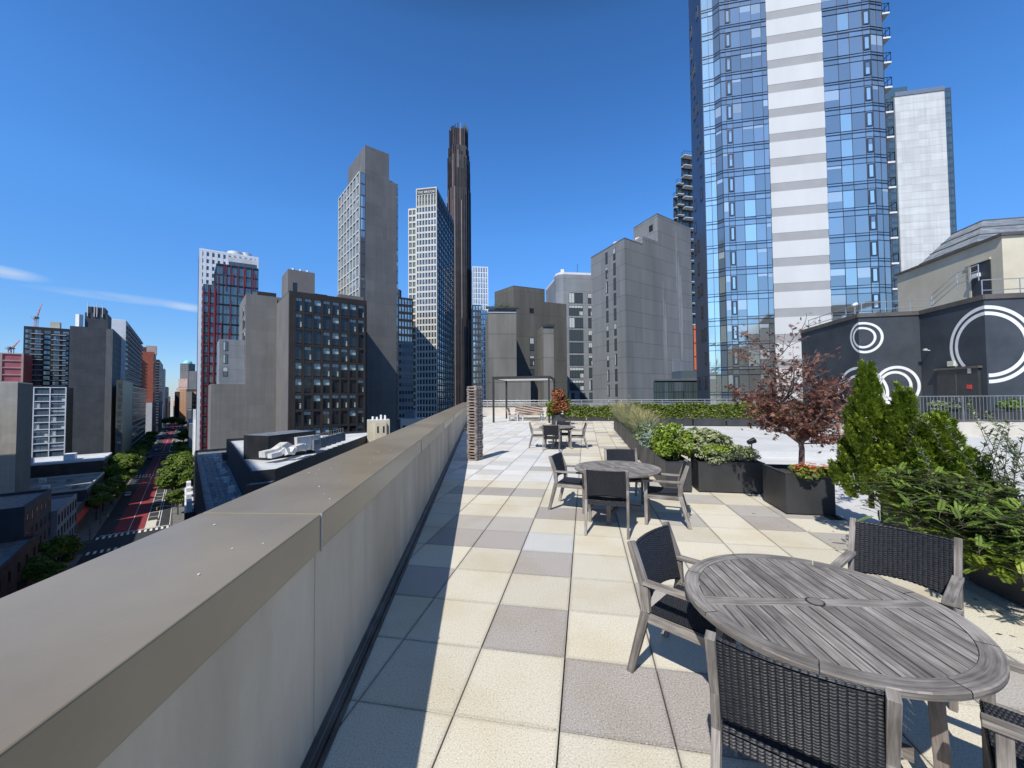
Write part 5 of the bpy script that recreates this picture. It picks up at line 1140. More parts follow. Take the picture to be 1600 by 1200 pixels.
# ================================================================== PARAPET
pd = Vector((PK, 1, 0)).normalized(); pn = Vector((pd.y, -pd.x, 0))           # along, and towards the terrace
def par(Y, off, z): return Vector((wallx(Y, off), Y, z))
pt = thing('parapet_wall', 'long stucco parapet with broad taupe metal coping along the street side', 'wall', par(0, -.879, 0)); po = pt.location
def pmesh(name, mats, quads_fn, **k): mb = MB(); quads_fn(mb); mb.v = [tuple(Vector(v)-po) for v in mb.v]; return mb.build(name, mats, pt, **k)
seams = [-5.2, -1.52, 2.1, 5.72, 9.34, 12.96, 16.6, 20.2, 23.8, 27.4, 31.0, 34.6, 37.2]
for a, b_ in zip(seams, seams[1:]):
    g = .004
    def f(mb):
        mb.prism([par(a+g, -.879, 0), par(b_-g, -.879, 0), par(b_-g, -1.455, 0), par(a+g, -1.455, 0)], -.03, 1.12)
    pmesh('wall_panel', 'stucco', f, bevel=.004)
    def f(mb):
        x0, x1, z0, z1 = -.848, -1.488, 1.035, 1.225; th = .012; g2 = .003
        A_ = lambda off, z: par(a+g2, off, z); B_ = lambda off, z: par(b_-g2, off, z)
        mb.face([A_(x0, z1), B_(x0, z1), B_(x1, z1+.012), A_(x1, z1+.012)]); mb.face([A_(x0, z0), B_(x0, z0), B_(x0, z1), A_(x0, z1)])
        mb.face([A_(x0-.02, z0), B_(x0-.02, z0), B_(x0, z0), A_(x0, z0)]); mb.face([A_(x0-.02, z0), A_(x0-.02, z0+.08), B_(x0-.02, z0+.08), B_(x0-.02, z0)])
        mb.face([A_(x1, z1+.012), B_(x1, z1+.012), B_(x1, z0), A_(x1, z0)]); mb.face([A_(x0, z0), A_(x0, z1), A_(x1, z1+.012), A_(x1, z0)]); mb.face([B_(x0, z0), B_(x1, z0), B_(x1, z1+.012), B_(x0, z1)])
    o = pmesh('coping', 'coping_metal', f, bevel=.006)
    def f(mb): mb.prism([par(b_-.05, -.845, 0), par(b_+.05, -.845, 0), par(b_+.05, -1.492, 0), par(b_-.05, -1.492, 0)], 1.218, 1.2405)
    if b_ not in (2.1,): pass
    def f2(mb): mb.prism([par(b_-.0055, -.843, 0), par(b_+.0055, -.843, 0), par(b_+.0055, -.85, 0), par(b_-.0055, -.85, 0)], 1.03, 1.228)
    pmesh('coping_joint', 'coping_patch', f2)
def f(mb):
    for o0, o1, z in ((-.878, -.853, .05), (-.845, -.822, .03), (-.815, -.792, .015)):
        mb.prism([par(-5, o0, 0), par(37, o0, 0), par(37, o1, 0), par(-5, o1, 0)], -.03, z)
pmesh('base_flashing', 'trim_metal', f)
def f(mb): mb.prism([par(-5, -.852, 0), par(37, -.852, 0), par(37, -.846, 0), par(-5, -.846, 0)], -.02, .034)
pmesh('flashing_strip', 'trim_light', f)
rng = random.Random(5)
def f(mb):
    for _ in range(26):
        y = rng.uniform(.5, 7); of = rng.uniform(-1.44, -.9); c_ = par(y, of, 1.2265+(-.848-of)/.64*.012+.001); s_ = rng.uniform(.002, .006)
        n_ = 7; pts = [(c_.x+s_*rng.uniform(.5, 1.3)*math.cos(6.283*k/n_), c_.y+s_*rng.uniform(.5, 1.6)*math.sin(6.283*k/n_)) for k in range(n_)]; mb.prism(pts, c_.z-.001, c_.z+.0012)
pmesh('droppings', 'droppings', f)

# ================================================================== REAR WALL, RAILINGS
def along_rail(name, label, A_, B_, z0, z1, bars, posts, m, cat='railing', vertical=0, r=.022, base=None):
    A_ = Vector((A_[0], A_[1], z0)); B_ = Vector((B_[0], B_[1], z0)); t = thing(name, label, cat, A_); d = B_-A_; Ln = d.length
    for h_ in bars:
        mb = MB(); mb.tube([(0, 0, h_), (d.x, d.y, h_)], r if h_ == bars[-1] else r*.7, 8); mb.build('rail', m, t, smooth=True)
    for k in range(posts+1):
        mb = MB(); q = d*(k/posts); mb.tube([(q.x, q.y, 0), (q.x, q.y, z1-z0)], r*1.1, 8); mb.build('post', m, t, smooth=True)
    if vertical:
        mb = MB(); n_ = int(Ln/vertical)
        for k in range(n_): q = d*((k+.5)/n_); mb.beam((q.x, q.y, bars[0]), (q.x, q.y, bars[-1]), .016, .016)
        mb.build('balusters', m, t)
    return t
def wall_thing(name, label, P, z0, z1, m, capm=None, cat='wall', cap=.06):
    c_ = Vector((P[0][0], P[0][1], z0)); t = thing(name, label, cat, c_); mb = MB(); mb.prism([(p[0]-c_.x, p[1]-c_.y) for p in P], 0, z1-z0); mb.build('wall', m, t)
    if capm:
        cc = sum((Vector((p[0], p[1], 0)) for p in P), Vector())/len(P); Q = [Vector((p[0], p[1], 0))+(Vector((p[0], p[1], 0))-cc).normalized()*.05 for p in P]
        mb = MB(); mb.prism([(q.x-c_.x, q.y-c_.y) for q in Q], z1-z0, z1-z0+cap, bottom=True); mb.build('cap', capm, t)
    return t
# rear parapet (horizontal in view) and its two-rail balustrade
RA = Vector((wallx(35.5), 35.5, 0)); RB = Vector((26, 30.5, 0)); rn = Vector((0, .35, 0))
wall_thing('rear_parapet', 'low cream parapet closing the far end of the terrace', [RA, RB, RB+rn, RA+rn], 0, .78, 'low_wall', 'coping_metal')
for nm, dz in (('rear_railing', 0),):
    along_rail(nm, 'pale metal railing with thin bars on the far parapet', RA+rn*.5, RB+rn*.5, .84, 1.42, (.14, .26, .38, .56), 18, 'rail_metal')

# ================================================================== PERGOLA
Pp = onz(769.7, 660.4); tP = thing('pergola', 'slim dark metal pergola with pale slatted roof over the tan lounge seats', 'pergola', Pp, math.atan2(-VS.y, VS.x)*-1)
PW, PD, PH = 3.95, 4.6, 3.12
for x in (.06, PW-.06):
    for y in (.06, PD-.06): mb = MB(); mb.box(x-.06, x+.06, y-.06, y+.06, 0, PH-.14); mb.build('post', 'pergola_metal', tP)
mb = MB(); mb.box(-.02, PW+.02, 0, .12, PH-.14, PH+.04); mb.box(-.02, PW+.02, PD-.12, PD, PH-.14, PH+.04); mb.box(-.02, .1, .12, PD-.12, PH-.13, PH+.03); mb.box(PW-.1, PW+.02, .12, PD-.12, PH-.13, PH+.03); mb.build('beam', 'pergola_metal', tP)
mb = MB()
for k in range(22):
    y = .14+k*(PD-.3)/22; mb.box(.1, PW-.1, y+.01, y+.085, PH-.10, PH-.08)
mb.build('roof_slats', 'awning_fabric', tP)

# ================================================================== STACKED TIMBER COLUMN
Pc = onz(742.5, 718.5); tC = thing('timber_column', 'tall crib column of stacked weathered timber slats beside the parapet', 'sculpture', Pc, R_(-30))
rng = random.Random(3); Wc = .33; lay = 51; hh = 2.13/lay
mb = MB()
for k in range(lay):
    z = k*hh; tw = .012*math.sin(k*.9); L_ = Wc*(1+.02*rng.uniform(-1, 1)); bw = .075; ex = rng.uniform(-.008, .008)
    for s_ in (-1, 1):
        if k % 2 == 0: mb.frame((-L_/2+ex, s_*(Wc/2-bw/2)-bw/2+tw, z+.002), (L_, 0, 0), (0, bw, 0), (0, 0, hh-.004))
        else: mb.frame((s_*(Wc/2-bw/2)-bw/2+tw, -L_/2+ex, z+.002), (bw, 0, 0), (0, L_, 0), (0, 0, hh-.004))
    if k % 2 == 0: mb.frame((-L_/2+ex, -bw/2, z+.004), (L_, 0, 0), (0, bw, 0), (0, 0, hh-.008))
mb.build('slats', 'stack_timber', tC, bevel=.003)
mb = MB(); mb.box(-.1, .1, -.1, .1, 0, 2.05); mb.build('core_post', 'black_metal', tC)
mb = MB(); mb.tube([(-.24, -.1, .95), (-.28, -.1, .9), (-.24, -.1, .82)], .03, 8); mb.build('hose_hook', 'black_metal', tC)

# ================================================================== FURNITURE
def weave(cols, rows, fn, mb, mi=0, amp=.0042):
    """woven strands: columns of stacked humps, neighbours offset by half; fn(a,t)->(point, normal)"""
    rw = random.Random(cols*rows)
    for c in range(cols):
        off = .5*(c % 2) if rows > 4 else 0
        for r in range(-1 if off else 0, rows):
            base = len(mb.v); t0 = (r+off)/rows; t1 = (r+off+1)/rows; j_ = rw.uniform(-.08, .08)/rows
            for ka, ha in ((0, .1), (.22, .85), (.5, 1), (.78, .85), (1, .1)):
                for kt, ht in ((.03, .15), (.3, .9), (.62, 1), (.97, .1)):
                    a = (c+ka)/cols; t = min(1, max(0, t0+(t1-t0)*kt+j_)); p, nn = fn(a, t); mb.v.append(tuple(Vector(p)+Vector(nn)*(amp*min(ha, 1)*ht*(1.0 if 0 < t < 1 else 0))))
            for i in range(4):
                for k in range(3): q = base+i*4+k; mb.f.append((q, q+4, q+5, q+1)); mb.m.append(mi); mb.uv.append([(0, 0)]*4); mb.t.append(.5)
    base = len(mb.v); n = 8
    for i in range(n+1):
        for k in range(7): p, nn = fn(i/n, k/6); mb.v.append(tuple(Vector(p)-Vector(nn)*.0015))
    for i in range(n):
        for k in range(6): q = base+i*7+k; mb.f.append((q, q+7, q+8, q+1)); mb.m.append(mi); mb.uv.append([(0, 0)]*4); mb.t.append(.5)
HW = .29
def chair_parts():
    parts = []
    for s in (-1, 1):
        x = s*(HW-.02)
        mb = MB(); mb.beam((x, -.335, 0), (x, -.215, .44), .032, .045, w1=.036, h1=.06); mb.beam((x, -.215, .44), (x, -.225, .60), .036, .06, w1=.036, h1=.062); mb.beam((x, -.225, .60), (x, -.315, .865), .036, .062, w1=.038, h1=.045); parts.append(('rear_leg', mb, 'teak', .003))
        mb = MB(); mb.beam((x, .235, 0), (x, .235, .612), .034, .045, up=(0, 1, 0)); parts.append(('front_leg', mb, 'teak', .003))
        mb = MB(); mb.frame((x-.028, -.225, .612), (.056, 0, 0), (0, .515, 0), (0, 0, .026)); parts.append(('arm', mb, 'teak', .004))
        mb = MB(); mb.frame((x-.015, -.20, .375), (.03, 0, 0), (0, .42, 0), (0, 0, .055)); parts.append(('side_rail', mb, 'teak', .003))
    mb = MB(); mb.frame((-HW+.04, .215, .365), (2*HW-.08, 0, 0), (0, .03, 0), (0, 0, .055)); parts.append(('cross_rail', mb, 'teak', .003))
    # seat
    mb = MB(); w2 = HW-.04
    fs_ = lambda a, t: ((-w2+2*w2*a, -.215+.47*t, .432-.022*math.sin(math.pi*a)*math.sin(math.pi*min(1, t*1.05))), (0, 0, 1))
    weave(20, 32, fs_, mb, 0, .0055); fu = lambda a, t: ((w2-2*w2*a, -.215+.47*t, .408-.022*math.sin(math.pi*a)), (0, 0, -1)); weave(11, 12, fu, mb)
    weave(22, 3, lambda a, t: ((w2-2*w2*a, .255+.004, .405+.03*t), (0, 1, 0)), mb)
    weave(20, 4, lambda a, t: ((-w2+2*w2*a, -.222, .375+.055*t), (0, -1, 0)), mb, 0, .006); parts.append(('seat', mb, 'wicker', 0))
    # back
    mb = MB(); w3 = HW-.036
    def bk(side):
        def f_(a, t):
            x = (-w3+2*w3*a)*side; cu = 1-(x/w3)**2; lo = .485+.035*cu; z = lo+(.842-lo)*t; y = -.205-.09*((z-.46)/.4)-.032*cu+side*-.011
            return (x, y, z), (0, -1*side, .15*side)
        return f_
    weave(20, 25, bk(1), mb, 0, .0065); weave(20, 25, bk(-1), mb, 0, .0065)
    for (tt, zz) in ((1, .842), (0, None)):
        def fe(a, t):
            x = -w3+2*w3*a; cu = 1-(x/w3)**2; z = .842 if tt else .485+.035*cu; y = -.205-.09*((z-.46)/.4)-.032*cu
            return (x, y+(-.011+.022*t)*(1 if tt else -1), z+(.006 if tt else -.006)), (0, 0, 1 if tt else -1)
        weave(20, 2, fe, mb, 0, .006)
    parts.append(('backrest', mb, 'wicker', 0)); return parts
CP = [(n_, mb.mesh(n_, [m]), bv) for n_, mb, m, bv in chair_parts()]
def chair(label, cx_, cy_, fx, fy, group):
    t = thing('dining_chair', label, 'chair', (cx_, cy_, 0), math.atan2(-fx, fy), group)
    for n_, me, bv in CP:
        o = bpy.data.objects.new(n_, me); C.objects.link(o); o.parent = t
        if bv:
            w_ = o.modifiers.new('weld', 'WELD'); w_.merge_threshold = .0002; b_ = o.modifiers.new('bevel', 'BEVEL'); b_.width = bv; b_.segments = 2; b_.limit_method = 'ANGLE'; b_.angle_limit = R_(40)
    return t
def table_parts(R0=.64):
    H_ = .735; th = .03; parts = []; rw = .078; ri = R0-rw
    mb = MB()
    for k in range(8):                              # rim of curved boards
        a0, a1 = 2*math.pi*k/8+.004+.2, 2*math.pi*(k+1)/8-.004+.2; n_ = 10; o = random.random()*50; tt = random.random()
        for i in range(n_):
            b0, b1 = a0+(a1-a0)*i/n_, a0+(a1-a0)*(i+1)/n_
            P = lambda r, a, z: (r*math.cos(a), r*math.sin(a), z); u0, u1 = b0*R0+o, b1*R0+o
            mb.face([P(ri, b0, H_), P(R0-.005, b0, H_), P(R0-.005, b1, H_), P(ri, b1, H_)], 0, [(u0, o), (u0, o+rw), (u1, o+rw), (u1, o)], t=tt)
            mb.face([P(R0-.005, b0, H_), P(R0, b0, H_-.006), P(R0, b1, H_-.006), P(R0-.005, b1, H_)], 0, [(u0, o), (u0, o+.01), (u1, o+.01), (u1, o)])
            mb.face([P(R0, b0, H_-.006), P(R0, b0, H_-th), P(R0, b1, H_-th), P(R0, b1, H_-.006)], 0, [(u0, o+.1), (u0, o+.1+th), (u1, o+.1+th), (u1, o+.1)], t=tt)
            mb.face([P(ri, b0, H_-th), P(ri, b0, H_), P(ri, b1, H_), P(ri, b1, H_-th)], 0, [(u0, o), (u0, o+th), (u1, o+th), (u1, o)])
            mb.face([P(R0, b0, H_-th), P(ri, b0, H_-th), P(ri, b1, H_-th), P(R0, b1, H_-th)], 0)
    parts.append(('rim', mb, 'teak', 0))
    mb = MB(); pw = .075; x = math.sqrt(ri*ri-(pw/2)**2)
    mb.frame((-x, -pw/2, H_-th), (2*x, 0, 0), (0, pw, 0), (0, 0, th-.001)); parts.append(('centre_plank', mb, 'teak', .002))
    mb = MB(); n_ = 18; g = .0085; wS = (2*ri)/n_
    for k in range(n_):
        x0, x1 = -ri+k*wS+g/2, -ri+(k+1)*wS-g/2
        for s in (-1, 1):
            ya = math.sqrt(max(0, (ri-.003)**2-x0*x0)); yb = math.sqrt(max(0, (ri-.003)**2-x1*x1)); y0 = pw/2+.004
            ya, yb = max(ya, y0), max(yb, y0)
            if max(ya, yb) < y0+.01: continue
            xm = (x0+x1)/2; ym = math.sqrt(max(0, (ri-.003)**2-xm*xm)); o = random.random()*60
            z = H_-.0015+random.uniform(-.001, .001)
            pts = [(x0, y0*s), (x1, y0*s), (x1, yb*s), (xm, max(ym, y0)*s), (x0, ya*s)]
            if s < 0: pts = pts[::-1]
            mb.face([(p[0], p[1], z) for p in pts], 0, [(abs(p[1])+o, p[0]-x0+o) for p in pts])
            for i in range(len(pts)):
                a, b_ = pts[i], pts[(i+1) % len(pts)]; mb.face([(a[0], a[1], z-.024), (b_[0], b_[1], z-.024), (b_[0], b_[1], z), (a[0], a[1], z)], 0, [(o, o), (o+.3, o), (o+.3, o+.02), (o, o+.02)])
            mb.face([(p[0], p[1], z-.024) for p in pts[::-1]], 0)
    parts.append(('slats', mb, 'teak', 0))
    mb = MB(); mb.tube([(0, 0, H_-.01), (0, 0, H_+.003), (0, 0, H_+.0045)], [.036, .036, .031], 24); parts.append(('umbrella_hole_cap', mb, 'teak_dark', 0)); mb = MB(); mb.tube([(0, 0, H_-.005), (0, 0, H_+.0012)], [.045, .045], 28, 0); parts.append(('umbrella_hole_ring', mb, 'black_metal', 0))
    mb = MB()
    for a in (0, 90): 
        c_, s_ = math.cos(R_(a)), math.sin(R_(a))
        for o in (-.22, .22): p = Vector((-s_*o, c_*o, 0)); d = Vector((c_, s_, 0))*.5; zz = H_-th-.036-(a/90)*.002; mb.beam(p-d+Vector((0, 0, zz)), p+d+Vector((0, 0, zz)), .03, .07)
    parts.append(('under_frame', mb, 'teak_dark', .002))
    for k in range(4):
        a = R_(45+90*k); c_, s_ = math.cos(a), math.sin(a); mb = MB()
        mb.beam((c_*.45, s_*.45, 0), (c_*.42, s_*.42, H_-th-.02), .055, .055, up=(c_, s_, 0)); parts.append(('leg', mb, 'teak_dark', .003))
    mb = MB(); mb.beam((-.25, -.25, .12), (.25, .25, .12), .04, .05); mb.beam((.25, -.25, .17), (-.25, .25, .17), .04, .05); parts.append(('stretcher', mb, 'teak_dark', .002))
    return parts
TP = [(n_, mb.mesh(n_, [m]), bv) for n_, mb, m, bv in table_parts()]
def table(label, x, y, rz, group='round slatted tables'):
    t = thing('round_table', label, 'table', (x, y, 0), rz, group)
    pl_ = None
    for n_, me, bv in TP:
        o = bpy.data.objects.new(n_, me); C.objects.link(o); o.parent = pl_ if n_ == 'umbrella_hole_cap' else t
        if n_ == 'centre_plank': pl_ = o
        if bv: w_ = o.modifiers.new('weld', 'WELD'); w_.merge_threshold = .0002; b_ = o.modifiers.new('bevel', 'BEVEL'); b_.width = bv; b_.segments = 2; b_.limit_method = 'ANGLE'
    return t
table('large weathered slatted table nearest the camera', 1.61, 2.11, R_(-3.2))
table('middle weathered table between the two dining groups', 1.60, 6.0, R_(14))
table('farthest slatted table near the pergola', 1.60, 13.9, R_(20))
def chair_back(label, bx, by, fx, fy, group):
    l = math.hypot(fx, fy); fx, fy = fx/l, fy/l; return chair(label, bx+fx*.31, by+fy*.31, fx, fy, group)
g1, g2, g3 = 'chairs at the nearest table', 'chairs at the middle table', 'chairs at the farthest table'
chair_back('chair left of the nearest table, side on with wicker back', .985, 2.83, .70, -.70, g1)
chair_back('foreground chair with its wicker back turned to us', 1.02, 1.46, .60, .80, g1)
chair_back('chair beyond the nearest table against the green shrubs', 2.83, 2.86, -.80, -.60, g1)
chair('chair cut off at the lower right corner, tucked under the nearest table', 2.14, 1.47, -.69, .72, g1)
chair_back('chair at the middle table with its back to us', 1.22, 5.03+.1, .30, .95, g2)
chair_back('left chair of the middle table, facing right', .72, 6.58, .91, -.41, g2)
chair_back('far chair of the middle table, seen over the tabletop', 1.98, 7.18, -.12, -1, g2)
chair_back('right chair of the middle table by the planters', 2.50, 5.62, -.92, .38, g2)
chair_back('chair at the farthest table with its back to us', 1.28, 12.98, .22, 1, g3)
chair_back('left chair of the farthest table', .62, 13.95, 1, -.05, g3)
chair_back('right chair of the farthest table', 2.58, 13.6, -1, .12, g3)
chair_back('far chair of the farthest table in front of the planter', 1.95, 14.85, -.2, -1, g3)
# tan lounge seats and low table under the pergola
def lounge(label, x, y, rz, W_=.78):
    t = thing('lounge_chair', label, 'armchair', (x, y, 0), rz, 'lounge seats under the pergola')
    mb = MB(); mb.box(-W_/2+.05, W_/2-.05, -.32, .35, .28, .43); mb.build('seat_cushion', 'tan_fabric', t, bevel=.02)
    mb = MB(); mb.beam((0, -.33, .40), (0, -.45, .95), W_-.1, .12, up=(0, 1, 0)); mb.build('back_cushion', 'tan_fabric', t, bevel=.02)
    for sx in (-1, 1):
        x_ = sx*(W_/2-.025)
        for yy in (-.36, .33): mb = MB(); mb.beam((x_, yy, 0), (x_, yy, .58), .05, .05); mb.build('leg', 'machine_white', t)
        mb = MB(); mb.box(x_-.03, x_+.03, -.4, .36, .58, .61); mb.build('arm', 'machine_white', t)
    return t
lounge('tan lounge chair left under the pergola, facing right', .10, 28.6, R_(-100))
lounge('tan two-seat sofa with its high back behind the low table', 1.35, 31.0, R_(180), 2.3)
lounge('tan lounge chair right of the low table, by the red shrub', 2.95, 29.0, R_(95))
t = thing('low_table', 'low rectangular lounge table under the pergola', 'coffee table', (1.45, 28.9, 0)); mb = MB(); mb.box(-.75, .75, -.4, .4, .50, .55); mb.build('tabletop', 'tan_fabric', t)
for sx in (-.68, .68):
    for sy in (-.33, .33): mb = MB(); mb.box(sx-.035, sx+.035, sy-.035, sy+.035, 0, .5); mb.build('leg', 'machine_white', t)

# ================================================================== PLANTERS
def planter(label, c0, u_len, v_len, h, m='planter_metal', group='dark planters', z=0, ax=US, ay=VS):
    """c0 = corner, u along ax and v along ay"""
    c0 = Vector((c0[0], c0[1], z)); ang = math.atan2(ax.y, ax.x); t = thing('planter', label, 'planter', c0, ang, group); s = -1 if ax.cross(ay).z < 0 else 1
    mb = MB(); U_, V_ = u_len, v_len*s; th = .02*s
    mb.box(0, U_, 0, th, .02, h); mb.box(0, U_, V_-th, V_, .02, h); mb.box(0, .02, th, V_-th, .02, h); mb.box(U_-.02, U_, th, V_-th, .02, h)
    mb.box(-.006, U_+.006, -.006*s, .03*s, h, h+.012); mb.box(-.006, U_+.006, V_-.03*s, V_+.006*s, h, h+.012); mb.box(-.006, .03, .03*s, V_-.03*s, h, h+.012); mb.box(U_-.03, U_+.006, .03*s, V_-.03*s, h, h+.012)
    mb.build('box', m, t)
    mb = MB(); mb.box(.022, U_-.022, .022*s, V_-.022*s, h-.09, h-.04); mb.build('soil', 'soil', t)
    mb = MB(); 
    for a in (.06, U_-.12): mb.box(a, a+.06, V_*.1, V_*.9, 0, .02)
    mb.build('foot', 'black_metal', t)
    return t
# the row along the paving edge
n0 = Vector((2.9, 7.42, 0)); gR = 'planters in the row edging the paving'
row_lb = ['nearest planter of the brown row, under the bright green box shrub', 'second planter of the brown row under the sage-grey shrub', 'third planter of the brown row under tall grasses', 'fourth planter of the brown row under grasses', 'fifth planter of the brown row', 'sixth planter of the brown row', 'seventh planter of the brown row', 'eighth planter of the brown row', 'ninth planter of the brown row', 'tenth planter of the brown row', 'farthest planter of the brown row']
for k in range(11): planter(row_lb[k], n0+US*(k*1.24), 1.2, .46, .56, 'planter_metal' if k == 0 else 'planter_brown', gR)
planter('wide black planter full of variegated shrub and box', (3.50, 7.37), .55, 1.14, .56)
planter('deep black planter with the red maple and orange-red flowers', (4.17, 5.98), .78, .66, .62)
cn = uv(4.95, 3.62-.05)
for k, lb in enumerate(('black planter holding the pointed conifers', 'black planter under the spreading ferny shrub', 'black planter at the right edge beside the chair', 'black planter at the right edge nearest the camera')):
    planter(lb, uv(4.62-k*1.26, 3.62+(.02 if k else .1)), 1.22, .62, .56, group='black planters on the right edge')
# hedge planters
hB0 = Vector((7.0, 23.2, 0)); hlen = 9.9
hb = 'long hedge planters'
for k in range(6): planter('hedge planter %s' % ('nearest the brown grasses', 'second from the grasses', 'third from the grasses, in mid row', 'fourth from the grasses', 'fifth from the grasses, left of the maple', 'behind the red maple')[k], hB0+VS*(k*1.78)-US*.0, .6, 1.7, .5, group=hb)
hA0 = Vector((3.75, 27.9, 0))
for k in range(3): planter(('left end hedge planter by the red shrub', 'middle planter of the far short hedge', 'right planter of the far short hedge')[k], hA0+VS*(k*1.55), .5, 1.5, .3, group=hb)
planter('square planter under the orange-red shrub', (2.45, 24.3), .8, .8, .62)

# ================================================================== PLANTS
def plant(name, label, cat, loc, parts, group=None):
    t = thing(name, label, cat, loc, 0, group)
    for n_, mb, m in parts: mb.build(n_, m, t)
    return t
rg = random.Random(21)
def hedge(label, A_, ax, Ln, dep, z0, z1, n, size=.1):
    A_ = Vector((A_[0], A_[1], z0)); mb = MB()
    for _ in range(n):
        a, b_, c_ = rg.random(), rg.random(), rg.random()
        s_ = rg.choice((0, 1, 1, 2)); 
        if s_ == 0: c_ = rg.uniform(.85, 1.06)
        elif s_ == 1: b_ = rg.uniform(-.05, .12)
        p = ax*(a*Ln)+Vector((-ax.y, ax.x, 0))*(b_*dep); top = (z1-z0)*(1+.07*math.sin(a*Ln*2.3)+.05*math.sin(a*Ln*5.1)); p.z = c_*top
        leaves(mb, p, (size, size, size), 5, size, rg)
    mb2 = MB(); k = 0
    while k < Ln: p = ax*k+Vector((-ax.y, ax.x, 0))*dep/2; mb2.tube([(p.x, p.y, 0), (p.x+rg.uniform(-.1, .1), p.y, (z1-z0)*.8)], [.015, .006], 5); k += .45
    return plant('hedge', label, 'hedge', A_, [('foliage', mb, 'leaf_hedge'), ('stems', mb2, 'bark_dark')])
hedge('long clipped green hedge in front of the rear railing', hB0+US*.05, VS, 10.6, .5, .44, 1.2, 5200, .085)
hedge('shorter far hedge between the red shrub and the grasses', hA0+US*.03, VS, 4.6, .45, .25, .98, 1700, .085)
# orange-red shrub
mb = MB(); 
for k in range(46): a = rg.uniform(0, 6.28); r_ = rg.uniform(0, .58); z = rg.uniform(.2, 1.55); leaves(mb, (r_*math.cos(a)*(1.2-z*.4), r_*math.sin(a), z), (.2, .2, .26), 70, .1, rg)
mb2 = MB(); mb3 = MB()
for k in range(7): a = k*.9; mb2.tube([(0, 0, 0), (.15*math.cos(a), .15*math.sin(a), .7), (.32*math.cos(a), .3*math.sin(a), 1.3)], [.02, .012, .005], 5)
for k in range(9): leaves(mb3, (-.45+rg.uniform(-.2, .2), rg.uniform(-.2, .2), rg.uniform(.1, .8)), (.2, .2, .2), 60, .1, rg); leaves(mb3, (.5+rg.uniform(-.15, .1), rg.uniform(-.2, .2), rg.uniform(.2, 1.0)), (.16, .16, .2), 50, .1, rg)
plant('red_shrub', 'orange-red shrub at the left end of the far hedge', 'shrub', (2.93, 24.3, .55), [('foliage', mb, 'leaf_red'), ('stems', mb2, 'bark_dark'), ('green_foliage', mb3, 'leaf_hedge')])
def shrub(name, label, c, rad, m, n, size, cat='shrub', lumps=14, long=1.6, stems=True):
    mb = MB(); c = Vector(c)
    for k in range(lumps):
        d = Vector((rg.gauss(0, 1), rg.gauss(0, 1), rg.gauss(0, .8))).normalized()*rg.uniform(.35, .72); q = rg.uniform(.3, .46)
        leaves(mb, (d.x*rad[0], d.y*rad[1], rad[2]+d.z*rad[2]), (rad[0]*q, rad[1]*q, rad[2]*q), n//lumps, size, rg, long=long)
    parts = [('foliage', mb, m)]
    if stems:
        mb2 = MB()
        for k in range(9): a = k*.7+rg.random(); mb2.tube([(0, 0, -.12), (rad[0]*.3*math.cos(a), rad[1]*.3*math.sin(a), rad[2]*.7), (rad[0]*.7*math.cos(a), rad[1]*.7*math.sin(a), rad[2]*1.4)], [.012, .008, .003], 5)
        parts.append(('stems', mb2, 'bark_dark'))
    return plant(name, label, cat, c, parts)
e = lambda k, v=.23: n0+US*k+VS*v
p = e(.55); shrub('box_shrub', 'bright yellow-green box shrub at the near end of the brown planters', (p.x, p.y, .5), (.42, .62, .40), 'leaf_box', 5200, .042, lumps=22)
p = e(1.75, .15); shrub('sage_shrub', 'silvery sage-green shrub behind the bright box', (p.x, p.y, .5), (.40, .55, .30), 'leaf_sage', 2600, .05, long=3)
p = e(3.0); shrub('low_green_shrub', 'dull green perennials spilling over the brown planters', (p.x, p.y, .48), (.42, .8, .28), 'leaf_wispy', 2400, .07)
def grass(label, c, h, n, spread, m='leaf_grass', width=.009, plume=False):
    mb = MB()
    for _ in range(n):
        a = rg.uniform(0, 6.28); le = rg.uniform(.25, 1)*spread; hh_ = h*rg.uniform(.6, 1.05); bx, by = rg.gauss(0, .05), rg.gauss(0, .05); dx, dy = math.cos(a), math.sin(a); w_ = width*rg.uniform(.6, 1.2); px_, py_ = -dy*w_, dx*w_; prev = None; tt = rg.random()
        for i in range(5):
            t = i/4; x = bx+dx*le*t**1.6; y = by+dy*le*t**1.6; z = hh_*(t-.22*t**3*(le/spread)); ww = 1-t*.8
            cur = ((x-px_*ww, y-py_*ww, z), (x+px_*ww, y+py_*ww, z))
            if prev: mb.face([prev[0], prev[1], cur[1], cur[0]], t=tt)
            prev = cur
    return plant('ornamental_grass', label, 'grass', c, [('blades', mb, m)], 'ornamental grasses')
glb = ('tawny grass clump nearest the box shrub', 'second tawny grass clump along the row', 'third tawny grass clump along the row', 'fourth tawny grass clump along the row', 'fifth tawny grass clump', 'sixth tawny grass clump', 'seventh tawny grass clump', 'tawny grass clump near the hedge', 'farthest tawny grass clump by the hedge corner')
for k, kk in enumerate((3.4, 4.6, 5.6, 6.8, 7.9, 9.1, 10.4, 11.8, 13)):
    p = e(kk, .2+.06*(k % 3)); grass(glb[k], (p.x, p.y, .48), .78+.14*(k % 3)+(.1 if k > 4 else 0), 760, .72, 'leaf_grass' if k % 3 else 'leaf_wispy')
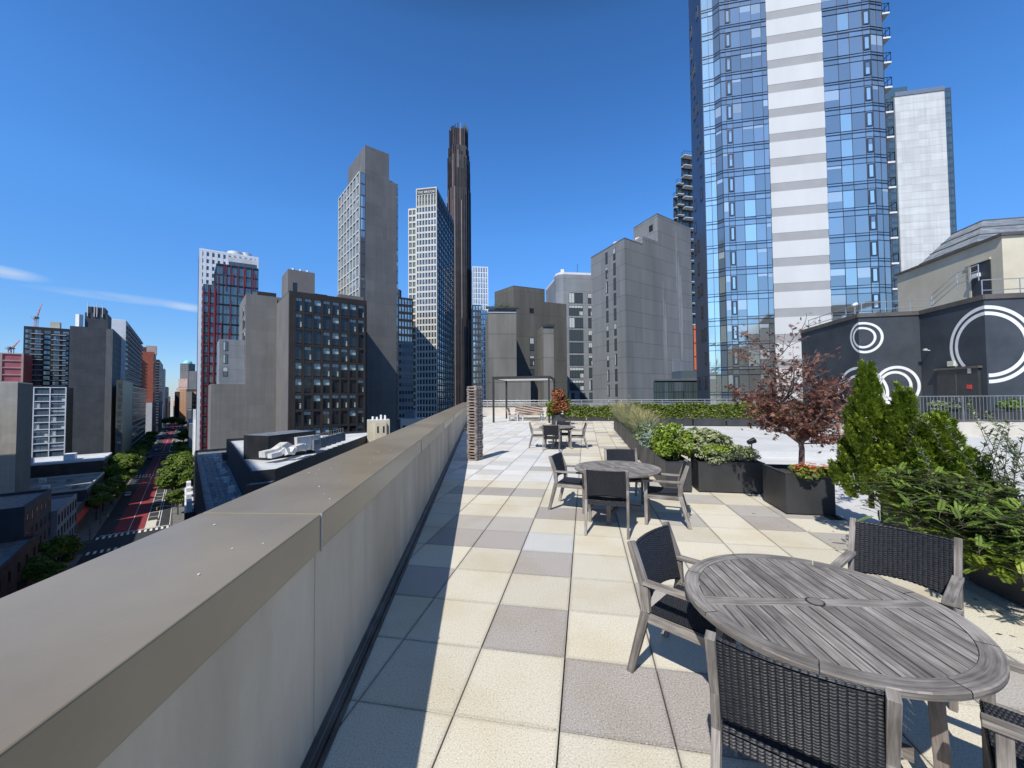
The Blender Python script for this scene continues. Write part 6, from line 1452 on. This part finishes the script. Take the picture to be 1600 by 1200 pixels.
# tall leggy stems among the grasses
def wispy(name, label, c, stems, h, lean, leaf, m, n_leaf=60, spread=.15, cat='shrub', group=None, rad=.006):
    mb, mb2 = MB(), MB()
    for k in range(stems):
        a = rg.uniform(0, 6.28); b0 = Vector((rg.gauss(0, spread), rg.gauss(0, spread), 0)); dv = Vector((lean[0]+.3*math.cos(a), lean[1]+.3*math.sin(a), 1)); hh_ = h*rg.uniform(.55, 1.05)
        pts = [b0+Vector((dv.x*hh_*t**1.5, dv.y*hh_*t**1.5, hh_*t*(1-.08*t))) for t in (0, .25, .5, .75, 1)]
        mb2.tube(pts, [rad, rad*.8, rad*.6, rad*.4, rad*.2], 5)
        for i in range(n_leaf):
            t = rg.uniform(.15, 1)*4; j = min(3, int(t)); p_ = pts[j].lerp(pts[j+1], t-j); aa = rg.uniform(0, 6.28); d = Vector((math.cos(aa), math.sin(aa), rg.uniform(.1, .9))).normalized(); L_ = leaf*rg.uniform(.6, 1.3); sd_ = d.cross(Vector((0, 0, 1))).normalized()*L_*.17; nrm = Vector((0, 0, L_*.04))
            mb.face([p_, p_+d*L_*.5+sd_+nrm, p_+d*L_, p_+d*L_*.5-sd_+nrm], t=rg.random())
    return plant(name, label, cat, c, [('foliage', mb, m), ('stems', mb2, 'bark_dark')], group)
p = e(7.6); wispy('leggy_shrub', 'tall leggy shrub poking above the grasses', (p.x, p.y, .48), 7, 1.45, (.1, -.1), .09, 'leaf_wispy', 40)
p = Vector((4.25, 7.5, .48)); shrub('variegated_shrub', 'cream-edged variegated shrub at the back of the wide black planter', (3.85, 7.75, .5), (.62, .30, .36), 'leaf_varieg', 2800, .062, lumps=20)
shrub('box_mound', 'low clipped mound of small-leaved shrub filling the wide black planter', (4.12, 7.40, .50), (.62, .26, .20), 'leaf_varieg', 3000, .030, lumps=20)
wispy('pale_twigs', 'pale variegated twigs over the clipped mound', (3.95, 7.75, .6), 8, .62, (.05, -.1), .07, 'leaf_varieg', 26)
o_ = shrub('green_mound', 'olive-green clipped top on the mound in the wide planter', (4.12, 7.42, .66), (.60, .24, .12), 'leaf_box', 1800, .030, lumps=14)
# garden spotlight
t = thing('garden_spotlight', 'small black spotlight on a stem behind the wide planter', 'lamp', (4.72, 7.7, 0)); mb = MB(); mb.tube([(0, 0, 0), (0, 0, .88)], .012, 8); mb.build('stem', 'black_metal', t); mb = MB(); mb.tube([(-.07, 0, .88), (.06, 0, .93)], [.045, .06], 12); mb.build('head', 'black_metal', t)
# maple
mx_, my_ = 4.55, 6.12; base = Vector((mx_, my_, .55)); rgm = random.Random(8); tr, cr = MB(), MB()
def branch(p, d, L_, r, depth):
    L_ *= .93
    pts = [p]; dd = Vector(d); n_ = 4
    for i in range(n_): dd = (dd+Vector((rgm.gauss(0, .13), rgm.gauss(0, .13), rgm.gauss(0, .08)))).normalized(); pts.append(pts[-1]+dd*L_/n_)
    tr.tube(pts, [r*(1-.55*i/n_) for i in range(n_+1)], 7 if depth < 2 else 4)
    if depth >= 2:
        for q in pts[1:]:
            for _ in range(2 if rgm.random() < .1 else 1):
                a = rgm.uniform(0, 6.28); c_ = q+Vector((rgm.gauss(0, .045), rgm.gauss(0, .045), rgm.gauss(0, .03))); star(c_)
    if depth == 1:
        for i_, q in enumerate(pts[2:]):
            for _ in range(26 if L_ > 1.2 else 7): star(q+Vector((rgm.gauss(0, .10), rgm.gauss(0, .10), rgm.gauss(0, .12))))
    if depth < 3:
        for i in range(1, n_+1):
            for _ in range((3 if (i > 1 and L_ > 1.2) else 2) if depth == 1 else 2):
                if rgm.random() < .97: a = rgm.uniform(0, 6.28); side = Vector((math.cos(a), math.sin(a), rgm.uniform(-.05, .5))); nd_ = (dd*.55+side*.8).normalized(); branch(pts[i], nd_, L_*rgm.uniform(.42, .62), r*.42, depth+1)
def star(c_):
    """palmate maple leaf of five narrow lobes, hanging"""
    ax = Vector((rgm.gauss(0, 1), rgm.gauss(0, 1), rgm.gauss(-.7, .4))).normalized(); nn = Vector((rgm.gauss(0, .6), rgm.gauss(0, .6), 1)).normalized(); sx = ax.cross(nn)
    if sx.length < .1: return
    sx.normalize(); s_ = rgm.uniform(.045, .085); t_ = rgm.random()
    for ang, l_ in ((-70, .62), (-36, .88), (0, 1), (36, .88), (70, .62)):
        d = ax*math.cos(R_(ang))+sx*math.sin(R_(ang)); e_ = d.cross(nn).normalized()*s_*.13; cr.face([c_, c_+d*s_*l_*.45+e_, c_+d*s_*l_, c_+d*s_*l_*.45-e_], t=t_)
tr.tube([(0, 0, -.06), (.01, 0, .18), (.03, .01, .42), (.02, .02, .55)], [.055, .043, .038, .036], 9)
for dv, L_, r in (((-.85, -.1, .62), .95, .024), ((-.45, .1, .95), .9, .026), ((-.12, -.1, 1), 1.55, .03), ((.22, .1, 1), 1.0, .026), ((.62, -.15, .75), .95, .026), ((.95, .1, .45), .92, .022), ((.1, -.75, .75), .8, .02), ((-.3, .7, .75), .8, .02), ((.9, -.2, -.02), .72, .012), ((-.5, -.3, .5), .75, .018), ((.45, .4, .7), .9, .02)):
    branch(Vector((.02, .02, .5)), Vector(dv).normalized(), L_, r, 1)
tm = plant('japanese_maple', 'small dark red Japanese maple with pale trunk in a black planter', 'tree', base, [('trunk', tr, 'bark_red'), ('crown', cr, 'leaf_maple')]); tm.location.y += .05
mb, mb2, mb3 = MB(), MB(), MB()
for k in range(170):
    x, y = rg.uniform(-.30, .30), rg.uniform(-.30, .0); z = rg.uniform(.03, .15); c_ = Vector((x, y, z))
    leaves(mb2, c_, (.04, .04, .03), 5, .045, rg)
    if k % 2 == 0:
        for j in range(6): a = j*1.047; q = .026; mb.face([c_+Vector((0, 0, .05)), c_+Vector((q*math.cos(a-.4), q*math.sin(a-.4), .058)), c_+Vector((q*1.5*math.cos(a), q*1.5*math.sin(a), .05)), c_+Vector((q*math.cos(a+.4), q*math.sin(a+.4), .058))], t=rg.random())
fl_ = plant('bedding_flowers', 'orange-red bedding flowers around the maple trunk', 'flowers', (4.62, 6.1, .56), [('petals', mb, 'petal_red'), ('foliage', mb2, 'leaf_hedge')])
for o in fl_.children:
    if o.name.startswith('petals'): o['kind'] = 'stuff'
# pointed conifers
def conifer(label, c, h, r, n, m='leaf_arbor', low=0, lumps=90):
    """arborvitae: many upright flame-shaped clumps of flat sprays with gaps between"""
    mb = MB(); mb2 = MB(); mb2.tube([(0, 0, -.1), (0, 0, h*.8)], [.03, .008], 6)
    for k in range(lumps):
        t = (k+rg.random())/lumps; t = t**1.15; a = k*2.4+rg.uniform(-.4, .4); R0 = r*(1-t)**1.05*rg.uniform(.55, 1.15)*min(1, .55+t*4); b0 = Vector((R0*.72*math.cos(a), R0*.72*math.sin(a), t*h*.93+low))
        ch = rg.uniform(.16, .32)*(1-.3*t); cw = rg.uniform(.055, .10)*(1-.3*t); out = Vector((math.cos(a)*.28, math.sin(a)*.28, 1)).normalized(); base_t = rg.gauss(.45, .13)
        for _ in range(n//lumps):
            q = rg.random(); aa = rg.uniform(0, 6.28); rr = cw*(1-q)**.6*(.35+.65*min(1, q*4))*rg.uniform(.4, 1.1); p_ = b0+out*(q*ch)+Vector((rr*math.cos(aa), rr*math.sin(aa), 0))
            d = (Vector((math.cos(aa)*.7, math.sin(aa)*.7, .8+rg.gauss(0, .3)))+out*.3).normalized(); sd_ = d.cross(Vector((0, 0, 1))).normalized(); tw = (sd_+Vector((0, 0, rg.gauss(0, .8)))).normalized(); L_ = rg.uniform(.028, .055); tt = min(1, max(0, rg.gauss(base_t, .2)))
            for q2, w_ in ((-.55, .7), (0, 1), (.55, .7)): d2 = (d+tw*q2).normalized(); e_ = d2.cross(d.cross(tw)).normalized()*L_*.13; mb.face([p_, p_+d2*L_*.6*w_+e_, p_+d2*L_*w_*1.15, p_+d2*L_*.6*w_-e_], t=tt)
    return plant('conifer', label, 'conifer', c, [('foliage', mb, m), ('trunk', mb2, 'bark_dark')], 'pointed conifers')
conifer('tallest pointed conifer right of the maple', (4.50, 4.92, .5), 1.66, .52, 22000, lumps=150)
conifer('second shorter conifer with a rounded tip beside the tallest', (4.58, 4.55, .5), 1.34, .50, 20000, lumps=130)
conifer('low conifer filling between the pointed ones and the ferny shrub', (4.55, 4.15, .48), 1.05, .64, 22000, lumps=150)
# spreading ferny shrub
def ferny(label, c, n, rad, leafl, lean=(0, 0, 0), m='leaf_fern', nl=19):
    mb, mb2 = MB(), MB()
    for _ in range(n):
        a = rg.uniform(0, 6.28); st = Vector((rg.gauss(0, rad[0]*.45), rg.gauss(0, rad[1]*.45), rg.uniform(.0, rad[2]*(.9)))); d = Vector((math.cos(a)*.8+lean[0], math.sin(a)*.8+lean[1], rg.uniform(-.15, .55)+lean[2])).normalized(); L_ = leafl*rg.uniform(.6, 1.3); tt = min(1, max(0, rg.gauss(.5, .25)))
        sd_ = d.cross(Vector((0, 0, 1))).normalized(); up = sd_.cross(d)
        mb2.tube([st-d*L_*.5, st+d*L_*.5, st+d*L_-Vector((0, 0, L_*.12))], [.0022, .0015, .0006], 3, caps=False)
        for i in range(nl):
            t = .1+.9*i/nl; q = st+d*(L_*t)-Vector((0, 0, L_*.12*t*t))
            for s_ in (-1, 1):
                dl = (sd_*s_+d*.5+up*rg.uniform(-.1, .25)).normalized()*(L_*.19*(1-.6*abs(t-.45))); w_ = d*L_*.035; mb.face([q, q+dl*.5+w_, q+dl, q+dl*.5-w_], t=tt)
    return plant('ferny_shrub', label, 'shrub', c, [('foliage', mb, m), ('stems', mb2, 'bark_dark')], 'ferny shrubs on the right edge')
ferny('mid-green ferny shrub spreading below the conifers', (4.24, 3.86, .50), 1050, (.46, .6, .62), .14)
ferny('darker ferny growth behind the far chair', (4.24, 3.40, .46), 1050, (.46, .55, .46), .14, (-.2, -.1, .1))
ferny('light green ferny sprays hanging over the right edge planters', (3.98, 3.25, .40), 130, (.18, .28, .2), .2, (-.35, -.35, -.15), 'leaf_box')
wispy('arching_shrub', 'thin arching shrub with small grey-green leaves at the right edge', (4.72, 3.55, .45), 34, 1.3, (.12, .1), .055, 'leaf_wispy', 95, .3, group='wispy shrubs')
wispy('arching_shrub', 'second wispy shrub cut by the right edge of the view', (4.75, 3.15, .45), 30, 1.4, (.15, .1), .055, 'leaf_wispy', 90, .25, group='wispy shrubs')
# fallen leaves and grit on the paving
mb = MB(); rl = random.Random(31)
for _ in range(80):
    k = rl.random()*.8
    if k < .55: p = uv(rl.uniform(2.6, 7.4), 3.45-abs(rl.gauss(0, .35)))
    elif k < .8: p = n0+US*rl.uniform(-.2, 12)-VS*abs(rl.gauss(0, .18))
    else: p = uv(rl.uniform(1.2, 9), rl.uniform(-.6, 3.2))
    a = rl.uniform(0, 6.28); L_ = rl.uniform(.010, .028); d = Vector((math.cos(a), math.sin(a), 0))*L_; e_ = Vector((-d.y, d.x, 0))*.35; p.z = .004; mb.face([p-d, p+e_+Vector((0, 0, .004)), p+d, p-e_], t=rl.random())
tag(mb.build('leaf_litter', 'leaf_maple'), 'scattered tiny fallen leaves on the paving by the planters', 'leaf litter', kind='stuff')
mb = MB()
for k in range(12): a = uv(6.3+k*1.85, 4.6 if k < 9 else 5.6, -.009); mb.frame(a, VS*22, US*.05, (0, 0, .004))
for k in range(5): a = uv(4.5, 8+k*4.2, -.0095); mb.frame(a, US*17, VS*.05, (0, 0, .004))
struct(mb, 'deck_seam', 'concrete_band')
# irrigation hose
mb = MB(); mb.tube([onz(1300, 742, .6), Vector((4.9, 5.8, .62)), Vector((5.15, 5.5, .3)), Vector((5.2, 5.3, .02)), Vector((5.0, 4.9, .02))], .012, 6); tag(mb.build('irrigation_hose', 'black_metal', smooth=True), 'thin black irrigation hose dropping from the maple planter', 'hose')

# ================================================================== MURAL BLOCK ON THE RIGHT
K = [Vector((20.5, 27.4, 0)), Vector((19.44, 21.67, 0)), Vector((22.27, 21.1, 0)), Vector((21.6, 17.64, 0))]; K.append(K[3]+VS*14); ZM = 6.22
um = Bld('mural_block', 'dark rooftop block painted with white double rings', 'building', (K[1].x, K[1].y)); um.root.location.z = 0; um.o = Vector((K[1].x, K[1].y, 0))
poly = [K[0], K[1], K[2], K[3], K[4], K[4]+US*12, K[0]+VS*14.5]
um.mass(poly, ZM, 'mural_dark', 'roof_grey', z0=-.02)
capm = MB()
for a, b_ in zip(K, K[1:]):
    d = (b_-a).normalized(); n_ = Vector((d.y, -d.x, 0)); o = a-d*.02-n_*.3; o.z = ZM-.16; capm.frame(o, d*((b_-a).length+.06), n_*.36, (0, 0, .22))
um.part(capm, 'roof_edge', 'cap_brown')
# rings laid out on the unfolded wall
segs = []; acc = 0
for a, b_ in zip(K, K[1:]): segs.append((acc, acc+(b_-a).length, a, b_)); acc += (b_-a).length
a1 = segs[0][1]; a2 = segs[1][1]; a3 = segs[2][1]
def wallpt(s, z):
    for s0_, s1_, a, b_ in segs:
        if s <= s1_ or s1_ == segs[-1][1]:
            d = (b_-a).normalized(); n_ = Vector((d.y, -d.x, 0)); p = a+d*(s-s0_)+n_*.006; return Vector((p.x, p.y, z))
def ring(cs, cz, rx, rz_, wdt, a0=0, a1_=360, egg=0):
    mb = MB(); n_ = 96; A0, A1 = R_(a0), R_(a1_); prev = None
    for i in range(n_+1):
        t = A0+(A1-A0)*i/n_; q = 1+egg*math.cos(t*2+.6)+egg*.6*math.sin(3*t); ro = [((rx+k)*q*math.cos(t)+cs, (rz_+k)*q*math.sin(t)+cz) for k in (0, -wdt)]
        cur = ro
        if prev:
            A_, B_ = prev[0], prev[1]; C_, D_ = cur[1], cur[0]
            for bs in (a1, a2, a3):
                pass
            lo = min(A_[0], B_[0], C_[0], D_[0]); hi = max(A_[0], B_[0], C_[0], D_[0]); cr_ = [bs for bs in (a1, a2, a3) if lo < bs < hi]
            pts = [A_, B_, C_, D_]
            if cr_ :
                bs = cr_[0]
                for sgn in (-1, 1):
                    cl_ = []
                    for k in range(4):
                        P_, Q_ = pts[k], pts[(k+1) % 4]; ip = (P_[0]-bs)*sgn >= 0; iq = (Q_[0]-bs)*sgn >= 0
                        if ip: cl_.append((P_[0]+(1e-4*sgn if abs(P_[0]-bs) < 1e-4 else 0), P_[1]))
                        if ip != iq: tt = (bs-P_[0])/(Q_[0]-P_[0]); cl_.append((bs+1e-4*sgn, P_[1]+(Q_[1]-P_[1])*tt))
                    if len(cl_) >= 3: mb.face([wallpt(*c_) for c_ in cl_])
            else: mb.face([wallpt(*c_) for c_ in pts])
        prev = cur
    um.part(mb, 'painted_ring', 'mural_white')
zc = lambda py, Y: CH+(618-py)/607*Y
ring(a1+.24, zc(531, 21.5), .92, .90, .13, egg=.035); ring(a1+.18, zc(531, 21.5), .64, .62, .12, egg=.045)
ring(a1+1.75, zc(608, 21.3), 1.08, 1.1, .15); ring(a1+1.65, zc(608, 21.3), .80, .82, .14)
ring(a1-.3, zc(618, 21.7), 1.65, 1.45, .15, -20, 200); ring(a1-.2, zc(622, 21.7), 1.36, 1.16, .14, -20, 200)
ring(a3+.05, 4.0, 1.84, 1.78, .16, -90, 212); ring(a3+.05, 4.0, 1.56, 1.50, .16, -90, 222)
# door in the recess, lamp, exit box, fire bell
d = (K[2]-K[3]).normalized(); dl = -d; nrm = Vector((dl.y, -dl.x, 0))
def onP(s, z, out=.0): p = K[3]+d*s+nrm*out; return Vector((p.x, p.y, z))
mb = MB(); o = onP(2.45, .55, .0); mb.frame(o, dl*2.15, nrm*.10, (0, 0, 2.42)); dd_ = um.part(mb, 'double_door', 'door_dark')
_dr = um.root.children[-1] if False else None
mb = MB(); mb.frame(onP(1.42, .55, .1), dl*.04, nrm*.012, (0, 0, 2.3)); mb.frame(onP(2.55, 2.95, 0), dl*2.35, nrm*.16, (0, 0, .1)); mb.frame(onP(1.2, 1.45, .1), dl*.1, nrm*.05, (0, 0, .12)); mb.frame(onP(1.6, 1.45, .1), dl*.1, nrm*.05, (0, 0, .12)); um.part(mb, 'door_trim', 'cap_brown')
for s_ in (1.25, 1.65): mb = MB(); mb.frame(onP(s_, 1.35, .1), dl*.08, nrm*.06, (0, 0, .2)); mb.v = [tuple(Vector(v)-um.o) for v in mb.v]; mb.build('door_handle', 'trim_light', dd_)
mb = MB(); mb.frame(onP(1.85, 3.12, .0), dl*.34, nrm*.1, (0, 0, .26)); um.part(mb, 'exit_box', 'sign_pale')
mb = MB(); mb.frame(onP(.78, 2.72, .0), dl*.16, nrm*.12, (0, 0, .24)); um.part(mb, 'door_lamp', 'sign_pale')
mb = MB(); mb.frame(onP(.85, 1.98, .0), dl*.24, nrm*.12, (0, 0, .2)); um.part(mb, 'fire_bell', 'sign_red')
mb = MB(); c_ = onP(2.95, 4.05, 0); mb.beam(c_, c_+nrm*.18+Vector((0, 0, .03)), .04, .04); mb.frame(c_+nrm*.14-dl*.05, dl*.1, nrm*.14, (0, 0, .1)); um.part(mb, 'camera_arm', 'machine_white')
um.root['label'] = 'dark zigzag rooftop block painted with big white double rings'
# upper deck behind the fence
mb = MB(); F0 = Vector((17.0, 16.75, 0)); F1 = F0+VS*12; mb.prism([F0, F1, F1+US*10, F0+US*6+Vector((0, 0, 0))], -.01, .56); struct(mb, 'upper_deck', 'low_wall')
along_rail('balustrade_fence', 'grey upright-bar railing in front of the mural door', F0+US*.08+VS*.1, F1+US*.08, .57, 1.66, (.08, 1.09), 6, 'rail_grey', vertical=.125, r=.02, cat='fence')
for k, (s_, l_) in enumerate(((.9, 2.0), (3.4, 1.7))): 
    p = F0+US*(.5)+VS*s_+Vector((0, 0, .56)); planter(('black planter behind the fence left of the door', 'black planter behind the fence right of the door')[k], p, .45, l_, .42, z=.56, group='planters behind the fence'); q = p+US*.2+VS*l_/2; shrub('deck_shrub', ('dull shrub behind the fence, left one', 'leafy green shrub behind the fence, right one')[k], (q.x, q.y, .95), (l_*.48, .22, .26+.06*k), ('leaf_wispy', 'leaf_fern')[k], 1500, .09)
mb = MB(); p = F0-US*.45-VS*.15; mb.frame(Vector((p.x, p.y, .42)), VS*.95, US*.4, (0, 0, .06)); 
t = thing('white_bench', 'small white slatted bench at the left end of the fence', 'bench', (p.x, p.y, 0)); mb.v = [tuple(Vector(v)-Vector((p.x, p.y, 0))) for v in mb.v]; mb.build('seat', 'white_paint', t)
for s_ in (.05, .85): mb = MB(); q = VS*s_; mb.frame(q, VS*.06, US*.38, (0, 0, .42)); mb.build('leg', 'cap_brown', t)
for k in range(2):
    q = F0-US*.2+VS*(-.9+k*.55); wispy('dry_perennial', ('dry seed-headed perennial left of the fence', 'dry seed-headed perennial at the fence end')[k], (q.x, q.y, .3), 12, 1.1, (0, 0), .08, 'leaf_grass', 30, .12, group='dry perennials')
# light poles and thin railing on the mural roof
def roofrail(label, pts, z0, hs, m='rail_metal', posts=None):
    A_ = Vector((pts[0][0], pts[0][1], z0)); t = thing('roof_railing', label, 'railing', A_, 0, 'railings on the mural block roof')
    for h_ in hs:
        mb = MB(); mb.tube([Vector((p[0], p[1], z0+(p[2] if len(p) > 2 else 0)+h_))-A_ for p in pts], .022, 6); mb.build('rail', m, t)
    for i in range(len(pts)-1):
        a, b_ = Vector((*pts[i][:2], pts[i][2] if len(pts[i]) > 2 else 0)), Vector((*pts[i+1][:2], pts[i+1][2] if len(pts[i+1]) > 2 else 0)); n_ = max(1, round((b_-a).length/1.5))
        for k in range(n_+(i == len(pts)-2)): q = a.lerp(b_, k/n_)+Vector((0, 0, z0)); mb = MB(); mb.tube([q-A_, q-A_+Vector((0, 0, hs[-1]))], .022, 6); mb.build('post', m, t)
ins = US*.35+VS*.3
roofrail('thin rail round the left part of the mural block roof', [(K[0]+VS*.5)[:2], (K[1]+US*.45+VS*.45)[:2], (K[2]+US*.45-VS*.1)[:2], (K[2]+US*.45+VS*1.0)[:2]], ZM, (.35, .75))
s0_ = K[3]+US*1.15+VS*.1
roofrail('stair handrail rising to the beige stair door', [(K[3]+US*3.4-VS*.2)[:2], (K[3]+US*2.4-VS*.05)[:2]+(1.05,), (K[3]+US*1.2+VS*.25)[:2]+(1.1,), (K[3]+US*1.0+VS*2.2)[:2]+(1.1,)], ZM, (.35, .62, .9)) if False else None
def vv(p, z): return (p.x, p.y, z)
roofrail('stair handrail rising to the beige stair door', [vv(K[2]+US*.3+VS*.15-US*.9, .0), vv(K[3]+US*1.5-VS*.35+VS*.55, .75), vv(K[3]+US*.55+VS*.3, .85)], ZM, (.2, .48, .76))
roofrail('thin rail along the right front of the mural block roof', [(K[3]+US*.3+VS*.2)[:2], (K[3]+US*.3+VS*6)[:2]], ZM, (.32, .8))
# beige stair penthouse
Bc = at(1565, 368, 19.4); zb = Bc.z; Bc.z = 0
bb = Bld('beige_stair_penthouse', 'cream stair penthouse with dark door on top of the mural block', 'building', (Bc.x, Bc.y)); bb.root.location.z = ZM; bb.o = Vector((Bc.x, Bc.y, ZM))
La = reach(Vector((Bc.x, Bc.y, zb)), 10.8, 1402); bb.mass([Bc, Bc+US*La, Bc+US*La+VS*9, Bc+VS*9], zb, 'cream_stucco', 'roof_grey', z0=ZM-.05)
mb = MB(); mb.frame(Vector((Bc.x, Bc.y, zb-.02))-VS*.12-US*.12, US*(La+.2), VS*9.2, (0, 0, .12)); bb.part(mb, 'roof_edge', 'cap_brown')
f0 = reach(Vector((Bc.x, Bc.y, 8)), 10.8, 1549); f1 = reach(Vector((Bc.x, Bc.y, 8)), 10.8, 1519)
mb = MB(); o = Bc+US*f0-VS*.04; o.z = ZM; mb.frame(o, US*(f1-f0), VS*.06, (0, 0, 2.55)); bb.part(mb, 'door', 'door_dark')
mb = MB(); o = Bc+US*(f0-.02)-VS*.07; o.z = ZM+2.5; mb.frame(o, US*(f1-f0+.3), VS*.1, (0, 0, .1)); o = Bc+US*(f1)-VS*.06; o.z = ZM; mb.frame(o, US*.12, VS*.08, (0, 0, 2.5)); bb.part(mb, 'door_frame', 'cream_stucco')
mb = MB(); o = Bc+US*(f0+.5)-VS*.2; o.z = ZM+1.75; mb.frame(o, US*.3, VS*.16, (0, 0, .2)); bb.part(mb, 'door_lamp', 'white_paint')
# roof lamp post
t = thing('roof_lamp', 'small white floodlight on a pole on the mural roof edge', 'lamp', K[1]+US*.5+VS*.15+Vector((0, 0, ZM))); mb = MB(); mb.tube([(0, 0, 0), (0, 0, .55)], .03, 8); mb.build('pole', 'rail_metal', t); mb = MB(); mb.tube([(-.12, 0, .62), (.1, -.02, .7)], [.07, .1], 12); mb.build('head', 'white_paint', t)
# slate-blue glazed mansard beyond the penthouse
Pm = at(1535.5, 345, 27); zt_ = Pm.z; b = Bld('mansard_penthouse', 'blue-grey metal mansard roof beyond the cream penthouse', 'building', Pm); b.o.z = 0; b.root.location.z = 0
Lm = Pm+US*reach(Pm, 10.8, 1488); Rm = Pm+VS*12; mb = MB(); lo = 4.5
def sl_(p, out, z): q = Vector((p.x, p.y, 0)); return Vector((q.x+out.x, q.y+out.y, z))
oL, oF = -VS*2.2, -US*2.2; zl = zt_-2.2
mb.face([sl_(Pm, oL+oF, zl), sl_(Rm, oF, zl), sl_(Rm, Vector(), zt_), sl_(Pm, Vector(), zt_)]); mb.face([sl_(Lm, oL, zl), sl_(Pm, oL+oF, zl), sl_(Pm, Vector(), zt_), sl_(Lm, Vector(), zt_)])
mb.face([sl_(Pm, Vector(), zt_), sl_(Rm, Vector(), zt_), sl_(Rm, US*9, zt_), sl_(Lm, Vector(), zt_)]); b.part(mb, 'mansard_roof', 'roof_blue')
mb = MB(); mb.prism([sl_(Pm, oL+oF, 0), sl_(Rm, oF, 0), sl_(Rm, US*6, 0), sl_(Lm, oL, 0)], 6, zl-.02); b.part(mb, 'wall', 'bld_slate_pale')
mb = MB()
for f_ in (.0, .33, .66, 1):
    z = zl+(zt_-zl)*f_; k_ = 1-f_; mb.beam(sl_(Pm, (oL+oF)*k_, z+.02), sl_(Rm, oF*k_, z+.02), .06, .07); mb.beam(sl_(Lm, oL*k_, z+.02), sl_(Pm, (oL+oF)*k_, z+.02), .06, .07)
b.part(mb, 'roof_ribs', 'cap_brown'); b.done(); um.done(); bb.done()
